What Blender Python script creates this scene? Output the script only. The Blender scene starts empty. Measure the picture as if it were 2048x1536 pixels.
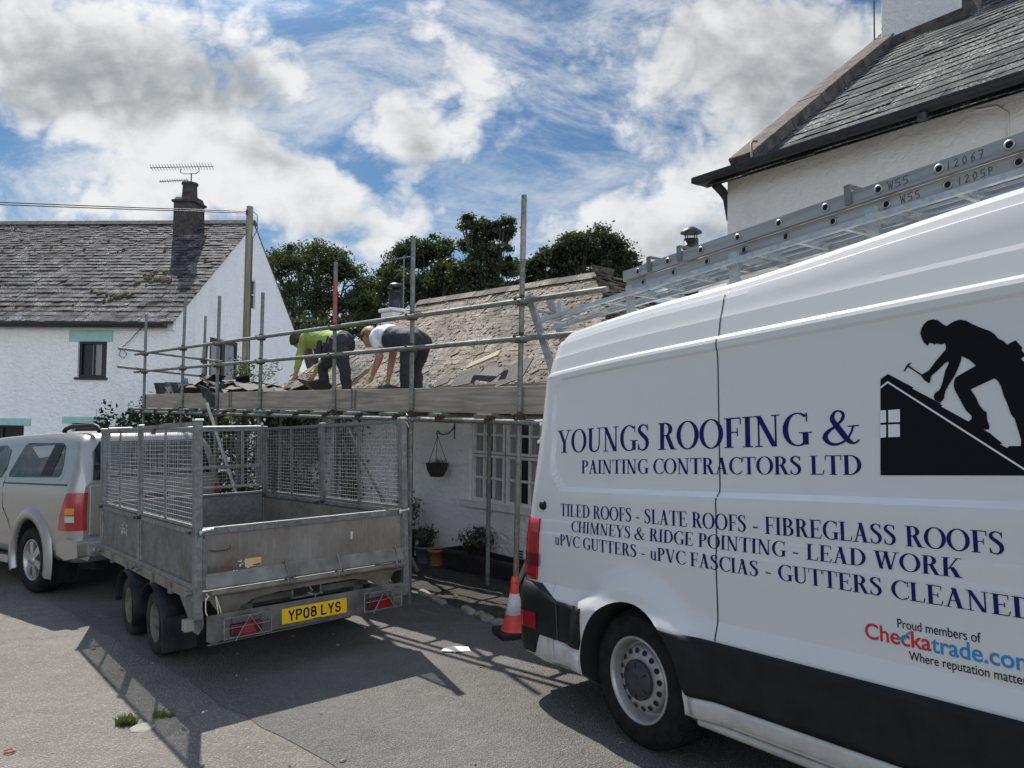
import bpy, bmesh, math, random
import numpy as np
from mathutils import Vector, Matrix, noise as mnoise
from mathutils.geometry import tessellate_polygon
R = math.radians
C = bpy.context.scene.collection
scene = bpy.context.scene
random.seed(7)
PI = math.pi

# ---------------------------------------------------------------- camera
FPX = 1462.6
cam_d = bpy.data.cameras.new("camera"); cam = bpy.data.objects.new("camera", cam_d); C.objects.link(cam)
cam_d.sensor_fit = 'HORIZONTAL'; cam_d.sensor_width = 36.0; cam_d.lens = FPX / 2048 * 36.0
cam_d.clip_start = 0.05; cam_d.clip_end = 3000
pitch, roll = .0374, .0132
fw = Vector((0, math.cos(pitch), math.sin(pitch))); rt = Vector((1, 0, 0)); up = rt.cross(fw)
r2 = rt * math.cos(roll) + up * math.sin(roll); u2 = up * math.cos(roll) - rt * math.sin(roll)
cam.matrix_world = Matrix(((r2.x, u2.x, -fw.x, 0), (r2.y, u2.y, -fw.y, 0), (r2.z, u2.z, -fw.z, 0), (0, 0, 0, 1)))
scene.camera = cam
scene.render.engine = 'CYCLES'
scene.view_settings.view_transform = 'Standard'; scene.view_settings.look = 'None'
scene.view_settings.gamma = 1; scene.view_settings.exposure = 0.36
try: scene.view_settings.use_curve_mapping = False
except Exception: pass
scene.cycles.max_bounces = 6; scene.cycles.transparent_max_bounces = 8
scene.cycles.caustics_reflective = False; scene.cycles.caustics_refractive = False

# ---------------------------------------------------------------- sun
SUN_TO = Vector((-.345, .765, 1.0)).normalized()      # towards the sun
sd_ = bpy.data.lights.new("sun", 'SUN'); sd_.energy = 5.0; sd_.angle = R(.55); sd_.color = (1.0, .945, .86)
sun = bpy.data.objects.new("sun", sd_); C.objects.link(sun)
sun.rotation_euler = SUN_TO.to_track_quat('Z', 'Y').to_euler()
SUN_EL = math.asin(SUN_TO.z); SUN_ROT = math.atan2(SUN_TO.x, SUN_TO.y)

# ---------------------------------------------------------------- sky with clouds
def build_world():
    w = bpy.data.worlds.new("World"); scene.world = w; w.use_nodes = True
    nt = w.node_tree; N = nt.nodes; L = nt.links; N.clear()
    def nd(t, **k):
        n = N.new(t)
        for a, b in k.items(): setattr(n, a, b)
        return n
    def val(x):
        return x
    def math_(op, a, b=None, c=None, clamp=False):
        n = nd('ShaderNodeMath', operation=op); n.use_clamp = clamp
        for i, v in enumerate((a, b, c)):
            if v is None: continue
            if isinstance(v, (int, float)): n.inputs[i].default_value = v
            else: L.new(v, n.inputs[i])
        return n.outputs[0]
    def smooth(v, a, b, lo=0., hi=1.):
        n = nd('ShaderNodeMapRange'); n.interpolation_type = 'SMOOTHSTEP'
        n.inputs['From Min'].default_value = a; n.inputs['From Max'].default_value = b
        n.inputs['To Min'].default_value = lo; n.inputs['To Max'].default_value = hi
        L.new(v, n.inputs['Value']); return n.outputs[0]
    out = nd('ShaderNodeOutputWorld'); bg = nd('ShaderNodeBackground'); bg.inputs['Strength'].default_value = .12
    L.new(bg.outputs[0], out.inputs[0])
    sky = nd('ShaderNodeTexSky', sky_type='NISHITA'); sky.sun_disc = False
    sky.sun_elevation = SUN_EL; sky.sun_rotation = SUN_ROT; sky.air_density = 1.0; sky.dust_density = .6; sky.ozone_density = 2.4
    tc = nd('ShaderNodeTexCoord'); sep = nd('ShaderNodeSeparateXYZ'); L.new(tc.outputs['Generated'], sep.inputs[0])
    ay = math_('ADD', math_('ABSOLUTE', sep.outputs[1]), .06)
    u = math_('DIVIDE', sep.outputs[0], ay); v = math_('DIVIDE', sep.outputs[2], ay)
    uv = nd('ShaderNodeCombineXYZ'); L.new(u, uv.inputs[0]); L.new(v, uv.inputs[1])
    def noise(scale, detail, rough, sx=1, sy=1, rz=0, dist=0., off=(0, 0, 0)):
        m = nd('ShaderNodeMapping'); m.inputs['Scale'].default_value = (sx, sy, 1); m.inputs['Rotation'].default_value = (0, 0, rz)
        m.inputs['Location'].default_value = off; L.new(uv.outputs[0], m.inputs[0])
        n = nd('ShaderNodeTexNoise'); n.inputs['Scale'].default_value = scale; n.inputs['Detail'].default_value = detail
        n.inputs['Roughness'].default_value = rough; n.inputs['Distortion'].default_value = dist
        L.new(m.outputs[0], n.inputs['Vector']); return n.outputs['Fac']
    # warp the coordinates the cloud masses live in
    wn = nd('ShaderNodeTexNoise'); wn.inputs['Scale'].default_value = 5.0; wn.inputs['Detail'].default_value = 4
    L.new(uv.outputs[0], wn.inputs['Vector'])
    ws = nd('ShaderNodeVectorMath', operation='MULTIPLY_ADD'); ws.inputs[1].default_value = (.13, .13, 0)
    L.new(wn.outputs['Color'], ws.inputs[0])
    wo = nd('ShaderNodeVectorMath', operation='ADD'); wo.inputs[1].default_value = (-.065, -.065, 0)
    L.new(uv.outputs[0], wo.inputs[0]); L.new(wo.outputs[0], ws.inputs[2])
    W = ws.outputs[0]
    def blob(cx, cy, rx, ry, ang, wgt):       # an elliptical mass; the numbers are direction tangents x100
        m = nd('ShaderNodeMapping', vector_type='TEXTURE')
        m.inputs['Location'].default_value = (cx / 100, cy / 100, 0); m.inputs['Rotation'].default_value = (0, 0, R(ang))
        m.inputs['Scale'].default_value = (rx / 100, ry / 100, 1); L.new(W, m.inputs[0])
        g = nd('ShaderNodeTexGradient', gradient_type='SPHERICAL'); L.new(m.outputs[0], g.inputs[0])
        return math_('MULTIPLY', g.outputs['Fac'], wgt)
    def total(lst):
        acc = None
        for b in lst:
            o = blob(*b); acc = o if acc is None else math_('ADD', acc, o)
        return acc

    mass = total([(-54.9, 47.0, 34.7, 14.5, -10, 1.2), (-31.1, 45.1, 9.6, 8.4, -30, 0.5), (-46.6, 34.1, 27.0, 9.0, -20, 1), (-29.8, 30.3, 14.8, 6.1, -32, 0.75), (-51.1, 25.8, 29.6, 6.4, 6, 0.85), (-15.0, 35.8, 7.7, 5.5, -40, 0.8), (-24.7, 24.5, 12.9, 5.8, -20, 0.8), (-14.4, 24.5, 7.1, 5.1, -10, 0.6), (-10.5, 48.9, 13.5, 5.1, -55, 0.85), (-8.0, 37.7, 20.6, 8.4, 10, 0.55), (30.6, 44.4, 24.4, 19.3, -10, 1.3), (44.8, 31.6, 27.0, 14.1, 0, 0.95), (17.1, 25.1, 21.2, 8.4, 8, 0.95), (5.5, 47.0, 12.9, 10.9, -40, 0.42), (62.8, 48.9, 19.3, 19.3, 0, 0.8), (-8.0, 19.4, 32.1, 5.1, 0, 0.35)])
    dark = total([(-54.9, 44.4, 27.0, 9.0, -6, 1), (-62.0, 38.0, 16.7, 5.8, 0, 0.5), (-35.0, 41.2, 10.3, 5.8, -25, 0.6), (31.9, 43.8, 21.2, 16.7, -10, 1), (-13.4, 34.5, 5.8, 4.5, -40, 0.75), (-23.4, 21.9, 9.6, 5.1, -25, 0.6), (24.2, 21.9, 15.4, 5.1, 5, 0.6), (-31.1, 31.6, 9.0, 3.9, -30, 0.5), (49.9, 36.7, 20.6, 14.1, 0, 0.6)])
    n1 = noise(9.0, 7, .60, dist=.25); n2 = noise(4.0, 3, .5, off=(3.1, 1.7, 0)); n3 = noise(34.0, 4, .65, sx=.6, sy=1.3, rz=.5, dist=.5, off=(9, 2, 0))
    nb = noise(13.0, 5, .5, dist=.3, off=(5, 8, 0)); puff = math_('SUBTRACT', math_('MULTIPLY', math_('ABSOLUTE', math_('SUBTRACT', nb, .5)), 4.), .34)
    f = math_('ADD', math_('MULTIPLY', math_('SUBTRACT', n1, .5), 1.75), math_('MULTIPLY', math_('SUBTRACT', n3, .5), .60))
    f = math_('ADD', f, math_('MULTIPLY', math_('SUBTRACT', n2, .5), 1.0)); f = math_('ADD', f, math_('MULTIPLY', puff, .38))
    hz = smooth(v, .34, .05, 0., .42)
    dens = math_('ADD', math_('ADD', mass, f), hz)
    cov = smooth(dens, .10, .74)
    # thin high cirrus
    ci = noise(5.0, 7, .70, sx=.62, sy=1.35, rz=.45, dist=.5, off=(1.3, 5.2, 0)); cir = smooth(ci, .42, .70, 0., .72)
    cov2 = math_('MAXIMUM', cov, cir)
    # thickness -> grey underside
    th = math_('ADD', dark, math_('MULTIPLY', math_('SUBTRACT', n1, .5), 1.15))
    th = math_('ADD', th, math_('MULTIPLY', math_('SUBTRACT', n2, .5), .9))
    th = math_('ADD', th, math_('MULTIPLY', math_('SUBTRACT', n3, .5), .5)); th = math_('ADD', th, math_('MULTIPLY', puff, -.40))
    grey = smooth(th, -.06, 1.22)
    cr = nd('ShaderNodeMix', data_type='RGBA'); L.new(grey, cr.inputs['Factor'])
    cr.inputs[6].default_value = (7.5, 7.6, 7.7, 1); cr.inputs[7].default_value = (2.9, 3.14, 3.34, 1)
    gain = nd('ShaderNodeMix', data_type='RGBA', blend_type='MULTIPLY'); gain.inputs['Factor'].default_value = 1
    L.new(sky.outputs[0], gain.inputs[6]); gain.inputs[7].default_value = (.36, .52, .62, 1)
    mx = nd('ShaderNodeMix', data_type='RGBA'); L.new(cov2, mx.inputs['Factor']); L.new(gain.outputs[2], mx.inputs[6]); L.new(cr.outputs[2], mx.inputs[7])
    # added gain: brighter sky round the sun, unseen lobe behind right lifts shaded walls
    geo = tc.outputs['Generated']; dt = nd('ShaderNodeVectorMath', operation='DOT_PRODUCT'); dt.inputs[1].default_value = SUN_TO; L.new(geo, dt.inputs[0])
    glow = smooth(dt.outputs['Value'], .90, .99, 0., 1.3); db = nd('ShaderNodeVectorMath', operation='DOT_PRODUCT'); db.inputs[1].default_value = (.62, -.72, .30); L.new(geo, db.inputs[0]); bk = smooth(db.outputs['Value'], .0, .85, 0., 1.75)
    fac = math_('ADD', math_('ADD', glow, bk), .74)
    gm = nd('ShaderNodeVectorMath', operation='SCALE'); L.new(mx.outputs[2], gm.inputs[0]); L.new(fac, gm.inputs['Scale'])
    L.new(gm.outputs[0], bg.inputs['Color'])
    return w
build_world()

# ---------------------------------------------------------------- mesh helpers
class MB:
    def __init__(s): s.v = []; s.f = []; s.M = Matrix.Identity(4); s.sm = []
    def add(s, vs, fs, smooth=False):
        o = len(s.v); s.v += [tuple(s.M @ Vector(p)) for p in vs]
        s.f += [tuple(i + o for i in f) for f in fs]; s.sm += [smooth] * len(fs); return s
    def box(s, c, d, rot=None):
        x, y, z = d[0] / 2, d[1] / 2, d[2] / 2
        vs = [Vector((a * x, b * y, e * z)) for e in (-1, 1) for b in (-1, 1) for a in (-1, 1)]
        if rot is not None: vs = [rot @ p for p in vs]
        c = Vector(c)
        return s.add([p + c for p in vs], [(0, 2, 3, 1), (4, 5, 7, 6), (0, 1, 5, 4), (2, 6, 7, 3), (0, 4, 6, 2), (1, 3, 7, 5)])
    def bb(s, a, b): return s.box([(a[i] + b[i]) / 2 for i in range(3)], [abs(b[i] - a[i]) for i in range(3)])
    def tube(s, a, b, r, n=10, r2=None, caps=True):
        a, b = Vector(a), Vector(b); d = (b - a).normalized(); r2 = r if r2 is None else r2
        x = d.orthogonal().normalized(); y = d.cross(x); vs = []
        for p, q in ((a, r), (b, r2)):
            for i in range(n):
                t = 2 * PI * i / n; vs.append(p + x * (math.cos(t) * q) + y * (math.sin(t) * q))
        s.add(vs, [(i, (i + 1) % n, n + (i + 1) % n, n + i) for i in range(n)], True)
        if caps: s.add(vs[:n], [tuple(range(n))[::-1]]); s.add(vs[n:], [tuple(range(n))])
        return s
    def path(s, pts, r, n=8, caps=True):
        pts = [Vector(p) for p in pts]; rs = r if isinstance(r, (list, tuple)) else [r] * len(pts); vs = []; px = None
        for k, p in enumerate(pts):
            d = (pts[min(k + 1, len(pts) - 1)] - pts[max(k - 1, 0)]).normalized()
            x = d.orthogonal().normalized() if px is None else (px - d * px.dot(d)).normalized(); px = x; y = d.cross(x)
            for i in range(n):
                t = 2 * PI * i / n; vs.append(p + (x * math.cos(t) + y * math.sin(t)) * rs[k])
        fs = [(k * n + i, k * n + (i + 1) % n, (k + 1) * n + (i + 1) % n, (k + 1) * n + i) for k in range(len(pts) - 1) for i in range(n)]
        s.add(vs, fs, True)
        if caps: s.add(vs[:n], [tuple(range(n))[::-1]]); s.add(vs[-n:], [tuple(range(n))])
        return s
    def lathe(s, prof, n=24, axis='Z', c=(0, 0, 0), smooth=True, a0=0, a1=2 * PI):
        full = abs(a1 - a0 - 2 * PI) < 1e-6; m = n if full else n + 1; vs = []; c = Vector(c)
        for r, h in prof:
            for i in range(m):
                t = a0 + (a1 - a0) * i / n; q = (r * math.cos(t), r * math.sin(t), h)
                vs.append(c + Vector(q if axis == 'Z' else ((q[0], q[2], q[1]) if axis == 'Y' else (q[2], q[0], q[1]))))
        fs = []
        for k in range(len(prof) - 1):
            for i in range(n):
                j = (i + 1) % m; f = (k * m + i, k * m + j, (k + 1) * m + j, (k + 1) * m + i)
                fs.append(f if axis != 'Y' else f[::-1])
        return s.add(vs, fs, smooth)
    def prism(s, outline, axis, h0, h1):
        """extrude a 2D outline; axis 'X': pts are (y,z); 'Y': (x,z); 'Z': (x,y)"""
        def P(p, h): return {'X': (h, p[0], p[1]), 'Y': (p[0], h, p[1]), 'Z': (p[0], p[1], h)}[axis]
        n = len(outline); tri = tessellate_polygon([[Vector((p[0], p[1], 0)) for p in outline]])
        vs = [P(p, h0) for p in outline] + [P(p, h1) for p in outline]
        s.add(vs, [(i, (i + 1) % n, n + (i + 1) % n, n + i) for i in range(n)])
        s.add(vs, [tuple(t) for t in tri] + [tuple(i + n for i in t) for t in tri]); return s
    def quad(s, a, b, c, d, smooth=False): return s.add([a, b, c, d], [(0, 1, 2, 3)], smooth)
    def grid(s, rows, smooth=True, close=False):
        m = len(rows[0]); vs = [p for r in rows for p in r]
        fs = [(k * m + i, k * m + (i + 1) % m, (k + 1) * m + (i + 1) % m, (k + 1) * m + i)
              for k in range(len(rows) - 1) for i in range(m if close else m - 1)]
        return s.add(vs, fs, smooth)
    def build(s, name, mat, parent=None, recalc=True, bevel=0, merge=False):
        me = bpy.data.meshes.new(name)
        me.from_pydata(s.v, [], s.f); me.polygons.foreach_set('use_smooth', s.sm)
        if recalc or merge:
            bm = bmesh.new(); bm.from_mesh(me)
            if merge: bmesh.ops.remove_doubles(bm, verts=bm.verts, dist=1e-5)
            bmesh.ops.recalc_face_normals(bm, faces=bm.faces); bm.to_mesh(me); bm.free()
        me.update(); me.materials.append(mat)
        o = bpy.data.objects.new(name, me); C.objects.link(o); o.parent = parent
        if bevel:
            b = o.modifiers.new('bevel', 'BEVEL'); b.width = bevel; b.segments = 2; b.limit_method = 'ANGLE'
        return o
def tag(o, label=None, cat=None, group=None, kind=None):
    for k, v in (('label', label), ('category', cat), ('group', group), ('kind', kind)):
        if v: o[k] = v
    return o
def empty(name, M=None, label=None, cat=None, group=None):
    o = bpy.data.objects.new(name, None); C.objects.link(o); o.empty_display_size = .2
    if M is not None: o.matrix_world = M
    return tag(o, label, cat, group)
def frame(p, rz=0, rx=0, ry=0):
    return Matrix.Translation(p) @ Matrix.Rotation(rz, 4, 'Z') @ Matrix.Rotation(rx, 4, 'X') @ Matrix.Rotation(ry, 4, 'Y')
def copy_tree(o, parent=None):
    c = o.copy(); C.objects.link(c)
    if parent is not None: c.parent = parent
    for ch in o.children: copy_tree(ch, c)
    return c
def skin_mesh(name, verts, edges, radii, mat, parent=None, sub=2, root=0):
    """grow one continuous surface round a skeleton of joints"""
    me = bpy.data.meshes.new(name); me.from_pydata(verts, edges, [])
    o = bpy.data.objects.new(name, me); C.objects.link(o)
    o.modifiers.new('skin', 'SKIN'); s = o.modifiers.new('sub', 'SUBSURF'); s.levels = sub; s.render_levels = sub
    for i, r in enumerate(radii):
        sv = me.skin_vertices[0].data[i]; sv.radius = (r, r) if not isinstance(r, tuple) else r; sv.use_root = (i == root)
    dg = bpy.context.evaluated_depsgraph_get(); me2 = bpy.data.meshes.new_from_object(o.evaluated_get(dg))
    o.modifiers.clear(); o.data = me2; me2.name = name; me2.materials.clear(); me2.materials.append(mat)
    me2.polygons.foreach_set('use_smooth', [True] * len(me2.polygons)); o.parent = parent
    return o

# ---------------------------------------------------------------- the lane's slope
def gz(x, y):
    s = (x - .68) * -.642 + (y - 3.91) * .767
    I = lambda t: .066 * t - .00225 * t * t
    if s < -6: v = I(-6) + .03 * (s + 6)
    elif s > 8: v = I(8) + .03 * (s - 8)
    else: v = I(s)
    return -1.775 - v

# ---------------------------------------------------------------- materials
class NT:
    def __init__(s, name):
        s.m = bpy.data.materials.new(name); s.m.use_nodes = True; s.t = s.m.node_tree; s.N = s.t.nodes; s.L = s.t.links
        s.b = s.N['Principled BSDF']; s.out = s.N['Material Output']; s._c = None
    def nd(s, t, **k):
        n = s.N.new(t)
        for a, b in k.items(): setattr(n, a, b)
        return n
    def link(s, a, b): s.L.new(a, b)
    def co(s):
        if s._c is None: s._c = s.nd('ShaderNodeTexCoord').outputs['Object']
        return s._c
    def mapping(s, scale=(1, 1, 1), rot=(0, 0, 0), loc=(0, 0, 0)):
        m = s.nd('ShaderNodeMapping'); m.inputs['Scale'].default_value = scale; m.inputs['Rotation'].default_value = rot
        m.inputs['Location'].default_value = loc; s.link(s.co(), m.inputs[0]); return m.outputs[0]
    def noise(s, scale, detail=4, rough=.55, vec=None, dist=0, col=False):
        n = s.nd('ShaderNodeTexNoise'); n.inputs['Scale'].default_value = scale; n.inputs['Detail'].default_value = detail
        n.inputs['Roughness'].default_value = rough; n.inputs['Distortion'].default_value = dist
        s.link(vec if vec is not None else s.co(), n.inputs['Vector']); return n.outputs['Color' if col else 'Fac']
    def vor(s, scale, vec=None, feat='F1', out='Distance', rnd=1):
        n = s.nd('ShaderNodeTexVoronoi', feature=feat); n.inputs['Scale'].default_value = scale; n.inputs['Randomness'].default_value = rnd
        s.link(vec if vec is not None else s.co(), n.inputs['Vector']); return n.outputs[out]
    def ramp(s, fac, stops, mode='LINEAR'):
        r = s.nd('ShaderNodeValToRGB'); r.color_ramp.interpolation = mode; e = r.color_ramp.elements
        while len(e) < len(stops): e.new(.5)
        for k, (p, c) in enumerate(stops):
            e[k].position = p; e[k].color = (c[0], c[1], c[2], 1) if hasattr(c, '__len__') else (c, c, c, 1)
        s.link(fac, r.inputs[0]); return r.outputs[0]
    def mix(s, fac, a, b, mode='MIX'):
        n = s.nd('ShaderNodeMix', data_type='RGBA', blend_type=mode)
        if isinstance(fac, (int, float)): n.inputs['Factor'].default_value = fac
        else: s.link(fac, n.inputs['Factor'])
        for i, c in ((6, a), (7, b)):
            if hasattr(c, 'is_linked'): s.link(c, n.inputs[i])
            else: n.inputs[i].default_value = (*c[:3], 1)
        return n.outputs[2]
    def math(s, op, a, b=0, clamp=False):
        n = s.nd('ShaderNodeMath', operation=op); n.use_clamp = clamp
        for i, c in enumerate((a, b)):
            if hasattr(c, 'is_linked'): s.link(c, n.inputs[i])
            else: n.inputs[i].default_value = c
        return n.outputs[0]
    def isl(s): return s.nd('ShaderNodeNewGeometry').outputs['Random Per Island']
    def orand(s): return s.nd('ShaderNodeObjectInfo').outputs['Random']
    def bump(s, h, strength=.5, dist=.02, prev=None):
        b = s.nd('ShaderNodeBump'); b.inputs['Strength'].default_value = strength; b.inputs['Distance'].default_value = dist
        s.link(h, b.inputs['Height'])
        if prev is not None: s.link(prev, b.inputs['Normal'])
        s.link(b.outputs[0], s.b.inputs['Normal']); return b.outputs[0]
    def set(s, col=None, rough=None, metal=None, spec=None, coat=None, ior=None, alpha=None, trans=None):
        for k, v in (('Base Color', col), ('Roughness', rough), ('Metallic', metal), ('Specular IOR Level', spec), ('Coat Weight', coat), ('IOR', ior), ('Alpha', alpha), ('Transmission Weight', trans)):
            if v is None: continue
            if hasattr(v, 'is_linked'): s.link(v, s.b.inputs[k])
            elif k == 'Base Color': s.b.inputs[k].default_value = (*v[:3], 1)
            else: s.b.inputs[k].default_value = v
        return s.m
def mat_noisy(name, a, b, scale=8, rough=.6, metal=0, bump=0, bscale=60, dist=.005, spec=.5, detail=5, lo=.35, hi=.65, vscale=None, coat=None):
    t = NT(name); v = t.mapping(vscale) if vscale else None
    c = t.ramp(t.noise(scale, detail, .6, v), [(lo, a), (hi, b)])
    t.set(c, rough, metal, spec, coat)
    if bump: t.bump(t.noise(bscale, 4, .6, v), bump, dist)
    return t.m
M = {}
# sunlit-lane tarmac: stones in a dark binder, patches and stains
def m_road(name, dark, light, stone, grit=95, blotch=None, crack=False):
    t = NT(name); n1 = t.noise(.55, 4, .6); n2 = t.noise(6, 5, .6); vd = t.vor(grit, out='Distance'); vc = t.vor(grit, out='Color')
    sep = t.nd('ShaderNodeSeparateColor'); t.link(vc, sep.inputs[0])
    base = t.mix(t.ramp(n1, [(.35, 0), (.68, 1)]), dark, light)
    base = t.mix(t.ramp(n2, [(.3, 0), (.75, .55)]), base, tuple(c * .62 for c in dark))
    st = t.ramp(sep.outputs[0], [(.45, (0, 0, 0)), (.97, (1, 1, 1))])
    base = t.mix(t.math('MULTIPLY', st, t.ramp(vd, [(.25, 1), (.55, 0)])), base, stone)
    if blotch:
        base = t.mix(t.ramp(t.noise(.8, 3, .6, t.mapping((1, 1, 1), loc=(4, 7, 0))), [(.5, 0), (.68, .6)]), base, blotch)
    if crack:
        ce = t.vor(.55, t.mix(.30, t.co(), t.noise(1.8, 6, .7, col=True)), 'DISTANCE_TO_EDGE'); base = t.mix(t.math('MULTIPLY', t.ramp(ce, [(.003, 1), (.010, 0)]), .32), base, (.03, .028, .025))
    fine = t.noise(190, 3, .7); base = t.mix(t.ramp(fine, [(.35, .0), (.75, .5)]), base, tuple(c * 1.5 for c in light))
    t.set(base, .88, spec=.3)
    b1 = t.bump(t.math('MULTIPLY', vd, -1), 1.0, .011); t.bump(t.noise(7, 6, .65), .5, .03, b1)
    return t.m
M['road'] = m_road('new_tarmac', (.082, .079, .073), (.168, .161, .149), (.30, .29, .275))
M['ground'] = m_road('old_gravelly_tarmac', (.108, .098, .085), (.222, .205, .180), (.36, .345, .32), 75, (.080, .064, .060), True)
M['soil'] = mat_noisy('dark_soil', (.022, .019, .016), (.065, .055, .045), 7, .95, bump=.9, bscale=40, dist=.03)
def m_kerb():
    t = NT('kerb_stone'); n = t.noise(9, 6, .65); i = t.isl()
    c = t.mix(t.ramp(n, [(.35, 0), (.7, 1)]), (.16, .15, .125), (.42, .39, .34)); c = t.mix(t.math('MULTIPLY', i, .4), c, (.2, .2, .17))
    t.set(c, .9); t.bump(n, .6, .02); return t.m
M['kerb'] = m_kerb()
def m_render(name, col, scale=1.0, strength=1.0, stain=(.45, .44, .40), dist=.05):
    """thick limewash over rubble: lumpy, with faint stains"""
    t = NT(name); v = t.mapping((1, 1, 1.35)); big = t.noise(4.2 * scale, 3, .55, v, .3); med = t.noise(13 * scale, 4, .62, v, .8); fin = t.noise(70 * scale, 3, .6)
    d = t.ramp(t.noise(1.3, 6, .7, t.mapping((1.6, 1.6, .45))), [(.50, 0), (.82, .40)]); c = t.mix(d, col, stain)
    sp = t.ramp(t.noise(26, 3, .6), [(.68, 0), (.78, .10)]); c = t.mix(sp, c, stain)
    t.set(c, .85, spec=.25)
    h = t.math('ADD', t.math('MULTIPLY', big, .55), t.math('MULTIPLY', t.ramp(med, [(.28, 0), (.70, 1)]), .5)); h = t.math('ADD', h, t.math('MULTIPLY', fin, .008))
    t.bump(h, strength, dist); return t.m
M['wall_white'] = m_render('white_limewash', (.82, .81, .79), .9, .7)
M['wall_white2'] = m_render('white_limewash_rough', (.89, .875, .85), .9, .7, dist=.05)
M['wall_white3'] = m_render('white_limewash_smooth', (.77, .76, .735), .8, .45)
def m_slate(name, a, b, lichen, lamt, rough=.55, spec=.45, warm=None):
    t = NT(name); i = t.isl(); n = t.noise(5, 5, .65); n2 = t.noise(38, 4, .65)
    c = t.mix(i, a, b); c = t.mix(t.ramp(n, [(.3, 0), (.75, .5)]), c, tuple(x * .6 for x in a))
    if warm: c = t.mix(t.ramp(t.noise(1.1, 4, .6), [(.46, 0), (.72, .65)]), c, warm)
    l = t.math('MULTIPLY', t.ramp(t.noise(2.2, 6, .7), [(.45, 0), (.62, 1)]), t.ramp(n2, [(.50, 0), (.60, 1)]))
    l = t.math('MULTIPLY', l, lamt); c = t.mix(l, c, lichen)
    t.set(c, rough, spec=spec); t.bump(n2, .45, .012); return t.m
M['slate_left'] = m_slate('weathered_slate', (.024, .021, .025), (.125, .112, .113), (.46, .46, .43), 1.0, .8, .18)
M['slate_cott'] = m_slate('stripped_roof_slate', (.115, .098, .082), (.245, .212, .178), (.54, .51, .46), 1.0, .85, .15, (.30, .215, .150))
M['slate_right'] = m_slate('grey_slate', (.050, .050, .052), (.130, .130, .130), (.50, .50, .46), 1.0, .9, .1)
M['slate_loose'] = m_slate('loose_slate', (.016, .017, .020), (.060, .057, .055), (.22, .21, .19), .4, .7, .25)
M['ridge'] = mat_noisy('mossy_ridge_tile', (.055, .047, .036), (.14, .12, .09), 9, .9, bump=.6, bscale=25, dist=.02)
M['coping'] = mat_noisy('lichened_coping_stone', (.045, .037, .033), (.145, .118, .102), 7, .9, bump=.6, bscale=30, dist=.02)
M['brick'] = mat_noisy('sooty_stone', (.028, .025, .025), (.085, .066, .060), 8, .9, bump=.8, bscale=16, dist=.03)
M['moss'] = mat_noisy('dry_moss', (.030, .030, .010), (.115, .085, .030), 30, .95, bump=1, bscale=60, dist=.02)
M['iron'] = mat_noisy('black_gutter', (.010, .012, .016), (.030, .033, .040), 12, .45, bump=.1)
M['mint'] = mat_noisy('mint_painted_stone', (.30, .50, .46), (.36, .56, .52), 10, .7, bump=.4, bscale=20, dist=.01)
M['blackframe'] = mat_noisy('black_painted_wood', (.008, .008, .010), (.018, .018, .02), 20, .45)
M['whiteframe'] = mat_noisy('white_painted_wood', (.56, .56, .54), (.70, .70, .68), 12, .5, bump=.1)
def m_glass(name, tint=(.02, .025, .028), rough=.06):
    t = NT(name); t.set(tint, rough, 0, .32); t.b.inputs['IOR'].default_value = 1.45
    t.bump(t.noise(3, 2, .5), .08, .02); return t.m
M['glass'] = m_glass('dark_window_glass'); M['glass_tint'] = m_glass('tinted_car_glass', (.012, .014, .017), .03)
M['curtain'] = mat_noisy('net_curtain', (.20, .20, .205), (.36, .36, .36), 4, .9, vscale=(8, 8, .4))
M['void'] = mat_noisy('dark_interior', (.006, .006, .007), (.014, .013, .013), 2, .95)
# wood
M['board'] = mat_noisy('scaffold_board', (.22, .185, .145), (.45, .385, .305), 3.2, .85, bump=.45, bscale=5, dist=.008, vscale=(.55, 9, 9), lo=.3, hi=.7)
M['batten'] = mat_noisy('pale_batten', (.28, .22, .15), (.42, .34, .24), 4, .8, vscale=(.6, 8, 8), bump=.2)
M['pole_wood'] = mat_noisy('weathered_pole', (.13, .115, .075), (.30, .265, .19), 3, .85, bump=.4, bscale=6, vscale=(9, 9, .5))
# metals
def m_galv(name, a, b, rough=.5, metal=.7, dirt=(.10, .075, .055), damt=.4):
    t = NT(name); v = t.vor(38, out='Color'); s = t.nd('ShaderNodeSeparateColor'); t.link(v, s.inputs[0])
    c = t.mix(s.outputs[0], a, b); n = t.noise(4.5, 6, .7); c = t.mix(t.ramp(n, [(.45, 0), (.72, damt)]), c, dirt)
    t.set(c, t.ramp(n, [(.3, rough - .08), (.7, rough + .2)]), metal); t.bump(t.noise(90, 3), .08, .003); return t.m
M['galv'] = m_galv('galvanised_steel', (.165, .170, .166), (.25, .258, .248), .55, .5, (.10, .075, .05), .55)
M['galv_bright'] = m_galv('bright_galvanised', (.42, .46, .47), (.56, .59, .59), .4, .75, (.3, .29, .27), .2)
M['galv_dull'] = m_galv('weathered_galvanised_sheet', (.125, .135, .130), (.18, .188, .178), .62, .35, (.10, .075, .052), .7)
M['tube'] = m_galv('scaffold_tube', (.145, .158, .144), (.25, .265, .24), .65, .3, (.09, .065, .045), .55)
def m_tubered():
    t = NT('red_marked_tube'); s = t.nd('ShaderNodeSeparateXYZ'); t.link(t.co(), s.inputs[0])
    n = t.noise(14, 5, .6); c = t.mix(t.ramp(n, [(.42, 0), (.6, 1)]), (.40, .06, .055), (.24, .12, .10)); t.set(c, .6, .2); return t.m
M['tube_red'] = m_tubered()
M['coupler'] = mat_noisy('rusty_coupler', (.035, .028, .022), (.13, .085, .055), 25, .75, .4, bump=.3)
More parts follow.
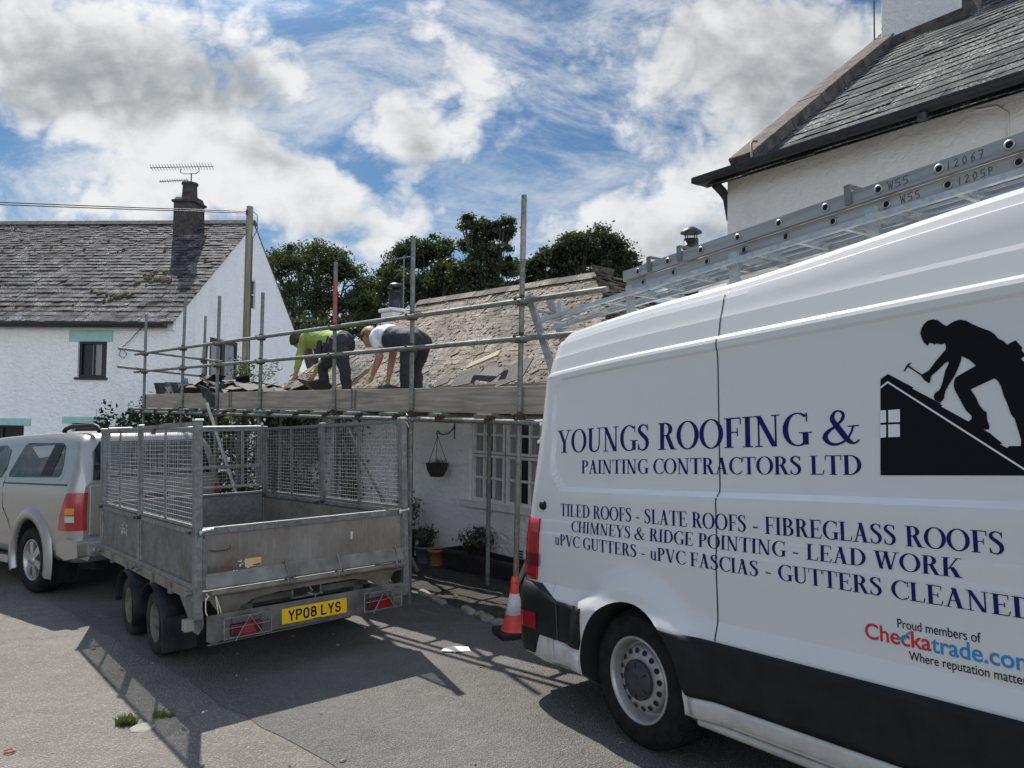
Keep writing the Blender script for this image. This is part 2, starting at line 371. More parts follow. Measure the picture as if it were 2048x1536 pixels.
def m_alu():
    t = NT('ladder_aluminium'); n = t.noise(3, 5, .65, t.mapping((.5, 14, 14))); c = t.ramp(n, [(.3, (.28, .275, .265)), (.7, (.50, .495, .48))])
    t.set(c, .45, .75); return t.m
M['alu'] = m_alu(); M['mesh'] = m_galv('mesh_wire', (.30, .315, .315), (.40, .42, .41), .5, .6)
M['rust'] = mat_noisy('rusty_steel', (.06, .032, .02), (.16, .09, .055), 12, .8, .3, bump=.2)
def m_tail():
    """plywood-brown coated sheet with scuffs, pale runs and scraped rusty patches"""
    t = NT('scuffed_tailboard'); n = t.noise(2.0, 6, .7, t.mapping((1, 1, .7))); st = t.noise(3, 5, .7, t.mapping((9, 1, .8)))
    c = t.ramp(n, [(.35, (.135, .108, .085)), (.55, (.19, .165, .14)), (.72, (.225, .215, .19))])
    c = t.mix(t.ramp(st, [(.5, 0), (.75, .5)]), c, (.29, .28, .255))
    c = t.mix(t.ramp(t.noise(5, 6, .75), [(.60, 0), (.68, .8)]), c, (.10, .045, .028))
    s = t.nd('ShaderNodeSeparateXYZ'); t.link(t.co(), s.inputs[0]); wb = t.math('MULTIPLY', t.math('SUBTRACT', t.noise(6, 5, .7), .5), .22)
    lw_ = t.ramp(t.math('ADD', s.outputs[2], wb), [(.13, 1), (.20, 0)]); lx = t.ramp(t.math('ADD', s.outputs[0], wb), [(.36, 1), (.52, 0)]); c = t.mix(t.math('MULTIPLY', t.math('MULTIPLY', lw_, lx), .8), c, (.070, .042, .028))
    c = t.mix(t.ramp(t.noise(60, 3, .7, t.mapping((1, 1, .15))), [(.62, 0), (.72, .35)]), c, (.34, .33, .30))
    t.set(c, .62, .15); t.bump(t.noise(25, 4), .08, .004); return t.m
M['tail'] = m_tail()
M['rubber'] = mat_noisy('tyre_rubber', (.007, .007, .0075), (.019, .0185, .018), 18, .85, bump=.15, spec=.2)
M['rubber_dusty'] = mat_noisy('dusty_rubber', (.015, .015, .016), (.046, .042, .038), 7, .85, bump=.15, spec=.2)
M['plastic'] = mat_noisy('black_plastic', (.005, .006, .008), (.011, .0125, .015), 9, .55, spec=.28, bump=.12, bscale=300, dist=.001)
M['mudguard'] = mat_noisy('scuffed_plastic', (.012, .0135, .016), (.030, .032, .037), 6, .6, spec=.25)
M['rim_van'] = mat_noisy('painted_steel_rim', (.30, .295, .28), (.43, .425, .41), 6, .4, .45)
M['rim_dirty'] = mat_noisy('dirty_rim', (.10, .088, .072), (.20, .18, .155), 7, .7, .3)
M['alloy'] = mat_noisy('silver_alloy', (.34, .34, .33), (.46, .46, .45), 7, .38, .7)
def m_paint(name, col, dirt, rough=.22, metal=0., damt=.25):
    t = NT(name); s = t.nd('ShaderNodeSeparateXYZ'); t.link(t.co(), s.inputs[0])
    n = t.noise(3, 6, .7, t.mapping((1, 1, .6))); c = t.mix(t.ramp(n, [(.5, 0), (.78, damt)]), col, dirt)
    lo = t.ramp(t.math('ADD', s.outputs[2], t.math('MULTIPLY', t.noise(9, 5, .7), .25)), [(.02, .75), (.22, 0)]); c = t.mix(lo, c, (.27, .24, .20))
    t.set(c, rough, metal, .5, .6); t.b.inputs['Coat Roughness'].default_value = .06
    t.bump(t.noise(1.2, 2, .5), .03, .05); return t.m
M['van_white'] = m_paint('van_white_paint', (.63, .63, .62), (.50, .48, .44), .22, 0, .12)
M['silver'] = m_paint('silver_car_paint', (.315, .308, .285), (.25, .235, .21), .34, .55, .3)
M['lens_red'] = NT('red_lens').set((.30, .008, .018), .12, 0, .5, .5)
M['lens_dullred'] = NT('dull_red_lens').set((.085, .008, .014), .4)
M['lens_clear'] = NT('clear_lens').set((.45, .45, .44), .15)
M['lens_amber'] = NT('amber_lens').set((.62, .20, .02), .2)
M['navy'] = NT('navy_vinyl').set((.006, .011, .105), .5, spec=.15)
M['ink'] = NT('black_vinyl').set((.0025, .004, .007), .5, spec=.15)
M['vinyl_white'] = NT('white_vinyl').set((.70, .71, .715), .3)
M['vinyl_red'] = NT('red_vinyl').set((.50, .018, .03), .3)
M['vinyl_blue'] = NT('blue_vinyl').set((.02, .22, .52), .3)
M['plate'] = mat_noisy('yellow_number_plate', (.70, .42, .010), (.78, .48, .02), 5, .3)
M['marker'] = NT('marker_pen').set((.10, .10, .105), .6)
M['orange_st'] = mat_noisy('worn_orange_sticker', (.70, .36, .05), (.55, .42, .25), 12, .6)
M['blue_st'] = NT('blue_sticker').set((.05, .10, .30), .5)
M['white_st'] = mat_noisy('worn_white_sticker', (.42, .41, .39), (.62, .61, .58), 30, .6)
M['cone_red'] = mat_noisy('cone_red', (.62, .05, .035), (.75, .085, .06), 6, .5)
M['cone_white'] = mat_noisy('cone_reflective_sleeve', (.50, .50, .50), (.66, .66, .66), 9, .45)
M['terracotta'] = mat_noisy('terracotta', (.30, .125, .055), (.40, .19, .09), 8, .8)
M['bluepot'] = mat_noisy('blue_grey_glaze', (.09, .125, .16), (.14, .175, .21), 8, .4)
M['blackpot'] = mat_noisy('black_pot', (.01, .012, .015), (.025, .027, .03), 8, .6)
M['paper'] = NT('white_paper').set((.78, .78, .77), .8)
M['rope'] = mat_noisy('cream_rope', (.55, .50, .36), (.66, .60, .45), 30, .9)
M['bark'] = mat_noisy('bark', (.035, .028, .022), (.10, .085, .07), 6, .95, bump=1, bscale=12, dist=.04)
def m_leaf(name, a, b, cdark):
    t = NT(name); i = t.isl(); n = t.noise(.9, 4, .65)
    c = t.mix(i, a, b); c = t.mix(t.ramp(n, [(.38, 0), (.66, .6)]), c, cdark)
    d = t.nd('ShaderNodeBsdfDiffuse'); tr = t.nd('ShaderNodeBsdfTranslucent'); t.link(c, d.inputs[0])
    tc = t.mix(.55, c, (.12, .17, .02)); t.link(tc, tr.inputs[0])
    gl = t.nd('ShaderNodeBsdfGlossy'); gl.inputs['Roughness'].default_value = .42; gl.inputs['Color'].default_value = (.5, .5, .5, 1)
    m1 = t.nd('ShaderNodeMixShader'); m1.inputs[0].default_value = .28; t.link(d.outputs[0], m1.inputs[1]); t.link(tr.outputs[0], m1.inputs[2])
    m2 = t.nd('ShaderNodeMixShader'); m2.inputs[0].default_value = .05; t.link(m1.outputs[0], m2.inputs[1]); t.link(gl.outputs[0], m2.inputs[2])
    t.link(m2.outputs[0], t.out.inputs[0]); return t.m
M['leaf_oak'] = m_leaf('oak_leaf', (.034, .050, .020), (.062, .082, .034), (.026, .040, .017))
M['leaf_dark'] = m_leaf('dark_leaf', (.021, .034, .016), (.040, .056, .025), (.016, .026, .012))
M['leaf_hedge'] = m_leaf('hedge_leaf', (.025, .050, .014), (.060, .085, .030), (.012, .024, .008))
M['leaf_bright'] = m_leaf('climber_leaf', (.060, .10, .028), (.11, .15, .05), (.03, .05, .015))
M['leaf_pot'] = m_leaf('potted_leaf', (.05, .085, .045), (.10, .13, .08), (.03, .05, .03))
M['leaf_dead'] = m_leaf('withered_leaf', (.035, .028, .02), (.09, .075, .055), (.02, .017, .012))
M['grass'] = m_leaf('grass', (.11, .15, .03), (.20, .22, .06), (.08, .10, .03))
M['skin'] = mat_noisy('skin', (.34, .165, .115), (.44, .23, .165), 6, .5)
M['lime'] = mat_noisy('lime_shirt', (.22, .30, .055), (.32, .41, .095), 5, .85, bump=.4, bscale=9, dist=.02)
M['white_cloth'] = mat_noisy('white_tshirt', (.58, .58, .60), (.72, .72, .73), 5, .9, bump=.4, bscale=9, dist=.02)
M['charcoal'] = mat_noisy('charcoal_cloth', (.014, .016, .021), (.032, .035, .042), 5, .85, bump=.4, bscale=9, dist=.02)
M['vest'] = mat_noisy('dark_gilet', (.016, .020, .030), (.030, .034, .045), 5, .8, bump=.4, bscale=8, dist=.02)
M['hair_dark'] = mat_noisy('brown_hair', (.018, .011, .008), (.05, .032, .022), 20, .6, vscale=(1, 1, 6), bump=.5)
M['hair_ginger'] = mat_noisy('fair_brown_hair', (.105, .060, .030), (.24, .145, .075), 20, .6, vscale=(1, 1, 6), bump=.5)
M['glove'] = mat_noisy('work_glove', (.26, .20, .10), (.40, .38, .17), 12, .85)
M['boot'] = mat_noisy('work_boot', (.03, .022, .016), (.07, .05, .035), 10, .7)
M['can_blue'] = NT('blue_can').set((.03, .24, .45), .35)
M['tennis'] = mat_noisy('green_yellow_ball', (.42, .45, .06), (.5, .5, .12), 30, .9)

# ---------------------------------------------------------------- frames of the place
LANE_RZ = math.atan2(-.716, .698)
LF = frame((-1.041, 7.595, 0), LANE_RZ)                # x along the lane towards the viewer, y towards the cottage
def lw(x, y, z=0): return LF @ Vector((x, y, z))
def lgz(x, y): p = lw(x, y); return gz(p.x, p.y)

# ---------------------------------------------------------------- ground
def sheet(name, xs, ys, z, mat, fn=None, kind='structure'):
    rows = []
    for x in xs:
        r = []
        for y in ys:
            p = fn(x, y) if fn else Vector((x, y, 0)); r.append((p.x, p.y, gz(p.x, p.y) + z(x, y) if callable(z) else gz(p.x, p.y) + z))
        rows.append(r)
    o = MB().grid(rows).build(name, mat); return tag(o, kind=kind)
def spread(lo, hi, step, far, n=10):
    a = list(np.arange(lo, hi + 1e-6, step)); f = [1.6 ** k for k in range(1, n + 1)]; sc = far / f[-1]
    return [lo - v * sc for v in f[::-1]] + a + [hi + v * sc for v in f]
sheet('ground', spread(-14, 14, 1., 220), spread(-6, 26, 1., 220), 0, M['ground'])
wob = lambda x: .10 * mnoise.noise((x * .9, 0, 3)) + .05 * mnoise.noise((x * 3.1, 4, 0))
rows = []
for x in np.arange(-22, 14, .25):
    lo = -2.52 + wob(x) + (.0 if x > -3.2 else .0); r = []
    for k in range(13):
        y = lo + (1.9 - lo) * k / 12; p = lw(x, y); r.append((p.x, p.y, gz(p.x, p.y) + .004))
    rows.append(r)
tag(MB().grid(rows).build('road', M['road']), kind='structure')
kerb_t = lambda x: .36 - .205 * max(-2.2, min(1.5, x)) + .04 * mnoise.noise((x * 2.3, 9, 1))
rows = []
for x in np.arange(-8.5, 3.2, .1):
    r = []
    for k in range(16):
        y = kerb_t(x) + (1.8 - kerb_t(x)) * k / 15; p = lw(x, y)
        r.append((p.x, p.y, gz(p.x, p.y) + .012 + .03 * min(1, k / 2) + .018 * mnoise.noise((x * 5, y * 5, 0))))
    rows.append(r)
tag(MB().grid(rows).build('soil_strip', M['soil']), kind='structure')
kb = MB(); x = -2.4
rk = random.Random(3)
while x < 2.4:
    ln = rk.uniform(.09, .30)
    if rk.random() < .9:
        w = rk.uniform(.075, .125); yc = kerb_t(x + ln / 2) - .02 + rk.uniform(-.015, .015); g = lgz(x + ln / 2, yc); an = math.atan2(kerb_t(x + ln) - kerb_t(x), ln) + rk.uniform(-.1, .1); hh = rk.uniform(.025, .045)
        ol = [(math.copysign(abs(math.cos(t)) ** .55, math.cos(t)) * ln / 2 * rk.uniform(.86, 1), math.copysign(abs(math.sin(t)) ** .55, math.sin(t)) * w / 2 * rk.uniform(.8, 1.05)) for t in [2 * PI * j / 11 for j in range(11)]]
        kb.M = LF @ frame((x + ln / 2, yc, g + .004), an, rk.uniform(-.06, .06), rk.uniform(-.05, .05)); kb.grid([[(p[0] * k_, p[1] * k_, hh * z_) for p in ol] for k_, z_ in ((1, -.4), (1, .6), (.9, .92), (.55, 1.04))], True, True); kb.add([(p[0] * .55, p[1] * .55, hh * 1.04) for p in ol], [tuple(range(11))], True)
    x += ln + rk.uniform(.0, .02)
tag(kb.build('kerb', M['kerb']), kind='structure')

# ---------------------------------------------------------------- roofs laid slate by slate
def slates(mb, O, U, V, width, length, exp0, exp1, w0, w1, rng, lift=.012, lo=None, hi=None, tilt=.012, miss=0., twist=.0, thick=.007, wob=.012):
    O, U, V = Vector(O), Vector(U).normalized(), Vector(V).normalized(); Nn = U.cross(V).normalized(); v = 0.; k = 0
    while v < length - .02:
        e = exp0 + (exp1 - exp0) * v / length; u = -rng.uniform(0, w1)
        while u < width:
            w = rng.uniform(w0, w1) * (.75 + .25 * e / exp0); a, b = u + .003, u + w - .003; u += w
            vl = v - rng.uniform(0, wob); vh = min(v + e * 1.12, length + .01); vm = (vl + vh) / 2
            if lo: a = max(a, lo(vm))
            if hi: b = min(b, hi(vm))
            a, b = max(a, 0), min(b, width)
            if b - a < .03 or rng.random() < miss: continue
            l0 = lift + rng.uniform(0, tilt); l1 = .002 + rng.uniform(0, .002); tw = rng.uniform(-twist, twist); dn = rng.uniform(-.004, .004)
            P = lambda uu, vv, h: O + U * uu + V * vv + Nn * h
            p = [P(a, vl + tw, l0 + dn), P(b, vl - tw, l0 - dn), P(b, vh, l1), P(a, vh, l1)]
            q = [P(a, vl + tw, l0 + dn - thick - .004), P(b, vl - tw, l0 - dn - thick - .004), P(b, vh, l1 - .006), P(a, vh, l1 - .006)]
            mb.add(p + q, [(0, 1, 2, 3), (0, 4, 5, 1), (1, 5, 6, 2), (3, 7, 4, 0)])
        v += e; k += 1
    return mb
def wall_face(mb, x0, x1, z0, z1, ops, y=0., depth=.16, back=True):
    """a wall face in the xz plane with real openings and their reveals"""
    xs = sorted({x0, x1, *[o[0] for o in ops], *[o[1] for o in ops]}); zs = sorted({z0, z1, *[o[2] for o in ops], *[o[3] for o in ops]})
    for i in range(len(xs) - 1):
        for j in range(len(zs) - 1):
            cx, cz = (xs[i] + xs[i + 1]) / 2, (zs[j] + zs[j + 1]) / 2
            if any(o[0] < cx < o[1] and o[2] < cz < o[3] for o in ops): continue
            mb.quad((xs[i], y, zs[j]), (xs[i + 1], y, zs[j]), (xs[i + 1], y, zs[j + 1]), (xs[i], y, zs[j + 1]))
    for a, b, c, d in ops:
        for p, q in (((a, c), (a, d)), ((b, c), (b, d)), ((a, c), (b, c)), ((a, d), (b, d))):
            mb.quad((p[0], y, p[1]), (q[0], y, q[1]), (q[0], y + depth, q[1]), (p[0], y + depth, p[1]))
def window(parent, Mx, a, b, c, d, depth, fw, fm, cols, rows, bar=.022, curtain=None, name='window', pane=None, sill=None):
    """frame (thing part) with its pane, curtain and sill as sub-parts, in the frame's own plane"""
    f = MB(); f.M = Mx; y0, y1 = depth - .045, depth + .02
    f.bb((a, y0, c), (a + fw, y1, d)); f.bb((b - fw, y0, c), (b, y1, d)); f.bb((a + fw, y0, d - fw), (b - fw, y1, d)); f.bb((a + fw, y0, c), (b - fw, y1, c + fw))
    for i in range(1, cols):
        x = a + fw + (b - a - 2 * fw) * i / cols; f.bb((x - bar / 2, y0 + .012, c + fw), (x + bar / 2, y1 - .005, d - fw))
    for j in range(1, rows):
        z = c + fw + (d - c - 2 * fw) * j / rows
        for i in range(cols):
            xa = a + fw + (b - a - 2 * fw) * i / cols + (bar / 2 if i else 0); xb = a + fw + (b - a - 2 * fw) * (i + 1) / cols - (bar / 2 if i < cols - 1 else 0)
            f.bb((xa, y0 + .014, z - bar / 2), (xb, y1 - .007, z + bar / 2))
    w = f.build(name, fm, parent)
    p = MB(); p.M = Mx; p.bb((a + .01, depth + .004, c + .01), (b - .01, depth + .010, d - .01)); p.build('pane', pane or M['glass'], w)
    if curtain:
        for (xa, xb) in curtain:
            g = MB(); g.M = Mx; xa, xb = a + (b - a) * xa, a + (b - a) * xb; n = 14
            g.grid([[(xa + (xb - xa) * i / n, depth - .004 + .003 * math.sin(i * 2.1), z) for i in range(n + 1)] for z in (c + fw, d - fw)]); g.build('curtain', M['curtain'], w)
    if sill:
        g = MB(); g.M = Mx; g.bb((a - .04, -.05, c - .05), (b + .04, depth - .05, c - .002)); g.build('sill', sill, w)
    return w

# ---------------------------------------------------------------- house on the left
HX = frame((-7.168, 15.5, 0), math.atan2(-.068, .998))
hs = empty('house', HX, 'long white house with dark slate roof, mint lintels and a tall dark chimney', 'house')
EZ, RZ_, HD = 1.93, 4.92, 7.48; GR = -3.2
I4 = Matrix.Identity(4)
GM = Matrix(((0, -1, 0, 0), (1, 0, 0, 0), (0, 0, 1, 0), (0, 0, 0, 1)))  # gable plane: local x -> house y, local y -> -house x
wl = MB()
wf_ops = [(-2.15, -1.505, .608, 1.375), (-4.42, -3.30, -1.45, -.441), (-2.228, -1.40, -2.5, -.372)]
wall_face(wl, -11, 0, GR, EZ, wf_ops)
wl.bb((-11, -.045, 1.62), (-.02, -.001, EZ - .02))
wl.M = GM; gops = [(1.528, 2.985, -.35, 1.642), (3.65, 4.03, 2.61, 3.40)]
wall_face(wl, 0, HD, GR, EZ, [gops[0]], 0)
# gable triangle above the eaves, cut round its little window
th = (RZ_ - EZ) / 3.74
zr = lambda y: EZ + th * (y if y < 3.74 else HD - y)
for a, b, lo_, hi_ in ((0, 3.65, EZ, None), (3.65, 4.03, EZ, 2.61), (3.65, 4.03, 3.40, None), (4.03, HD, EZ, None)):
    brk = [a] + [v for v in (3.74,) if a < v < b] + [b]
    for i in range(len(brk) - 1):
        p, q = brk[i], brk[i + 1]
        wl.quad((p, 0, lo_), (q, 0, lo_), (q, 0, hi_ if hi_ else zr(q)), (p, 0, hi_ if hi_ else zr(p)))
for p, q in (((3.65, 2.61), (3.65, 3.40)), ((4.03, 2.61), (4.03, 3.40)), ((3.65, 2.61), (4.03, 2.61)), ((3.65, 3.40), (4.03, 3.40))):
    wl.quad((p[0], 0, p[1]), (q[0], 0, q[1]), (q[0], .14, q[1]), (p[0], .14, p[1]))
wl.M = I4; wl.quad((-11, HD, GR), (0, HD, GR), (0, HD, EZ), (-11, HD, EZ))
wl.build('wall', M['wall_white2'], hs, recalc=False)
window(hs, I4, *wf_ops[0], .10, .05, M['blackframe'], 2, 1, .035, [(.42, .74)], sill=M['blackframe'])
window(hs, I4, *wf_ops[1], .12, .05, M['blackframe'], 2, 1, .04, [(.05, .4)])
dr = MB(); dr.bb((-2.228, .12, -2.5), (-1.40, .15, -.372)); dr.bb((-2.1, .10, -2.2), (-1.53, .122, -1.3)); dr.bb((-2.1, .10, -1.15), (-1.53, .122, -.5)); dr.build('door', M['blackframe'], hs)
window(hs, GM, *gops[0], .05, .09, M['blackframe'], 2, 1, .16, [(.08, .42), (.60, .93)], name='glazed_door')
window(hs, GM, *gops[1], .06, .035, M['whiteframe'], 1, 2, .03)
lt = MB(); lt.bb((-2.35, -.022, 1.378), (-1.377, .09, 1.612)); lt.build('lintel', M['mint'], hs)
lt = MB(); lt.bb((-4.62, -.022, -.439), (-3.145, .09, -.288)); lt.build('lintel', M['mint'], hs)
lt = MB(); lt.bb((-2.434, -.022, -.370), (-1.43, .09, -.238)); lt.build('lintel', M['mint'], hs)
rng = random.Random(11); rf = MB(); Lr = math.hypot(3.74, RZ_ - EZ); Vv = Vector((0, 3.74, RZ_ - EZ)) / Lr
rf.quad((-11, -.2, EZ - .16 - .02), (.03, -.2, EZ - .16 - .02), (.03, 3.74, RZ_ - .02), (-11, 3.74, RZ_ - .02))
rf.quad((-11, 3.74, RZ_ - .02), (.03, 3.74, RZ_ - .02), (.03, HD + .2, EZ - .18), (-11, HD + .2, EZ - .18))
slates(rf, Vector((-11, 0, EZ)) - Vv * .24, (1, 0, 0), Vv, 11.06, Lr + .2, .215, .105, .14, .27, rng, .013, tilt=.018, twist=.008, wob=.02)
roof = rf.build('roof', M['slate_left'], hs, recalc=False)
rd = MB(); x = -11.
while x < .03:
    n = min(x + rng.uniform(.36, .5), .05); rd.prism([(3.58, RZ_ - .07), (3.70, RZ_ + .055), (3.78, RZ_ + .055), (3.90, RZ_ - .07)], 'X', x + .004, n - .004); x = n
rd.build('ridge_tile', M['ridge'], roof, recalc=True)
ms = MB(); rng2 = random.Random(5)
for k in range(70):
    cx, cv = (rng2.gauss(-1.28, .22), rng2.gauss(1.62, .16)) if k < 26 else ((rng2.gauss(-1.75, .12), rng2.gauss(.85, .08)) if k < 46 else (rng2.uniform(-9, 0), rng2.uniform(.3, 4.6)))
    p = Vector((cx, 0, EZ)) + Vv * cv + Vector((0, -.62, .78)) * .014; sx = rng2.uniform(.03, .085) if k < 46 else rng2.uniform(.02, .05)
    ms.M = Matrix.Translation(p); ms.lathe([(sx, 0), (sx * .85, .022), (sx * .4, .034), (0, .036)], 7)
    for i in range(len(ms.v) - 28, len(ms.v)):
        v = ms.v[i]; ms.v[i] = (v[0], v[1] + (v[2] - p.z) * -.4, p.z + (v[2] - p.z) + (v[1] - p.y) * .8)
ms.build('moss_clump', M['moss'], roof)['kind'] = 'stuff'
gt = MB(); gt.lathe([(.058, -11), (.058, -.08)], 10, 'X', (0, -.27, EZ - .19), a0=PI, a1=2 * PI)
gt.bb((-11, -.335, EZ - .20), (-.08, -.315, EZ - .165)); gt.bb((-11, -.21, EZ - .27), (-.08, -.19, EZ - .17)); gt.bb((-.085, -.33, EZ - .25), (-.07, -.21, EZ - .18))
gt.build('gutter', M['iron'], hs)
dp = MB(); dp.M = GM; dp.path([(1.22, -.06, -2.4), (1.22, -.06, 1.30), (1.25, -.06, 1.42), (1.33, -.06, 1.46)], .045, 8); dp.build('downpipe', M['iron'], hs)
cb = MB(); cb.path([(-.62, -.05, 1.78), (-.95, -.06, 1.42), (-1.15, -.06, 1.22), (-1.2, -.06, 1.08), (-1.1, -.06, 1.02), (-1.02, -.06, 1.1), (-1.1, -.06, 1.2)], .008, 5); cb.build('cable', M['iron'], hs)
ch = MB(); cx, cy = -1.60, 3.42
ch.bb((cx - .27, cy - .30, 3.6), (cx + .27, cy + .30, 5.30)); ch.bb((cx - .31, cy - .34, 5.302), (cx + .31, cy + .34, 5.37))
ch.prism([(cy - .30, 5.372), (cy + .30, 5.372), (cy + .2, 5.47), (cy - .2, 5.47)], 'X', cx - .26, cx + .26)
chim = ch.build('chimney', M['brick'], hs, bevel=.015)
pt = MB(); pt.lathe([(.195, 5.44), (.18, 5.7), (.175, 5.82), (.205, 5.83), (.205, 5.88), (.175, 5.89), (.14, 5.80), (0, 5.78)], 14, 'Z', (cx, cy, 0)); pt.build('chimney_pot', M['brick'], chim)
# the aerial clipped to that chimney
def yagi(parent, p0, p1, n, e0, e1, r=.008, tilt=.35, name='boom'):
    b = MB(); p0, p1 = Vector(p0), Vector(p1); b.tube(p0, p1, r * 1.3, 6); d = (p1 - p0).normalized(); s = d.cross(Vector((0, 0, 1))).normalized()
    upv = (s * math.cos(tilt) + Vector((0, 0, 1)) * math.sin(tilt)); e = MB()
    for k in range(n):
        q = p0.lerp(p1, (k + .5) / n); L_ = e0 + (e1 - e0) * k / n; e.tube(q - upv * L_ / 2, q + upv * L_ / 2, r * .7, 5)
    bo = b.build(name, M['iron'], parent); e.build('element', M['iron'], bo)
ae = empty('aerial', HX @ frame((cx, cy, 5.8)), 'dark comb-shaped television aerial on the tall dark chimney', 'aerial')
m = MB(); m.tube((0, .05, .0), (0, .05, .36), .016, 8); m.path([(-.28, .02, .47), (-.28, .02, .38), (-.2, .02, .34), (.14, .02, .34), (.22, .02, .40), (.22, .02, .50)], .011, 6); m.build('mast', M['iron'], ae)
yagi(ae, (-1.05, -.1, .47), (.52, .2, .60), 22, .24, .30, .009)
yagi(ae, (-.78, -.1, .10), (-.05, .0, .17), 12, .10, .16, .009)

# ---------------------------------------------------------------- cottage being re-roofed (lane frame)
ct = empty('cottage', LF, 'low white stone cottage with hipped stripped slate roof behind the scaffold', 'cottage')
WT = 1.76; X0, X1 = -6.95, 1.72; ER, EZc = 1.5, .12; RT, RZc = 3.68, 2.0; TB = 5.86
cw = MB(); ops = [(-1.10, .80, -1.16, -.06), (-2.78, -2.34, -1.26, -.06)]
Mf = Matrix.Translation((0, WT, 0)); cw.M = Mf
wall_face(cw, X0 + .05, X1 - .05, -2.7, .16, ops, 0, .14)
cw.M = I4; cw.quad((X1 - .05, WT, -2.7), (X1 - .05, TB - .2, -2.7), (X1 - .05, TB - .2, .16), (X1 - .05, WT, .16)); cw.quad((X0 + .05, WT, -2.7), (X0 + .05, TB - .2, -2.7), (X0 + .05, TB - .2, .16), (X0 + .05, WT, .16))
cw.quad((X0 + .05, TB - .2, -2.7), (X1 - .05, TB - .2, -2.7), (X1 - .05, TB - .2, .16), (X0 + .05, TB - .2, .16))
cw.build('wall', M['wall_white'], ct, recalc=False)
for a, b in ((-1.10, -.47), (-.46, .17), (.18, .80)):
    window(ct, Mf, a + .01, b - .01, -1.16, -.56, .09, .035, M['whiteframe'], 3, 2, .028, [(.05, .40), (.60, .95)])
    window(ct, Mf, a + .01, b - .01, -.55, -.06, .09, .035, M['whiteframe'], 3, 2, .028, [(.05, .38), (.6, .95)])
window(ct, Mf, -2.78, -2.34, -1.26, -.06, .07, .04, M['whiteframe'], 2, 4, .03)
sl = MB(); sl.bb((-1.2, WT - .07, -1.235), (.88, WT + .04, -1.165)); sl.build('sill', M['whiteframe'], ct)
av = MB()
for i in range(4):
    for j in range(2): av.bb((-.22 + j * .075, WT - .012, -1.80 + i * .034), (-.155 + j * .075, WT - .004, -1.782 + i * .034))
avf = MB(); avf.bb((-.235, WT - .004, -1.82), (-.065, WT + .01, -1.66)); vb = avf.build('air_brick', M['whiteframe'], ct); av.build('slot', M['void'], vb)
rng = random.Random(21); cr = MB(); Vc = Vector((0, RT - ER, RZc - EZc)); Lc = Vc.length; Vc /= Lc; kx = (RT - ER) / Lc
zf = lambda x, t: EZc + (RZc - EZc) * (t - ER) / (RT - ER)
XA, XB = X0 + (RT - ER), X1 - (RT - ER)
cr.add([(X0, ER, EZc), (X1, ER, EZc), (XB, RT, RZc), (XA, RT, RZc), (X0, TB, EZc), (X1, TB, EZc)], [(0, 1, 2, 3), (1, 5, 2), (5, 4, 3, 2), (4, 0, 3)])
slates(cr, (X0, ER, EZc), (1, 0, 0), Vc, X1 - X0, Lc, .125, .085, .10, .22, rng, .004, lambda v: v * kx, lambda v: (X1 - X0) - v * kx, tilt=.005, miss=.03, twist=.003, wob=.016, thick=.002)
Vh = Vector((-(X1 - XB), 0, RZc - EZc)); Lh = Vh.length
slates(cr, (X1, ER, EZc), (0, 1, 0), Vh, TB - ER, Lh, .14, .10, .14, .26, rng, .012, lambda v: v * kx, lambda v: (TB - ER) - v * kx, tilt=.03, miss=.02, twist=.012)
rc = cr.build('roof', M['slate_cott'], ct, recalc=False)
db = MB(); Nf = Vector((1, 0, 0)).cross(Vc); rngd = random.Random(8)                   # slipped slates and flakes lying on the slope
for k in range(1000):
    v = rngd.uniform(.05, Lc - .1); u = rngd.uniform(v * kx + .1, (X1 - X0) - v * kx - .1); big = k < 45
    w, h = (rngd.uniform(.07, .17), rngd.uniform(.09, .20)) if big else (rngd.uniform(.02, .055), rngd.uniform(.014, .045)); a = rngd.uniform(-.7, .7) if big else rngd.uniform(0, 6)
    p = Vector((X0, ER, EZc)) + Vector((1, 0, 0)) * u + Vc * v + Nf * .015; x_ = Vector((1, 0, 0)) * math.cos(a) + Vc * math.sin(a); y_ = Nf.cross(x_) + Nf * rngd.uniform(-.05, .05)
    db.M = Matrix((( x_.x, y_.x, Nf.x, p.x), (x_.y, y_.y, Nf.y, p.y), (x_.z, y_.z, Nf.z, p.z), (0, 0, 0, 1))); db.box((0, 0, 0), (w, h, .004))
db.M = I4
dbo = db.build('slipped_slates', M['slate_cott'], rc); tag(dbo, kind='stuff')
hp = MB(); rngh = random.Random(4)
for (p, q) in (((X1, ER, EZc), (XB, RT, RZc)), ((X1, TB, EZc), (XB, RT, RZc))):
    p, q = Vector(p), Vector(q); n = 26
    for k in range(n):
        c = p.lerp(q, (k + .5) / n); hp.box(c + Vector((rngh.uniform(-.03, .03), 0, .03 + rngh.uniform(0, .03))), (rngh.uniform(.14, .24), rngh.uniform(.14, .24), rngh.uniform(.02, .045)), Matrix.Rotation(rngh.uniform(-.5, .5), 3, 'Z') @ Matrix.Rotation(rngh.uniform(.1, .5), 3, 'Y'))
hp.box(Vector((XB + .02, RT, RZc + .05)), (.16, .3, .10), Matrix.Rotation(.3, 3, 'Y')); hp.build('hip_stone', M['coping'], rc)
rr_ = MB(); x = XA
while x < XB:
    n = min(x + rngh.uniform(.3, .45), XB); zz = RZc + rngh.uniform(-.004, .012); rr_.prism([(RT - .13, zz - .07), (RT - .03, zz + .035), (RT + .03, zz + .035), (RT + .13, zz - .07)], 'X', x + .003, n - .003); x = n
rr_.build('ridge_tile', M['slate_cott'], rc)
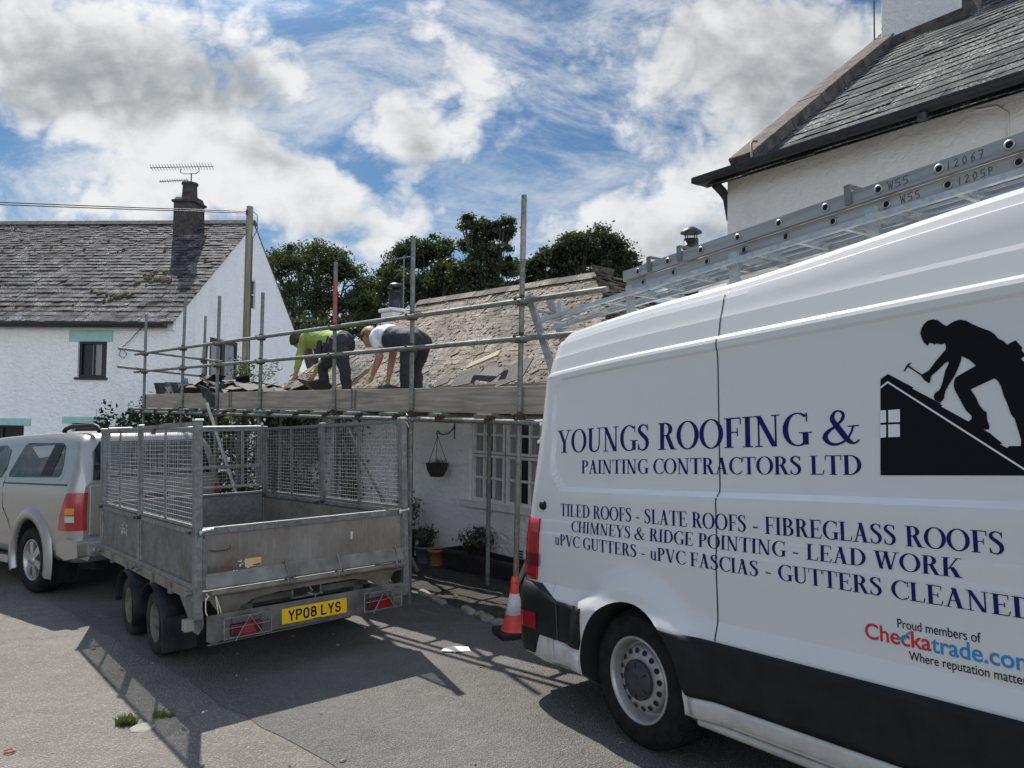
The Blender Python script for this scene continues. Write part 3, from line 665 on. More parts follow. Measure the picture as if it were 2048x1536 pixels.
em = MB(); em.bb((-7.0, 1.40, .02), (-1.95, 1.44, .315)); em.build('eaves_board', M['batten'], ct); em = MB(); em.bb((-1.94, 1.40, .02), (1.7, 1.44, .325)); em.build('eaves_board', M['board'], ct)
st = MB(); st.bb((-5.76, 3.48, .7), (-5.36, 3.92, 1.88)); st.bb((-5.80, 3.44, 1.881), (-5.32, 3.96, 1.95)); sto = st.build('chimney', M['wall_white3'], ct, bevel=.02)
pc = MB(); pc.lathe([(.17, 1.97), (.15, 2.0), (.145, 2.25), (.17, 2.26), (.17, 2.29), (.15, 2.30)], 14, 'Z', (-5.56, 3.7, 0)); pc.lathe([(.10, 2.30), (.10, 2.36), (.19, 2.37), (.12, 2.45), (0, 2.46)], 14, 'Z', (-5.56, 3.7, 0)); pc.build('chimney_pot', M['iron'], sto)
fl = MB(); fl.lathe([(.098, .9), (.098, 2.36), (.115, 2.37), (.115, 2.40), (.098, 2.41), (.098, 2.50), (0, 2.50)], 16, 'Z', (.88, 3.9, -.17)); fl.lathe([(.145, 2.58), (.14, 2.60), (.05, 2.66), (0, 2.665)], 16, 'Z', (.88, 3.9, -.17)); fl.lathe([(.145, 2.58), (0, 2.585)], 16, 'Z', (.88, 3.9, -.17))
for k in range(4): fl.tube((.88 + .088 * math.cos(k * 1.57), 3.9 + .088 * math.sin(k * 1.57), 2.33), (.88 + .088 * math.cos(k * 1.57), 3.9 + .088 * math.sin(k * 1.57), 2.42), .008, 5)
fl.build('stove_flue', M['iron'], ct)
dpp = MB(); dpp.tube((-4.35, WT - .05, -2.3), (-4.35, WT - .05, -.02), .04, 8); dpp.bb((-4.42, WT - .11, -.12), (-4.28, WT - .002, -.03)); dpp.build('downpipe', M['iron'], ct)
ae2 = empty('aerial', LF @ frame((-5.36, 3.72, 2.0)), 'thin grey television aerial on a mast beside the small white chimney', 'aerial')
m = MB(); m.tube((0, 0, -.6), (0, 0, .98), .014, 6); m.path([(0, 0, -.4), (-.06, -.1, -.2), (-.02, -.06, 0.05)], .006, 5); m.build('mast', M['tube'], ae2)
yagi(ae2, (-1.0, .2, 1.04), (.2, 0, .93), 12, .08, .12, .007)

# ---------------------------------------------------------------- big white house on the right
RX = Matrix(((.575, .818, 0, 2.399), (-.818, .575, 0, 8.15), (0, 0, 1, 0), (0, 0, 0, 1)))   # x along its wall towards the viewer, y into the house
RX = Matrix.Translation((2.399, 8.15, 0)) @ Matrix.Rotation(math.atan2(-.818, .575), 4, 'Z')
rh = empty('house', RX, 'tall white rubble house with grey slate roof and stone coping behind the van', 'house')
ez = 2.60; pr = math.tan(R(37)); AP = 3.75; zt = ez + .12 + AP * pr
w = MB(); wall_face(w, 0, 9, -2.6, ez + .10, [], 0)
w.add([(0, 0, -2.6), (0, 2 * AP, -2.6), (0, 2 * AP, ez + .1), (0, AP, zt - .06), (0, 0, ez + .1)], [(0, 1, 2, 3, 4)])
w.add([(9, 0, -2.6), (9, 2 * AP, -2.6), (9, 2 * AP, ez + .1), (9, AP, zt - .06), (9, 0, ez + .1)], [(0, 1, 2, 3, 4)])
w.quad((0, 2 * AP, -2.6), (9, 2 * AP, -2.6), (9, 2 * AP, ez), (0, 2 * AP, ez)); w.build('wall', M['wall_white3'], rh, recalc=False)
rng = random.Random(31); r = MB(); V3 = Vector((0, 1, pr)).normalized(); Lr3 = AP / V3.y; OV = .26
O3 = Vector((-.10, 0, ez + .13)) - V3 * (OV / V3.y)
r.quad(O3 + Vector((0, 0, -.02)), O3 + Vector((9.3, 0, -.02)), (9.1, AP, zt), (-.10, AP, zt)); r.quad((9.1, AP, zt), (-.10, AP, zt), (-.10, 2 * AP + .2, ez), (9.1, 2 * AP + .2, ez))
slates(r, O3, (1, 0, 0), V3, 9.3, Lr3 + OV / V3.y, .235, .115, .24, .48, rng, .008, tilt=.014, twist=.008, wob=.02)
ro = r.build('roof', M['slate_right'], rh, recalc=False)
cp = MB(); v = .32
while v < Lr3 + .1:
    n = v + rng.uniform(.5, .9); a = O3 + V3 * v; b = O3 + V3 * min(n, Lr3 + .2); cp.M = I4
    nn = Vector((0, -V3.z, V3.y)); dz = rng.uniform(0, .012)
    for xa, xb, h0, h1 in ((.17, .50, .0, .13),):
        P = [a + Vector((xa, 0, 0)) + nn * h0, a + Vector((xb, 0, 0)) + nn * h0, b + Vector((xb, 0, 0)) + nn * h0, b + Vector((xa, 0, 0)) + nn * h0]
        Q = [p + nn * (h1 + dz - h0) for p in P]; cp.add(P + Q, [(0, 1, 5, 4), (1, 2, 6, 5), (2, 3, 7, 6), (3, 0, 4, 7), (4, 5, 6, 7)])
    v = n + .006
cp.build('coping', M['coping'], ro, bevel=.012)
g = MB(); gy, gzv = -.33, ez + .02
g.lathe([(.062, -.17), (.062, 9)], 12, 'X', (0, gy, gzv), a0=PI, a1=2 * PI); g.bb((-.17, gy - .067, gzv - .01), (9, gy - .054, gzv + .010)); g.bb((-.30, gy + .066, gzv + .005), (9, -.004, gzv + .06)); g.bb((-.18, gy - .062, gzv - .055), (-.172, gy + .06, gzv + .01))
g.path([(2.28, gy, gzv - .06), (2.28, gy, gzv - .11)], .05, 8)
g.build('gutter', M['iron'], rh)
dpz = MB(); dpz.path([(-.04, -.16, gzv - .05), (-.04, -.04, gzv - .11), (-.045, .05, gzv - .17), (-.03, .07, gzv - .30), (-.015, .08, gzv - .42)], .05, 8); dpz.build('downpipe', M['iron'], rh)
bk = MB(); bk.path([(.40, -.10, ez + .16), (.36, -.06, ez + .33), (.36, -.03, ez + .37), (.40, -.0, ez + .36)], .013, 6); bk.build('iron_hook', M['galv'], ro)
c = MB(); c.bb((.22, 2.88, 4.4), (1.22, 3.95, 6.9)); cho = c.build('chimney', M['wall_white3'], rh, bevel=.02)
fl_ = MB(); fl_.bb((.16, 2.80, 4.85), (1.28, 2.879, 4.99)); fl_.bb((.15, 2.88, 4.85), (.219, 3.9, 5.05)); fl_.prism([(1.222, 4.7), (1.222, 5.4), (1.42, 4.9), (1.42, 4.7)], 'Y', 2.9, 3.5); fl_.build('flashing', M['coping'], cho, bevel=.01)
wr = MB(); wr.path([(.10, 2.95, 4.9), (.12, 2.9, 6), (.13, 2.88, 7)], .01, 5); wr.build('cable', M['iron'], cho)
wc = MB(); wc.path([(2.55, -.012, ez - .02), (2.72, -.012, ez - .04), (2.80, -.012, ez - .12), (2.81, -.012, ez - .8), (2.81, -.012, -1)], .009, 5); wc.build('cable', M['wall_white3'], rh)

# ---------------------------------------------------------------- utility pole and its wires
up_ = empty('utility_pole', frame((-5.33, 14.6, 0)), 'weathered brown wooden utility pole in front of the white gable', 'utility pole')
b = MB(); b.lathe([(0, 4.06), (.066, 4.055), (.068, 3.5), (.085, gz(-5.33, 14.6) - .1)], 14, 'Z'); b.build('pole', M['pole_wood'], up_)
b = MB(); b.path([(.07, 0, 3.95), (.16, -.02, 3.88), (.17, -.02, 3.6), (.08, -.02, 3.4), (.085, -.03, 0)], .008, 5); b.build('cable', M['iron'], up_)
b = MB(); b.tube((-.02, -.1, 3.86), (-.02, -.1, 3.96), .022, 8); b.build('insulator', M['iron'], up_)
for dz in (0, .032):
    P0 = Vector((-5.36, 14.5, 3.90 + dz)); P1 = Vector((-27, 15.6, 4.95 + dz * 3)); pts = []
    for k in range(25):
        t = k / 24; p = P0.lerp(P1, t); p.z -= 1.05 * 4 * t * (1 - t) * .10; pts.append(p)
    tag(MB().path(pts, .011, 5).build('overhead_wire', M['iron']), 'thin black overhead wire running left from the wooden utility pole', 'wire', 'overhead wires at the pole')
# ---------------------------------------------------------------- vegetation
def leaf_mesh(name, pts, nrm, size, mat, parent=None, aspect=.62, seed=0, fold=.25, droop=0.):
    """one small folded leaf-like face at each point"""
    rs = np.random.RandomState(seed); n = len(pts); pts = np.asarray(pts, float)
    d = rs.normal(size=(n, 3)) + np.asarray(nrm, float) * .9; d[:, 2] += .25; d /= np.linalg.norm(d, axis=1)[:, None]
    a = rs.normal(size=(n, 3)); a[:, 2] -= droop; a -= d * (a * d).sum(1)[:, None]; a /= np.linalg.norm(a, axis=1)[:, None]; b = np.cross(d, a)
    s = (size * rs.uniform(.6, 1.4, n))[:, None] if np.isscalar(size) else (np.asarray(size) * rs.uniform(.7, 1.3, n))[:, None]
    A, B, D = a * s, b * s * aspect, d * s * fold
    V = np.stack([pts - A, pts - B * .9 - D * .6, pts + A, pts + B * .9 - D * .6], 1).reshape(-1, 3)
    me = bpy.data.meshes.new(name); me.vertices.add(n * 4); me.vertices.foreach_set('co', V.ravel())
    me.loops.add(n * 4); me.loops.foreach_set('vertex_index', np.arange(n * 4)); me.polygons.add(n); me.polygons.foreach_set('loop_start', np.arange(n) * 4)
    me.update(calc_edges=True); me.materials.append(mat); o = bpy.data.objects.new(name, me); C.objects.link(o); o.parent = parent; return o
def clumps(blobs, per, seed, shell=.5):
    """points in leaf clumps spread over the surface and volume of several ellipsoids"""
    rs = np.random.RandomState(seed); P, Nn = [], []
    for (cx, cy, cz, rx, ry, rz) in blobs:
        k = max(6, int(per * rx * rz * 1.6))
        for _ in range(k):
            d = rs.normal(size=3); d /= np.linalg.norm(d); d[2] = d[2] if d[2] > -.35 else -d[2] * .6
            rr = rs.uniform(shell, 1.22) ** .7; c = np.array([cx, cy, cz]) + d * rr * np.array([rx, ry, rz])
            m = rs.randint(60, 130); cr = rs.uniform(.13, .30) * (rx * ry * rz) ** (1 / 3.) ** .8 if False else rs.uniform(.16, .36) * min(1.2, (rx + rz) / 2) ** .6
            q = rs.normal(size=(m, 3)) * cr * np.array([.62, .62, .42]); P.append(c + q); Nn.append(np.repeat(d[None] * .7, m, 0) + q / cr * .35)
    return np.concatenate(P), np.concatenate(Nn)
def tree(x, y, blobs, label, mat, per=34, size_=.13, seed=1, tr=.22):
    g = gz(x, y); root = empty('tree', frame((x, y, g)), label, 'tree', 'trees behind the cottage'); rs = random.Random(seed)
    bl = [(bx - x, by - y, bz - g, a, b, c) for bx, by, bz, a, b, c in blobs]
    P, Nn = clumps(bl, per, seed); leaf_mesh('crown', P, Nn, size_ * .60, mat, root, seed=seed)
    t = MB(); top = max(b[2] for b in bl); fork = top * .42
    t.path([(0, 0, -.3), (.05, 0, fork * .5), (0, .05, fork)], [tr * 1.3, tr, tr * .85], 9)
    for (bx, by, bz, a, b, c) in bl:
        e = Vector((bx, by, bz)); s0 = Vector((0, .05, fork * rs.uniform(.75, 1))); mid = s0.lerp(e, .5) + Vector((rs.uniform(-.2, .2), rs.uniform(-.2, .2), .25))
        t.path([s0, mid, e], [tr * .55, tr * .34, tr * .14], 6)
        for k in range(5):
            d = Vector((rs.uniform(-1, 1), rs.uniform(-1, 1), rs.uniform(-.3, 1))).normalized(); t.path([mid.lerp(e, rs.uniform(.3, 1)), e + Vector((d.x * a, d.y * b, d.z * c)) * .85], [tr * .14, tr * .04], 5)
    t.build('trunk', M['bark'], root, recalc=False); return root
def tpx(x, y, Y):      # direction tangents -> point at distance Y (used to keep the numbers short)
    X = (x - 1024) / 1463 * Y; return X, Y, ((821 - y) / 1463 + .012 * (x - 1024) / 1463) * Y
def crown(lst, Y, seed):
    rs = random.Random(seed); out = []
    for (x, y, r, k) in lst:
        p = tpx(x, y, Y + rs.uniform(-1.2, 1.2)); a = r / 1463 * Y; out.append((p[0], p[1], p[2], a, a * .9, a * k))
    return out
B = crown([(570, 545, 48, 1.), (630, 535, 60, 1.), (685, 560, 48, 1), (600, 610, 60, .9), (670, 625, 60, .9), (720, 610, 34, 1), (545, 520, 28, .9)], 36, 1)
tree(-9.6, 36, B, 'broad oak with airy grey-green crown right of the white gable', M['leaf_oak'], 19, .115, 3, .3)
B = crown([(815, 520, 42, 1.), (860, 515, 44, 1), (890, 565, 42, 1), (800, 580, 44, 1), (850, 590, 50, 1), (775, 545, 24, 1)], 33, 2)
tree(-4.4, 33, B, 'dense dark rounded tree behind the small white chimney', M['leaf_dark'], 34, .125, 5, .28)
B = crown([(925, 445, 17, 1.5), (960, 462, 27, 1.1), (1004, 452, 22, 1.3), (985, 478, 30, 1.1), (945, 492, 26, 1.2), (998, 505, 24, 1.2), (955, 530, 34, 1.1), (990, 545, 34, 1.1), (925, 560, 30, 1), (965, 590, 50, .9), (1010, 590, 34, .9)], 31, 3)
tree(-1.3, 31, B, 'tallest dark tree, narrow and ragged with ivy, rising above the roof', M['leaf_dark'], 30, .11, 8, .26)
B = crown([(1050, 545, 32, .95), (1090, 525, 30, .95), (1035, 580, 30, .8), (1120, 560, 30, .9)], 34, 4)
tree(.9, 34, B, 'low dark bushy tree between the tall tree and the round one', M['leaf_dark'], 34, .125, 9, .2)
B = crown([(1150, 500, 46, 1.), (1200, 495, 46, 1), (1240, 525, 34, 1.), (1175, 545, 60, .9), (1130, 520, 30, 1), (1225, 560, 40, .8)], 32, 5)
tree(3.4, 32, B, 'round domed dark tree behind the cottage ridge beside the flue', M['leaf_dark'], 36, .12, 12, .28)
B = crown([(735, 590, 34, 1.1), (750, 640, 46, .9), (700, 650, 30, .9)], 38, 6)
tree(-7.4, 38, B, 'lower pale green tree between the oak and the dark rounded tree', M['leaf_oak'], 28, .13, 15, .2)
B = crown([(1270, 558, 22, .9), (1298, 565, 18, .8)], 36, 7)
tree(6.3, 36, B, 'small distant tree just showing above the van ladders', M['leaf_dark'], 34, .12, 17, .16)
B = crown([(612, 660, 34, .8), (660, 665, 38, .8), (705, 672, 30, .7)], 30, 8)
tree(-7.6, 30, B, 'low dark tree below the oak, behind the stooping roofers', M['leaf_dark'], 36, .12, 19, .16)

def shrub(p, r, h, label, mat, n=900, size=.035, seed=1, cat='shrub', name='shrub', group=None, stems=7):
    root = empty(name, frame(p), label, cat, group); rs = np.random.RandomState(seed)
    d = rs.normal(size=(n, 3)); d /= np.linalg.norm(d, axis=1)[:, None]; q = d * (rs.uniform(.25, 1.05, (n, 1)) ** .6) * np.array([r, r, h * .5]); lump = np.array([mnoise.noise(Vector(v * 3 / max(r, .1)) + Vector((seed, 0, 0))) for v in d * .8])
    q *= (1 + .45 * lump)[:, None]; q[:, 2] += h * .55; q = q[q[:, 2] > .02]
    leaf_mesh('foliage', q, d[:len(q)] * .5, size, mat, root, seed=seed)
    t = MB(); rr = random.Random(seed)
    for k in range(stems):
        a = rr.uniform(0, 6.3); e = (math.cos(a) * r * rr.uniform(.3, .8), math.sin(a) * r * rr.uniform(.3, .8), h * rr.uniform(.6, 1.0)); t.path([(e[0] * .1, e[1] * .1, 0), (e[0] * .5, e[1] * .5, h * .4), e], [.012, .009, .004], 5)
    t.build('stem', M['bark'], root); return root
# garden growth between the left house and the cottage
def at(x, y): p = lw(x, y); return Vector((p.x, p.y, gz(p.x, p.y)))
shrub(at(-9.5, .45), .62, 2.35, 'leafy green shrub against the white house, leftmost behind the scaffold end', M['leaf_hedge'], 4200, .05, 31)
shrub(at(-8.7, .95), .70, 2.45, 'bright leafy shrub behind the scaffold end, above the pickup canopy', M['leaf_bright'], 3600, .05, 32)
shrub(at(-7.6, 1.35), .70, 2.35, 'dark shrub at the cottage corner under the scaffold boards', M['leaf_hedge'], 3200, .05, 33)
shrub(at(-10.0, -.1), .36, 2.3, 'thin upright shrub with dark leaves left of the scaffold end', M['leaf_dark'], 900, .05, 36)
# climbers on the cottage front
rs = np.random.RandomState(4)
def climber(x0, x1, z0, z1, n, label, mat, seed, size=.045):
    root = empty('climbing_plant', LF @ frame(((x0 + x1) / 2, WT - .02, z0)), label, 'climber'); rs = np.random.RandomState(seed)
    c = rs.uniform(0, 1, (n // 30, 2)); P = []
    for a, b in c:
        k = rs.normal(size=(30, 3)) * np.array([.12, .05, .12]); P.append(k + np.array([(a - .5) * (x1 - x0), -.12, b * (z1 - z0)]))
    P = np.concatenate(P); P[:, 1] = np.minimum(P[:, 1], -.01); leaf_mesh('foliage', P, np.tile([0, -1., 0], (len(P), 1)), size, mat, root, seed=seed)
    t = MB(); rr = random.Random(seed)
    for k in range(9):
        xx = rr.uniform(-.4, .4) * (x1 - x0); t.path([(xx * .6, -.03, 0), (xx, -.04, (z1 - z0) * .5), (xx + rr.uniform(-.2, .2), -.04, (z1 - z0) * .95)], [.018, .012, .005], 5)
    t.build('stem', M['bark'], root); return root
climber(-6.9, -4.6, -2.25, -.12, 4200, 'dark ivy covering the far end of the cottage front', M['leaf_dark'], 41)
climber(-4.2, -3.5, -2.2, -.15, 900, 'sparse climbing stems on the cottage front beside the black downpipe', M['leaf_hedge'], 43, .035)
root = empty('sapling', LF @ frame((-7.05, 1.55, .05)), 'bright green leafy sprays above the boards at the roof corner', 'plant')
P = []; t = MB(); rr = random.Random(6); rsx = np.random.RandomState(6)
for k in range(15):
    a = rr.uniform(0, 6.3); e = Vector((math.cos(a) * rr.uniform(.1, .75), math.sin(a) * .25, rr.uniform(.2, .85))); t.path([(0, 0, -.4), e * .5 + Vector((0, 0, .1)), e], [.009, .007, .003], 5)
    P.append(np.array(e) + rsx.normal(size=(34, 3)) * np.array([.11, .09, .05])); P.append(np.array(e * .75) + rsx.normal(size=(14, 3)) * .06)
P = np.concatenate(P); leaf_mesh('foliage', P, np.zeros_like(P) + [0, 0, 1], .034, M['leaf_bright'], root, seed=2, aspect=.5); t.build('stem', M['bark'], root)

# ---------------------------------------------------------------- pots and trough by the cottage wall
def pot(x, y, r0, r1, h, mat, label, name='plant_pot'):
    p = at(x, y); o = MB(); o.lathe([(0, .0), (r0, .0), (r0 * 1.02, .01), (r1 * .95, h * .86), (r1 * 1.08, h * .87), (r1 * 1.08, h), (r1 * .96, h), (r1 * .92, h * .9), (0, h * .88)], 22, 'Z', (0, 0, 0))
    e = empty(name, frame(p + Vector((0, 0, .035))), label, 'plant pot'); o.build('pot', mat, e); s = MB(); s.lathe([(r1 * .93, h * .9), (0, h * .93)], 16); s.build('compost', M['soil'], e); return p + Vector((0, 0, .035 + h * .9))
p = pot(-1.42, 1.50, .085, .115, .22, M['terracotta'], 'terracotta flower pot standing by the cottage wall')
p = pot(-1.72, 1.52, .09, .125, .23, M['bluepot'], 'blue-grey glazed pot between the black pot and the terracotta one')
shrub(p, .19, .30, 'low green plant in the blue-grey glazed pot', M['leaf_pot'], 420, .022, 51, 'plant', 'potted_plant')
p = pot(-1.98, 1.42, .10, .14, .42, M['blackpot'], 'tall black pot beside the rear post of the trailer')
shrub(p, .22, .55, 'grey-green bush in the tall black pot', M['leaf_pot'], 520, .024, 52, 'plant', 'potted_plant')
tr_ = MB(); g0 = lgz(-.45, 1.5); LT = LF @ frame((-.42, 1.53, g0 + .03), -.03)
te = empty('planter_trough', LT, 'long black planter trough along the cottage wall under the window', 'trough')
for (a, b) in (((-.74, -.13), (-.735, .13)),):
    out = [(-.72, -.12), (.72, -.12), (.72, .12), (-.72, .12)]; top = [(-.76, -.15), (.76, -.15), (.76, .15), (-.76, .15)]; inn = [(-.73, -.125), (.73, -.125), (.73, .125), (-.73, .125)]
    L4 = [[(*q, z) for q in o] for o, z in ((out, 0), (top, .20), (top, .24), (inn, .24), (inn, .17))]
    tr_.grid(L4, False, True); tr_.quad(*L4[4]); tr_.quad(*L4[0])
tr_.build('tub', M['blackpot'], te); so = MB(); so.quad((-.73, -.125, .185), (.73, -.125, .185), (.73, .125, .185), (-.73, .125, .185)); so.build('compost', M['soil'], te)
shrub(LT @ Vector((-.25, .02, .17)), .26, .40, 'withered bare plant drooping in the black trough', M['leaf_dead'], 420, .028, 53, 'plant', 'withered_plant', stems=26)
hb = empty('hanging_basket', LF @ frame((-1.53, WT - .19, -.78)), 'dark wicker hanging basket of dead stems on a scrolled iron bracket', 'hanging basket')
b = MB(); b.lathe([(0, -.10), (.085, -.10), (.13, -.02), (.15, .065), (.155, .075), (.14, .075), (.12, .04), (0, .04)], 22); b.build('basket', mat_noisy('dark_wicker', (.018, .016, .014), (.07, .06, .05), 40, .9, bump=1, bscale=60, dist=.01, vscale=(1, 1, 4)), hb)
b = MB()
for k in range(3): b.tube((.145 * math.cos(2.1 * k + .5), .145 * math.sin(2.1 * k + .5), .07), (0, 0, .44), .004, 5)
b.build('chain', M['iron'], hb)
b = MB(); b.path([(0, 0, .43), (-.02, 0, .47), (.0, 0, .51), (.03, 0, .50), (.03, 0, .47), (.01, .01, .48), (.04, .04, .46), (.1, .1, .47), (.13, .16, .54), (.13, .187, .60)], .009, 6); b.tube((.13, .187, .4), (.13, .187, .68), .008, 6); b.build('bracket', M['iron'], hb)
rsx = np.random.RandomState(9); leaf_mesh('dead_stems', rsx.normal(size=(110, 3)) * [.07, .07, .03] + [0, 0, .08], np.zeros((110, 3)), .03, M['leaf_dead'], hb, aspect=.15)

# ---------------------------------------------------------------- small things on the road
def tuft(x, y, n, r, label, seed, h=.06):
    rs = random.Random(seed); b = MB()
    for k in range(n):
        a, d = rs.uniform(0, 6.3), r * rs.random() ** .6; px, py = x + math.cos(a) * d * 1.4, y + math.sin(a) * d * .8; z = gz(px, py); hh = h * rs.uniform(.4, 1.2); l = rs.uniform(-.6, .6); m_ = rs.uniform(-.6, .6)
        w = .004; ca, sa = math.cos(a), math.sin(a); b.add([(px - w * ca, py - w * sa, z), (px + w * ca, py + w * sa, z), (px + l * hh * .4 + w * .6 * ca, py + m_ * hh * .4, z + hh * .6), (px + l * hh, py + m_ * hh, z + hh)], [(0, 1, 2, 3)])
    return tag(b.build('grass_tuft', M['grass'], recalc=False), label, 'grass tuft')
tuft(-2.30, 4.48, 170, .045, 'bright grass tuft growing from the old tarmac edge at lower left', 1)
tuft(-2.13, 4.60, 90, .05, 'sparse smaller grass tuft beside the pale stone on the tarmac', 2, .045)
tuft(-.13, 6.93, 420, .14, 'green moss and grass growing over the kerb stones left of the cone', 3, .05)
tuft(.22, 6.72, 160, .09, 'grass clump at the kerb between the cone and the van bumper', 4, .05)
b = MB(); b.M = frame((-2.17, 4.42, gz(-2.17, 4.42) + .008), .6); b.lathe([(.07, -.004), (.06, .002), (0, .006)], 7); tag(b.build('pale_stone', M['kerb']), 'flat pale stone set in the tarmac beside the grass tuft', 'stone')
b = MB(); b.lathe([(0, -.032), (.02, -.026), (.032, 0), (.02, .026), (0, .032)], 14); o = b.build('ball', M['tennis']); o.location = (-.55, 7.60, gz(-.55, 7.6) + .085); tag(o, 'small yellow-green ball resting on the kerb stones', 'ball')
b = MB(); g0 = gz(-.42, 5.87); pr_ = [(-.115, -.02, .006), (.02, -.05, .012), (.12, .0, .004), (.10, .055, .018), (-.03, .03, .03), (-.10, .03, .008)]
b.add([(x, y, z) for x, y, z in pr_] + [(0, 0, .022)], [(i, (i + 1) % 6, 6) for i in range(6)]); o = b.build('paper_scrap', M['paper']); o.location = (-.42, 5.87, g0 + .006); tag(o, 'crumpled white paper scrap lying on the sunlit tarmac', 'paper')
b = MB(); g0 = gz(-2.74, 4.10); b.path([(-.05, 0, .02), (0, .03, .03), (.05, .01, .015), (.02, -.03, .02), (-.03, -.02, .015)], .009, 6); o = b.build('orange_scrap', NT('orange_scrap').set((.45, .10, .04), .7)); o.location = (-2.74, 4.10, g0 + .003); o.scale = (.6, .6, .5); tag(o, 'small orange scrap on the tarmac at the lower left corner', 'litter')
rs = random.Random(77)
for k in range(26):
    p = (rs.uniform(-1.6, .9), rs.uniform(3.6, 6.6)) if k < 18 else (rs.uniform(-4.2, -1.2), rs.uniform(3.9, 6.5)); r = rs.uniform(.006, .015); b = MB()
    b.lathe([(0, -r * .4), (r * rs.uniform(.8, 1.2), 0), (r * .5, r * .6), (0, r * .7)], 6); o = b.build('stone_chip', M['kerb']); o.location = (p[0], p[1], gz(*p) + .008); o.rotation_euler.z = rs.uniform(0, 6); o.scale = (1, rs.uniform(.6, 1.6), 1)
    tag(o, 'small pale stone chip lying loose on the tarmac', 'stone chip', 'stone chips scattered on the tarmac')
# ---------------------------------------------------------------- scaffold (lane frame: x = -s, y towards the cottage)
sc = empty('scaffold', LF, 'tube scaffold with plank deck and toe boards along the cottage front', 'scaffold')
TR = .0242
OUT = [(-8.22, 1.70), (-6.36, 1.82), (-4.94, 1.70), (-3.49, 1.60), (-1.54, 1.76), (0, 1.80), (1.59, 1.92)]
lean = [(-.05, .02), (-.03, 0), (-.02, .01), (-.015, 0), (.03, 0), (.022, 0), (-.035, .01)]
def cou(b, x, y, z, ax=0):
    b.box((x, y, z), (.075, .085, .07)); b.box((x + .045, y - .035, z + .01), (.03, .03, .085)); b.tube((x + .03, y - .07, z - .01), (x + .03, y + .05, z - .01), .011, 6); b.tube((x - .02, y - .07, z + .02), (x - .02, y - .02, z + .02), .013, 6)
for k, (x, top) in enumerate(OUT):
    dx, dy = lean[k]; g = lgz(x + dx, -.0); b = MB()
    P = lambda z: (x - dx * z / 2, -dy * z / 2, z)
    red = (k == 4)
    b.tube(P(g + .01), P(top if not red else 1.02), TR, 12); s_ = b.build('standard', M['tube'], sc)
    if red:
        r_ = MB(); r_.tube(P(1.02), P(1.52), TR + .0015, 12); r_.build('red_band', M['tube_red'], s_); r_ = MB(); r_.tube(P(1.52), P(top), TR, 12); r_.build('top_end', M['tube'], s_)
    if k == 6:
        r_ = MB(); r_.tube(P(-1.60), P(-1.30), TR + .0015, 12); r_.build('red_band', mat_noisy('worn_red_tube', (.30, .10, .085), (.26, .22, .20), 16, .6, .3), s_)
        r_ = MB(); r_.tube(P(1.35), P(1.72), TR + .001, 12); r_.build('red_band', mat_noisy('faded_red_tube', (.24, .15, .13), (.33, .30, .28), 9, .6, .3), s_)
    if k in (5, 6, 4):
        r_ = MB(); r_.box((P(g)[0], P(g)[1], g + .010), (.15, .15, .006)); r_.tube(P(g + .012), P(g + .06), .018, 10); r_.build('base_plate', M['galv_dull'], s_)
    for z in (.97, .64, -.055): c = MB(); cou(c, P(z)[0], P(z)[1] - .005, z); c.build('coupler', M['coupler'], s_)
for x, top in ((0.03, -.02), (-3.3, -.02), (-1.5, -.02), (-5.0, -.02), (-6.6, -.02), (1.6, -.02)):
    b = MB(); b.tube((x, 1.08, lgz(x, 1.08) + .01), (x, 1.08, top), TR, 12); s_ = b.build('standard', M['tube'], sc)
    c = MB(); cou(c, x, 1.07, -.09); c.build('coupler', M['coupler'], s_)
b = MB(); b.tube((-8.25, 1.08, lgz(-8.2, 1.08)), (-8.22, 1.08, 1.78), TR, 12); s_ = b.build('standard', M['tube'], sc); 
for z in (.90, .60): c = MB(); cou(c, -8.22, 1.07, z); c.build('coupler', M['coupler'], s_)
for z in (.97, .64):                       # guard rails, lapped at the standards
    for a, e, dz in ((-8.62, -3.3, .006), (-3.7, .25, 0), (-.10, 2.60, -.004)):
        b = MB(); b.tube((a, -.052, z + dz), (e, -.050, z + dz * .5), TR, 12); b.build('guard_rail', M['tube'], sc)
for z, l in ((.985, 0), (.655, 0)): b = MB(); b.tube((-8.26, -.45, z + .06), (-8.28, 1.45, z - .075), TR, 12); b.build('end_rail', M['tube'], sc)
for yy, z in ((-.052, -.095), (1.03, -.10)):
    for a, e in ((-8.5, -4.1), (-4.3, .9), (.5, 2.9)): b = MB(); b.tube((a, yy, z), (e, yy, z), TR, 12); b.build('ledger', M['tube'], sc)
rs = random.Random(12)
for x in np.arange(-8.1, 1.7, .72):
    b = MB(); b.tube((x, -rs.uniform(.16, .32), -.0475), (x, 1.3, -.0475), TR * .98, 10); tb = b.build('transom', M['tube'], sc)
    c = MB(); c.box((x, -.06, -.075), (.06, .07, .05)); c.box((x + .05, -.06, -.07), (.02, .03, .06)); c.tube((x + .03, -.1, -.10), (x + .03, -.1, -.04), .009, 6); c.build('coupler', M['coupler'], tb)
for k in range(4):
    y = .03 + .235 * k; cuts = [-8.35, -4.45 + .3 * (k % 2), -.55 + .2 * k % .5, 1.93]
    for a, e in zip(cuts[:-1], cuts[1:]): b = MB(); b.bb((a + .004, y, -.0225), (e - .004, y + .225, .0155)); b.build('deck_board', M['board'], sc, bevel=.004)
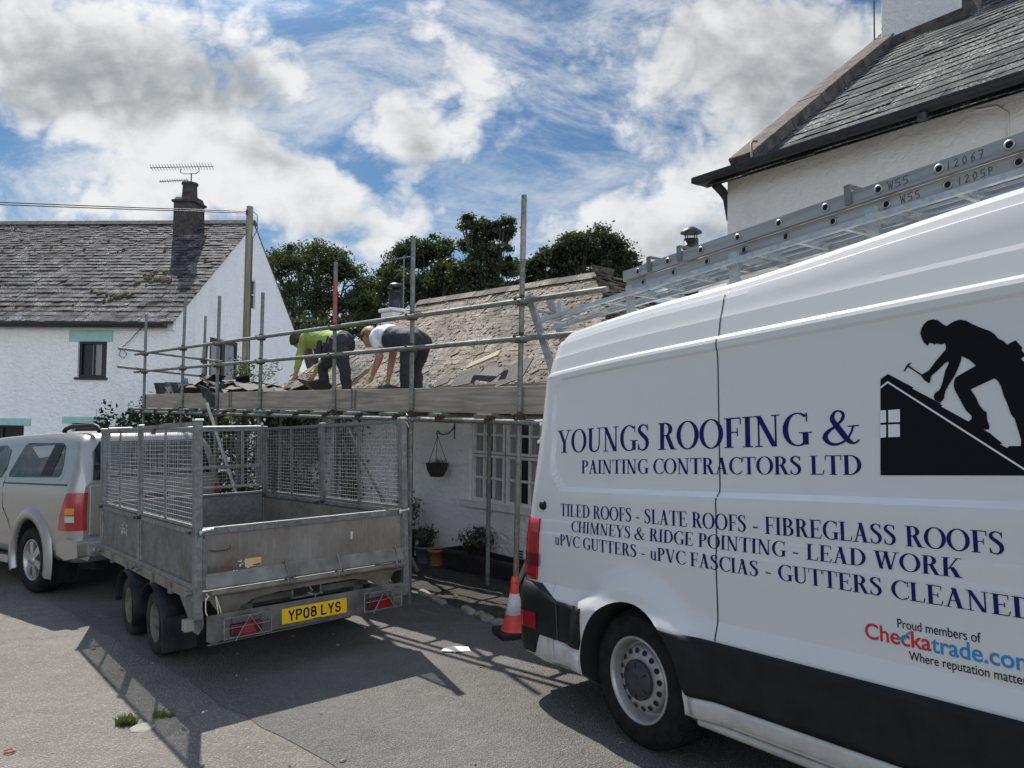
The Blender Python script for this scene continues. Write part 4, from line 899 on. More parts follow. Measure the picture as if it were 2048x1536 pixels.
for a, e, dz, dy in ((-8.30, -4.52, 0, 0), (-4.50, -1.15, .006, -.004), (-1.14, 2.75, .0, .0)):
    b = MB(); b.bb((a, .0285 + dy, .003 + dz), (e, .0665 + dy, .225 + dz)); tb = b.build('toe_board', M['board'], sc, bevel=.004)
    for q in (a + .01, e - .05): h = MB(); h.bb((q, .024 + dy, .002 + dz), (q + .035, .0282 + dy, .226 + dz)); h.build('end_band', M['galv_dull'], tb)
b = MB(); b.bb((-8.34, .07, .02), (-8.30, 1.06, .2)); b.build('toe_board', M['board'], sc, bevel=.004)
b = MB(); b.tube((-4.98, -.13, .06), (-3.05, -.13, -2.12), TR, 12); b.build('brace', mat_noisy('pale_tube', (.36, .37, .33), (.48, .48, .43), 10, .55, .3), sc)
b = MB(); b.tube((-3.10, 1.0, -.02), (-1.15, 1.0, -2.0), TR, 12); b.build('brace', M['tube'], sc)
b = MB(); b.tube((-8.2, .5, -.05), (-6.9, .5, -1.2), TR, 12); b.build('brace', M['tube'], sc)
b = MB(); b.tube((1.02, .9, -1.2), (.62, .9, -1.93), TR, 12); b.build('brace', mat_noisy('pale_tube2', (.36, .37, .33), (.48, .48, .43), 10, .55, .3), sc)
rp = MB(); rp.path([(.02, -.03, -.13), (.03, -.06, -.09), (.0, -.06, -.04), (-.03, -.05, -.07), (.0, -.05, -.13), (.03, -.05, -.18)], .007, 6); rp.path([(0, -.05, -.12), (-.03, -.06, -.17), (-.02, -.06, -.22)], .006, 6); tag(rp.build('rope_loop', M['rope'], sc))

# access ladder past the end of the deck
la = empty('ladder', LF, 'worn aluminium access ladder standing past the last scaffold post behind the van', 'ladder')
LT_, LB_ = Vector((1.60, 0, 1.04)), Vector((2.86, 0, lgz(2.86, .2)))
for y in (.09, .36):
    b = MB(); a, e = LT_ + Vector((0, y, 0)), LB_ + Vector((0, y, 0)); d = (e - a); L_ = d.length; d /= L_; rot = Matrix((d.cross(Vector((0, 1, 0))), Vector((0, 1, 0)), d)).transposed(); b.box((a + e) / 2, (.068, .026, L_), rot); b.build('stile', M['alu'], la)
for k in range(12): p = LT_.lerp(LB_, (k + .6) / 12.4); b = MB(); b.tube((p.x, .104, p.z), (p.x, .346, p.z), .014, 8); b.build('rung', M['alu'], la)

# ---------------------------------------------------------------- loose slates on the deck
def slate_thing(p, w, h, th, rot, label, group, seed):
    rs = random.Random(seed); o = [(-w / 2, -h / 2), (w / 2 * rs.uniform(.7, 1), -h / 2 + rs.uniform(0, .03)), (w / 2, h / 2 - rs.uniform(0, .05)), (w / 2 * rs.uniform(.2, .6), h / 2), (-w / 2 * rs.uniform(.8, 1), h / 2 - rs.uniform(0, .04))]
    b = MB(); b.prism(o, 'Z', -th / 2, th / 2); ob = b.build('slate', M['slate_loose']); ob.matrix_world = LF @ Matrix.Translation(p) @ rot; return tag(ob, label, 'slate', group)
E3 = lambda a, b, c: (Matrix.Rotation(c, 4, 'Z') @ Matrix.Rotation(b, 4, 'Y') @ Matrix.Rotation(a, 4, 'X'))
rs = random.Random(99); n = 0
for k in range(15):                               # stood on edge at the far end
    x = -8.05 + k * .075; slate_thing((x, .28 + rs.uniform(-.03, .05), .29 + rs.uniform(-.02, .05)), .36, rs.uniform(.22, .34), .009, E3(R(90), 0, 0) @ E3(0, R(rs.uniform(20, 42)) * 0, 0) @ Matrix.Identity(4) if False else Matrix.Rotation(R(rs.uniform(-14, 14)), 4, 'Z') @ Matrix.Rotation(R(48 + rs.uniform(-9, 9)), 4, 'Y') @ Matrix.Rotation(R(6), 4, 'X'), 'dark slate stood on edge in the leaning row at the scaffold\'s far end', 'slates leaning in a row at the far end', 200 + k)
for k in range(66):                               # untidy heap along the left part of the deck
    x = rs.uniform(-7.1, -3.35); hgt = .20 + .27 * max(.12, 1 - abs(x + 5.5) / 1.9) * rs.random(); y = rs.uniform(.1, .75)
    slate_thing((x, y, hgt + .05 * rs.random()), rs.uniform(.2, .36), rs.uniform(.18, .30), .010, E3(R(rs.uniform(-26, 30)), R(rs.uniform(-26, 26)), rs.uniform(0, 6)), 'broken dark slate lying in the untidy heap on the scaffold deck', 'slates heaped on the deck', 300 + k)
slate_thing((-5.35, .0, .22), .26, .24, .009, E3(R(-58), R(15), .3), 'cracked brown slate tipping over the toe board edge beside the pale brace', None, 901)
slate_thing((-5.12, -.03, .13), .20, .26, .009, E3(R(-80), R(-30), .1), 'dark slate hanging down over the toe board above the pale brace', None, 902)
for k, (x, y, z, w, h, e, lb) in enumerate(((-2.62, .30, .31, .34, .26, (R(-28), R(8), .2), 'grey slate propped up at the left roofer\'s hand'), (-2.30, .26, .30, .26, .24, (R(-34), R(-14), .5), 'rounded dark slate beside the left roofer\'s front foot'),
        (-1.02, .22, .22, .34, .26, (R(14), R(-12), .4), 'black slate curling up below the right roofer\'s hands'), (-.72, .26, .24, .30, .24, (R(10), R(16), .2), 'pale wet slate between the right roofer\'s hands'), (-1.28, .9, .25, .16, .24, (R(70), R(0), .2), 'pointed brown slate stood up between the two roofers'),
        (-.22, .95, .39, .36, .30, (R(44), R(-6), .15), 'large grey slate propped against the roof edge, left of the last post'), (.10, 1.0, .42, .36, .26, (R(38), R(8), -.1), 'broad dark slate tilted under a pale one beside the last post'), (.55, .95, .42, .40, .36, (R(46), R(-12), .12), 'longest grey slate slab leaning by the last scaffold post'), (-.42, .75, .33, .20, .15, (R(40), R(-14), .4), 'small buff slate fragment at the foot of the slabs'))):
    slate_thing((x, y, z), w, h, .012, E3(*e), lb, None, 950 + k)
b = MB(); b.box((0, 0, 0), (.5, .10, .02)); o = b.build('batten_offcut', M['batten']); o.matrix_world = LF @ Matrix.Translation((.02, .98, .58)) @ E3(R(40), R(-16), .1); tag(o, 'pale timber offcut lying on the propped slates', 'offcut')
b = MB(); b.box((0, 0, 0), (.62, .05, .025)); o = b.build('batten_offcut', M['batten']); o.matrix_world = LF @ Matrix.Translation((-2.05, .6, .36)) @ E3(0, R(-28), .1); tag(o, 'pale batten length sloping up beside the left roofer\'s knee', 'batten')
can = empty('spray_can', LF @ frame((-7.55, .5, .30)), 'blue-capped spray can standing on the slates at the far end', 'spray can'); b = MB(); b.lathe([(0, 0), (.036, 0), (.036, .13), (.028, .15)], 14); b.build('body', M['rust'], can); b = MB(); b.lathe([(.034, .131), (.034, .225), (0, .23)], 14); b.build('cap', M['can_blue'], can)
b = MB(); b.lathe([(0, 0), (.035, 0), (.045, .04), (.04, .17), (.018, .21), (.016, .25), (0, .25)], 12); o = b.build('water_bottle', NT('clear_bottle').set((.55, .58, .60), .15, 0, .5)); o.matrix_world = LF @ frame((-.86, .85, .1)); tag(o, 'clear plastic bottle on the deck behind the right roofer\'s arms', 'bottle')
# ---------------------------------------------------------------- lettering helpers
def text_mesh(s, size, mat, name, parent, Mx, depth=.0006, spacing=1.0, xscale=1.0, bold=0.0):
    cu = bpy.data.curves.new(name, 'FONT'); cu.body = s; cu.size = size; cu.space_character = spacing; cu.extrude = depth; cu.offset = bold
    o = bpy.data.objects.new(name, cu); C.objects.link(o); dg = bpy.context.evaluated_depsgraph_get(); me = bpy.data.meshes.new_from_object(o.evaluated_get(dg)); bpy.data.objects.remove(o); bpy.data.curves.remove(cu)
    me.transform(Mx @ Matrix.Diagonal((xscale, 1, 1, 1))); me.name = name; me.materials.clear(); me.materials.append(mat); o = bpy.data.objects.new(name, me); C.objects.link(o); o.parent = parent; return o
def strokes(mb, lst, w, P):
    """flat pen strokes; P maps (u, v, lift) to 3D"""
    k = 0
    for st in lst:
        for (x0, y0), (x1, y1) in zip(st[:-1], st[1:]):
            d = Vector((x1 - x0, y1 - y0)); L_ = d.length
            if L_ < 1e-6: continue
            d /= L_; n = Vector((-d.y, d.x)) * w / 2; e = d * w * .45; k += 1; l = .00005 * (k % 9)
            mb.add([P(x0 - e.x - n.x, y0 - e.y - n.y, l), P(x1 + e.x - n.x, y1 + e.y - n.y, l), P(x1 + e.x + n.x, y1 + e.y + n.y, l), P(x0 - e.x + n.x, y0 - e.y + n.y, l)], [(0, 1, 2, 3)])
# block characters of a number plate, 50 x 79 mm cells
def arc(cx, cy, rx, ry, a0, a1, n=8): return [(cx + rx * math.cos(R(a0 + (a1 - a0) * i / n)), cy + ry * math.sin(R(a0 + (a1 - a0) * i / n))) for i in range(n + 1)]
PL = {'Y': [[(0, 1), (.5, .48), (1, 1)], [(.5, .48), (.5, 0)]], 'P': [[(0, 0), (0, 1), (.6, 1)] + arc(.62, .74, .36, .26, 90, -90) + [(0, .48)]],
      '0': [arc(.5, .72, .48, .28, 0, 180) + arc(.5, .28, .48, .28, 180, 360) + [(.98, .72)]], '8': [arc(.5, .76, .42, .24, 0, 360, 16), arc(.5, .27, .48, .27, 0, 360, 16)],
      'L': [[(0, 1), (0, 0), (.95, 0)]], 'S': [arc(.5, .75, .46, .25, 20, 180, 8) + arc(.5, .75, .46, .25, 180, 270, 4) + arc(.5, .26, .48, .26, 90, 0, 4) + arc(.5, .26, .48, .26, 0, -160, 8)]}
# ---------------------------------------------------------------- tipping trailer
TP = Vector((-2.1799, 5.1198, -1.2724)); TM = frame(TP, .6968, -.0481, -.0109)
tl = empty('tipper_trailer', TM, 'galvanised twin-axle tipper trailer with mesh cage sides and brown tailboard', 'trailer')
W, Lt, H, HM = 1.71, 3.07, 1.174, .415
G, GD = M['galv'], M['galv_dull']
def post(x, y, z0, z1, w=.05, d=.05, name='corner_post', mat=None, cap=True):
    b = MB(); b.bb((x - w / 2, y - d / 2, z0), (x + w / 2, y + d / 2, z1)); o = b.build(name, mat or G, tl, bevel=.004)
    if cap: c = MB(); c.bb((x - w / 2 - .006, y - d / 2 - .006, z1 + .001), (x + w / 2 + .006, y + d / 2 + .006, z1 + .016)); c.build('cap', M['galv_bright'], o, bevel=.003)
    return o
# the bed and its frame
b = MB(); b.bb((.03, .02, -.06), (W - .03, Lt - .02, -.012)); b.build('bed_floor', GD, tl)
b = MB(); b.bb((0, 0, -.085), (.05, Lt, -.006)); b.bb((W - .05, 0, -.085), (W, Lt, -.006)); b.bb((.051, Lt - .05, -.085), (W - .051, Lt, -.006)); b.bb((.051, .0, -.085), (W - .051, .05, -.015)); b.build('bed_rail', mat_noisy('muddy_galv', (.15, .13, .095), (.25, .23, .19), 8, .65, .35), tl, bevel=.004)
for y in (.55, 1.05, 1.9, 2.5):
    b = MB(); b.bb((-.012, y, -.10), (.03, y + .07, -.02)); b.build('rail_bracket', GD, tl); b = MB(); b.bb((W - .03, y, -.10), (W + .012, y + .07, -.02)); b.build('rail_bracket', GD, tl)
for x in (.02, W - .02):
    o = post(x, 0, -.155, H, .052, .05)
    b = MB(); b.prism([(-.03, -.15), (.03, -.15), (.035, -.24), (.0, -.30), (-.03, -.28)], 'Y', -.02, .02)
    b.M = Matrix.Translation((x, 0, 0)); b.v = [(v[0] + x, v[1], v[2]) for v in b.v]; b.build('foot', G, o, bevel=.004)
    b = MB(); b.prism([(.05, -.085), (.42, -.085), (.06, -.30)], 'X', x - .006, x + .006); b.build('gusset', GD, o)
for x in (.02, W - .02): post(x, Lt, -.02, H)
for x in (.012, W - .012): post(x, 1.555, -.02, H + .0, .036, .045, 'side_post')
# side, front and tail boards
def side(x0, sgn):
    for a, e in ((.035, 1.525), (1.585, Lt - .03)):
        b = MB(); b.bb((x0 + .014, a + .034, .03), (x0 + .020, e - .034, HM - .037)); pn_ = b; b = MB(); b.bb((x0, a, HM - .038), (x0 + .035, e, HM)); b.bb((x0, a, -.004), (x0 + .035, e, .034)); b.bb((x0 + .002, a, .034), (x0 + .033, a + .035, HM - .038)); b.bb((x0 + .002, e - .035, .034), (x0 + .033, e, HM - .038))
        o = b.build('side_board', G, tl, bevel=.003); pn_.build('panel_sheet', GD, o)
        b = MB()
        for y in (a + .05, e - .05): b.tube((x0 - .03, y, -.03), (x0 + .02, y, -.03), .016, 8); b.tube((x0 - .04, y, -.03), (x0 - .025, y, -.03), .022, 8)
        b.build('hinge_pin', G, o)
        b = MB(); b.tube((x0 - .025, a + .0, HM - .02), (x0 - .025, a + .06, HM - .02), .012, 8); b.tube((x0 - .03, e - .03, HM - .015), (x0 + .01, e - .03, HM - .015), .016, 8); b.build('latch', M['iron'], o)
side(0, 1); side(W - .035, -1)
b = MB(); b.bb((.05, Lt - .012, 0), (W - .05, Lt, HM + .005)); b.bb((.05, Lt - .03, HM + .006), (W - .05, Lt + .01, HM + .03)); b.build('head_board', M['galv_dull'], tl, bevel=.003)
# brown inner skin seen on the far side
b = MB(); b.bb((W - .042, .04, 0), (W - .037, Lt - .04, HM - .05)); b.build('side_lining', M['tail'], tl)
tg = MB(); tg.bb((.062, -.020, .10), (W - .062, -.008, HM - .03)); tg.bb((.045, -.030, HM - .038), (W - .045, .012, HM + .006)); 
tgo = tg.build('tail_board', M['tail'], tl, bevel=.003)
b = MB(); b.prism([(-.030, HM - .036), (.013, HM - .036), (.016, HM + .010), (-.034, HM + .010)], 'X', .044, W - .044); b.build('top_rail', M['galv'], tgo)
b = MB(); b.prism([(-.020, .105), (-.008, .105), (-.008, .0), (-.055, .0), (-.06, .012)], 'X', .062, W - .062); b.build('lower_flange', mat_noisy('worn_grey_flange', (.13, .125, .11), (.235, .228, .205), 7, .65, .3), tgo)
b = MB(); b.tube((.09, -.055, -.028), (W - .06, -.055, -.028), .021, 10); b.build('hinge_bar', mat_noisy('muddy_galv2', (.13, .115, .09), (.24, .22, .19), 8, .65, .35), tgo)
for x in (.64, .69, 1.05, 1.10, W - .14, W - .09):
    b = MB(); b.lathe([(.022, -.006), (.036, -.006), (.036, .006), (.022, .006)], 14, 'X', (x, -.055, -.02)); b.build('hinge_ring', G, tgo)
for x in (.66, 1.08, 1.60):
    b = MB(); b.tube((x - .02, -.03, .13), (x, -.062, -.005), .006, 6); b.build('hinge_strap', G, tgo)
b = MB(); b.path([(.085, -.03, .27), (.12, -.055, .262), (.19, -.06, .262), (.225, -.055, .27), (.225, -.05, .295)], .005, 6); b.build('hook', M['rust'], tgo)
for x in (.055, W - .055):
    b = MB(); b.tube((x - .03, -.04, HM - .01), (x + .06, -.04, HM + .0), .012, 8); b.lathe([(.02, -.01), (.02, .01)], 10, 'X', (x - .03, -.035, HM - .02)); b.build('latch', M['galv_bright'], tgo)
    b = MB(); b.bb((x - .010, -.028, .0), (x + .02, -.021, HM - .06)); b.build('edge_channel', GD, tgo)
# stickers: orange one with a blue corner, and a worn pale one on the side
b = MB(); b.quad((.34, -.0212, .118), (.46, -.0212, .118), (.46, -.0212, .178), (.34, -.0212, .178)); st_ = b.build('sticker', M['orange_st'], tgo, recalc=False)
b = MB(); b.quad((.405, -.0216, .120), (.456, -.0216, .120), (.456, -.0216, .138), (.395, -.0216, .132)); b.build('blue_corner', M['blue_st'], st_, recalc=False)
b = MB(); rs = random.Random(2)
for k in range(14): xx, zz = rs.uniform(.25, .36), rs.uniform(.10, .17); b.quad((xx, -.0213, zz), (xx + rs.uniform(.006, .02), -.0213, zz), (xx + .012, -.0213, zz + rs.uniform(.004, .012)), (xx, -.0213, zz + .006))
b.build('torn_scraps', M['white_st'], st_, recalc=False)
b = MB(); b.quad((1.18, -.0212, .225), (1.20, -.0212, .225), (1.20, -.0212, .285), (1.183, -.0212, .285)); b.build('paper_remnant', M['white_st'], tgo, recalc=False)
b = MB()
for k in range(26): yy, zz = rs.uniform(2.03, 2.25), rs.uniform(.19, .30); b.quad((.0112, yy, zz), (.0112, yy - rs.uniform(.01, .05), zz + rs.uniform(-.006, .006)), (.0112, yy - .03, zz + rs.uniform(.01, .02)), (.0112, yy, zz + .012))
b.build('worn_sticker', M['white_st'], tl, recalc=False)
# mesh cage
def mesh_panel(P, L_, z0, z1, nv, nh, stiff=(), rail=None):
    """P(u, z, out) places the panel; u runs along it"""
    b = MB(); t = .0019
    for k in range(nv):
        u = .03 + (L_ - .06) * k / (nv - 1); b.tube(P(u, z0 + .01, .004), P(u, z1 - .01, .004), t, 4, caps=False)
    for k in range(nh):
        z = z0 + .03 + (z1 - z0 - .06) * k / (nh - 1); b.tube(P(.01, z, 0), P(L_ - .01, z, 0), t * 1.35, 4, caps=False)
    m = b.build('mesh', M['mesh'], tl, recalc=False)
    f = MB()
    def bar(u0, u1, za, zb, th=.012):
        A, B = Vector(P(u0, za, -th)), Vector(P(u1, zb, th)); f.bb(tuple(min(A[i], B[i]) for i in range(3)), tuple(max(A[i], B[i]) for i in range(3)))
    bar(0, L_, z1 - .028, z1); bar(0, L_, z0, z0 + .02); bar(0, .022, z0 + .021, z1 - .029); bar(L_ - .022, L_, z0 + .021, z1 - .029)
    for u in stiff: bar(u - .018, u + .018, z0 + .021, z1 - .029, .006)
    if rail: bar(.023, L_ - .023, rail - .015, rail + .015, .007)
    f.build('panel_frame', G, m); return m
for x in (.014, W - .014):
    sg = 1 if x < 1 else -1
    for a, e in ((.05, 1.53), (1.58, Lt - .03)): mesh_panel(lambda u, z, o, a=a: (x + o * -sg, a + u, z), e - a, HM + .008, H, 31, 21, ((e - a) / 2,))
mesh_panel(lambda u, z, o: (.05 + u, Lt - .01 + o, z), W - .10, .50, H - .005, 34, 17, (.30, .86, 1.38), .735)
b = MB(); b.tube((.06, Lt - .01, H + .012), (W - .06, Lt - .01, H + .012), .014, 10); b.lathe([(.0, 0), (.018, .01), (.018, .035), (0, .05)], 10, 'Z', (W - .05, Lt - .01, H + .015)); b.build('front_top_rail', M['galv_bright'], tl)
for y in (1.555,):
    b = MB(); b.box((W - .014, y + .03, H - .09), (.03, .06, .08)); b.box((W - .014, Lt - .06, H - .08), (.03, .05, .08)); b.build('mesh_clip', G, tl)
b = MB(); b.bb((-.006, 1.05, H - .075), (.006, 1.14, H - .03)); b.build('red_clip', M['rust'], tl)
# chassis, bumper, lamps and plate
CH = mat_noisy('chassis_galv', (.12, .115, .10), (.22, .21, .19), 7, .65, .4)
b = MB(); b.bb((.36, .1, -.25), (.44, 3.5, -.12)); b.bb((W - .44, .1, -.25), (W - .36, 3.5, -.12)); b.bb((.36, .3, -.24), (W - .36, .38, -.14)); b.bb((.36, 2.3, -.24), (W - .36, 2.38, -.14))
b.prism([(.44, 3.5), (.80, 4.45), (.86, 4.45), (.52, 3.4)], 'Z', -.24, -.14); b.prism([(W - .44, 3.5), (W - .80, 4.45), (W - .86, 4.45), (W - .52, 3.4)], 'Z', -.24, -.14); b.bb((.76, 4.40, -.25), (W - .76, 4.75, -.13)); b.build('chassis', CH, tl)
b = MB(); b.lathe([(.0, -.04), (.04, -.04), (.045, .03), (0, .05)], 12, 'Z', (W / 2, 4.78, -.18)); b.tube((W / 2 - .14, 4.3, -.75), (W / 2 - .14, 4.3, .05), .024, 8); b.lathe([(.09, -.02), (.09, .02)], 14, 'X', (W / 2 - .14, 4.3, -.6)); b.build('coupling', CH, tl)
b = MB(); b.prism([(.07, -.0), (.13, -.10), (.20, -.155), (.25, -.155), (.31, -.10), (.40, -.06), (.62, -.04), (1.2, -.04), (1.32, -.07), (1.42, -.13), (1.50, -.13), (1.55, -.05), (1.62, .0)], 'Y', -.012, -.004)
b.v = [(v[0], v[1] - .03, v[2] - .045) for v in b.v]; b.build('rear_apron', mat_noisy('muddy_galv3', (.10, .085, .065), (.19, .17, .14), 6, .65, .3), tl)
for a, e in ((.40, .76), (.98, 1.40)): b = MB(); b.bb((a, .10, -.175), (e, .30, -.125)); b.build('ramp_end', CH, tl, bevel=.004)
BY = -.10
b = MB(); b.prism([(.05, -.165), (1.60, -.165), (1.63, -.20), (1.60, -.33), (1.52, -.345), (.16, -.345), (.09, -.36), (.05, -.335)], 'Y', BY, BY + .006); b.prism([(.05, -.36), (1.6, -.345), (1.6, -.34), (.05, -.355)], 'Y', BY - .028, BY - .001)
bmp = b.build('bumper_plate', mat_noisy('dirty_bumper', (.10, .093, .08), (.20, .19, .17), 6, .62, .4), tl)
b = MB(); b.bb((-.07, -.02, -.27), (.05, .06, -.19)); b.build('bumper_arm', mat_noisy('muddy_galv4', (.22, .20, .16), (.30, .28, .24), 6, .6, .35), tl, bevel=.006)
for x0 in (.16, 1.23):
    b = MB(); b.bb((x0 + .04, BY - .045, -.325), (x0 + .26, BY - .001, -.245)); lp = b.build('tail_lamp', M['lens_dullred'], tl, bevel=.012)
    b = MB(); b.bb((x0 + .05, BY - .04, -.2445), (x0 + .25, BY - .001, -.195)); b.build('clear_lens', NT('dim_lens').set((.10, .095, .095), .25), lp, bevel=.012)
    tri = MB(); tri.prism([(x0 + .10, -.32), (x0 + .22, -.32), (x0 + .16, -.215)], 'Y', BY - .052, BY - .0455); tri.build('reflector', M['lens_red'], lp)
    c = MB(); y = BY - .085; xa, xb = x0 - .02, x0 + .31
    for z in (-.185, -.255, -.325): c.tube((xa, y, z), (xb, y, z), .0038, 6); c.tube((xb, y, z), (xb, BY, z), .0038, 6); c.tube((xa, y, z), (xa, BY, z), .0038, 6)
    for x in (xa, xb): c.tube((x, y, -.185), (x, y, -.33), .0045, 6)
    c.path([(x0 + .055, y - .004, -.345), (x0 + .155, y - .004, -.187), (x0 + .255, y - .004, -.335)], .0048, 6); c.build('lamp_guard', G, lp)
PZ = -.3211 + .0
px0 = .5768
b = MB(); b.bb((px0, BY - .012, -.318), (px0 + .52, BY - .001, -.207)); pl = b.build('number_plate', M['plate'], tl, bevel=.003)
b = MB(); xx = px0 + .048
for chr_ in 'YP08 LYS':
    if chr_ == ' ': xx += .026; continue
    strokes(b, [[(xx + p[0] * .036 + .007, -.302 + p[1] * .066 + .007) for p in s] for s in PL[chr_]], .0125, lambda u, v, l: (u, BY - .0128 - l, v)); xx += .0575
b.build('registration', M['ink'], pl, recalc=False)
b = MB(); b.bb((px0 + .24, BY - .0132, -.3165), (px0 + .31, BY - .0126, -.3125)); b.build('supplier_line', M['ink'], pl)
b = MB(); b.bb((.70, .0, -.17), (.71, .02, -.085)); b.bb((.93, .0, -.17), (.94, .02, -.085)); b.tube((.62, -.02, -.09), (1.0, -.02, -.075), .008, 6); b.tube((.70, -.02, -.16), (.94, -.02, -.155), .006, 6); b.path([(.82, -.03, -.08), (.84, -.06, -.12), (.80, -.06, -.13), (.86, -.07, -.15), (.83, -.08, -.22)], .006, 6); b.build('ramp_catch', G, tl)
b = MB()
for pts in ([(.055, -.06, -.05), (.05, -.075, -.14), (.09, -.08, -.235)], [(.12, -.06, -.04), (.135, -.075, -.16), (.13, -.08, -.27)], [(.125, -.06, -.05), (.15, -.075, -.14), (.165, -.08, -.25)], [(.06, -.06, -.02), (.07, -.07, -.04), (.055, -.075, -.06)]): b.path(pts, .0042, 5)
b.build('twine', M['rope'], tl)
# axles, wheels, guards
b = MB(); b.tube((.1, 1.05, -.40), (W - .1, 1.05, -.40), .035, 8); b.tube((.1, 1.89, -.40), (W - .1, 1.89, -.40), .035, 8); b.bb((.36, .9, -.36), (.44, 2.05, -.25)); b.bb((W - .44, .9, -.36), (W - .36, 2.05, -.25)); b.build('axle', M['iron'], tl)
def trailer_wheel(x, y, sg):
    b = MB(); c = (x, y, -.402); Q = lambda r, h: (r, h * sg)
    b.lathe([(.150, -.005), (.160, -.012), (.168, -.010), (.20, -.020), (.235, -.012), (.25, .005), (.258, .03), (.258, .12), (.24, .155), (.16, .16), (.15, .14)] if sg > 0 else [(r, -h) for r, h in [(.150, -.005), (.160, -.012), (.168, -.010), (.20, -.020), (.235, -.012), (.25, .005), (.258, .03), (.258, .12), (.24, .155), (.16, .16), (.15, .14)]], 30, 'X', c)
    w = b.build('wheel', M['rubber_dusty'], tl)
    b = MB(); pr_ = [(.155, .0), (.150, -.006), (.142, .004), (.135, .04), (.11, .055), (.085, .03), (.05, .025), (.04, .0), (.03, -.01), (0, -.012)]; b.lathe([(r, h * sg) for r, h in pr_], 26, 'X', c)
    for k in range(4): a = k * PI / 2 + .4; b.tube((x + sg * .03, y + .062 * math.cos(a), -.402 + .062 * math.sin(a)), (x + sg * .012, y + .062 * math.cos(a), -.402 + .062 * math.sin(a)), .009, 6)
    b.build('rim', M['rim_dirty'], w)
for y in (1.04, 1.89):
    trailer_wheel(.012, y, 1); trailer_wheel(W - .012, y, -1)
for sg, x in ((1, 0.), (-1, W)):
    for y in (1.04, 1.89):
        b = MB(); prof = []; n = 22; rows = []
        for k in range(n + 1):
            a = R(-28 + (208) * k / n) if y < 1.5 else R(0 + 180 * k / n); r = .305; cy, cz = y - r * math.cos(a) , -.40 + r * math.sin(a)
            if y < 1.5 and k == 0: cy, cz = y - .30, -.56
            if k == 0 and y > 1.5: cz = -.52
            rows.append([(x - sg * .035, cy, cz - .0), (x - sg * .04, cy, cz + .004), (x - sg * .02, y + (cy - y) * 1.035, -.40 + (cz + .40) * 1.035), (x + sg * .21, y + (cy - y) * 1.035, -.40 + (cz + .40) * 1.035)])
        b.grid(rows, True); o = b.build('mudguard', M['mudguard'], tl); m_ = o.modifiers.new('solid', 'SOLIDIFY'); m_.thickness = .006
    b = MB(); b.bb((x + sg * .22, .68, -.56), (x - sg * .03, .70, -.30)) ; b.build('mud_flap', M['mudguard'], tl)
# ---------------------------------------------------------------- vehicle helpers
def cut_wheels(o, holes, r, lo, hi, mat):
    """cut the wheel openings; the cut faces take the dark liner material"""
    cs = []
    for (axis, a, c) in holes:
        b = MB(); p0 = [a, c]; 
        if axis == 'X': b.tube((lo, a, c), (hi, a, c), r, 48)
        else: b.tube((a, lo, c), (a, hi, c), r, 48)
        k = b.build('cutter', mat); k.parent = o.parent; cs.append(k); m = o.modifiers.new('b', 'BOOLEAN'); m.object = k; m.operation = 'DIFFERENCE'; m.solver = 'EXACT'
    bpy.context.view_layer.update(); dg = bpy.context.evaluated_depsgraph_get(); me = bpy.data.meshes.new_from_object(o.evaluated_get(dg)); o.modifiers.clear(); mats = list(o.data.materials); o.data = me
    me.materials.clear(); me.materials.append(mats[0]); me.materials.append(mat)
    for p in me.polygons:
        c = p.center; p.material_index = 0
        for (axis, a, cz) in holes:
            u = c.y if axis == 'X' else c.x
            if (u - a) ** 2 + (c.z - cz) ** 2 < (r * .999) ** 2 and (lo - .01) < (c.x if axis == 'X' else c.y) < hi + .01: p.material_index = 1; p.use_smooth = False
    for k in cs: bpy.data.objects.remove(k)
    return o
# ---------------------------------------------------------------- silver pickup with a canopy
PK = empty('pickup', frame((-5.43, 8.36, gz(-5.43, 8.36)), .945, -.045, .0), 'silver double-cab pickup with matching canopy, coupled to the trailer', 'pickup')
PW = 1.78
def pk_top(y):
    pts = [(-1.2, 1.28), (-1.12, 1.50), (-1.02, 1.66), (-.93, 1.765), (-.7, 1.80), (0, 1.82), (1.0, 1.805), (1.9, 1.77), (2.25, 1.68), (2.95, 1.13), (3.5, 1.06), (3.8, .98), (3.95, .80)]
    return float(np.interp(y, [p[0] for p in pts], [p[1] for p in pts]))
def pk_x(z, top):         # half profile: inset of the side at height z
    return float(np.interp(z, [.40, .48, .60, .78, .95, 1.16, 1.23, 1.26, 1.66, 1.74, 1.80], [.07, .03, .012, .004, .0, .012, .025, .035, .13, .17, .24]))
def pk_ring(y, ins=0., zb=.42):
    t = pk_top(y); zs = [zb, .47, .55, .68, .80, .95, 1.08, 1.17, 1.22, 1.25, 1.34, 1.46, 1.58, 1.66]
    L_ = []
    for z in zs:
        zz = min(z, t - .10); L_.append((pk_x(zz, t) + ins, zz))
    e = pk_x(t - .10, t) + ins
    for a in (18, 38, 58, 78): L_.append((e + .16 * (1 - math.cos(R(a))) + .0, t - .10 + .10 * math.sin(R(a)))) 
    L_.append((.5, t + .012))
    Lf = [(x, y, z) for x, z in L_]; Rg = [(PW - x, y, z) for x, z in L_[::-1]]
    return Lf + Rg
ys = [-1.2, -1.19, -1.17, -1.13, -1.08, -1.02, -.97, -.9, -.75, -.5, -.25, 0, .25, .5, .9, 1.3, 1.7, 1.95, 2.2, 2.5, 2.8, 3.0, 3.3, 3.6, 3.8, 3.9, 3.95]
insf = lambda y: (.10 * max(0, (-1.0 - y) / .2) ** 2 if y < -1 else (.22 * max(0, (y - 3.3) / .65) ** 2 if y > 3.3 else 0))
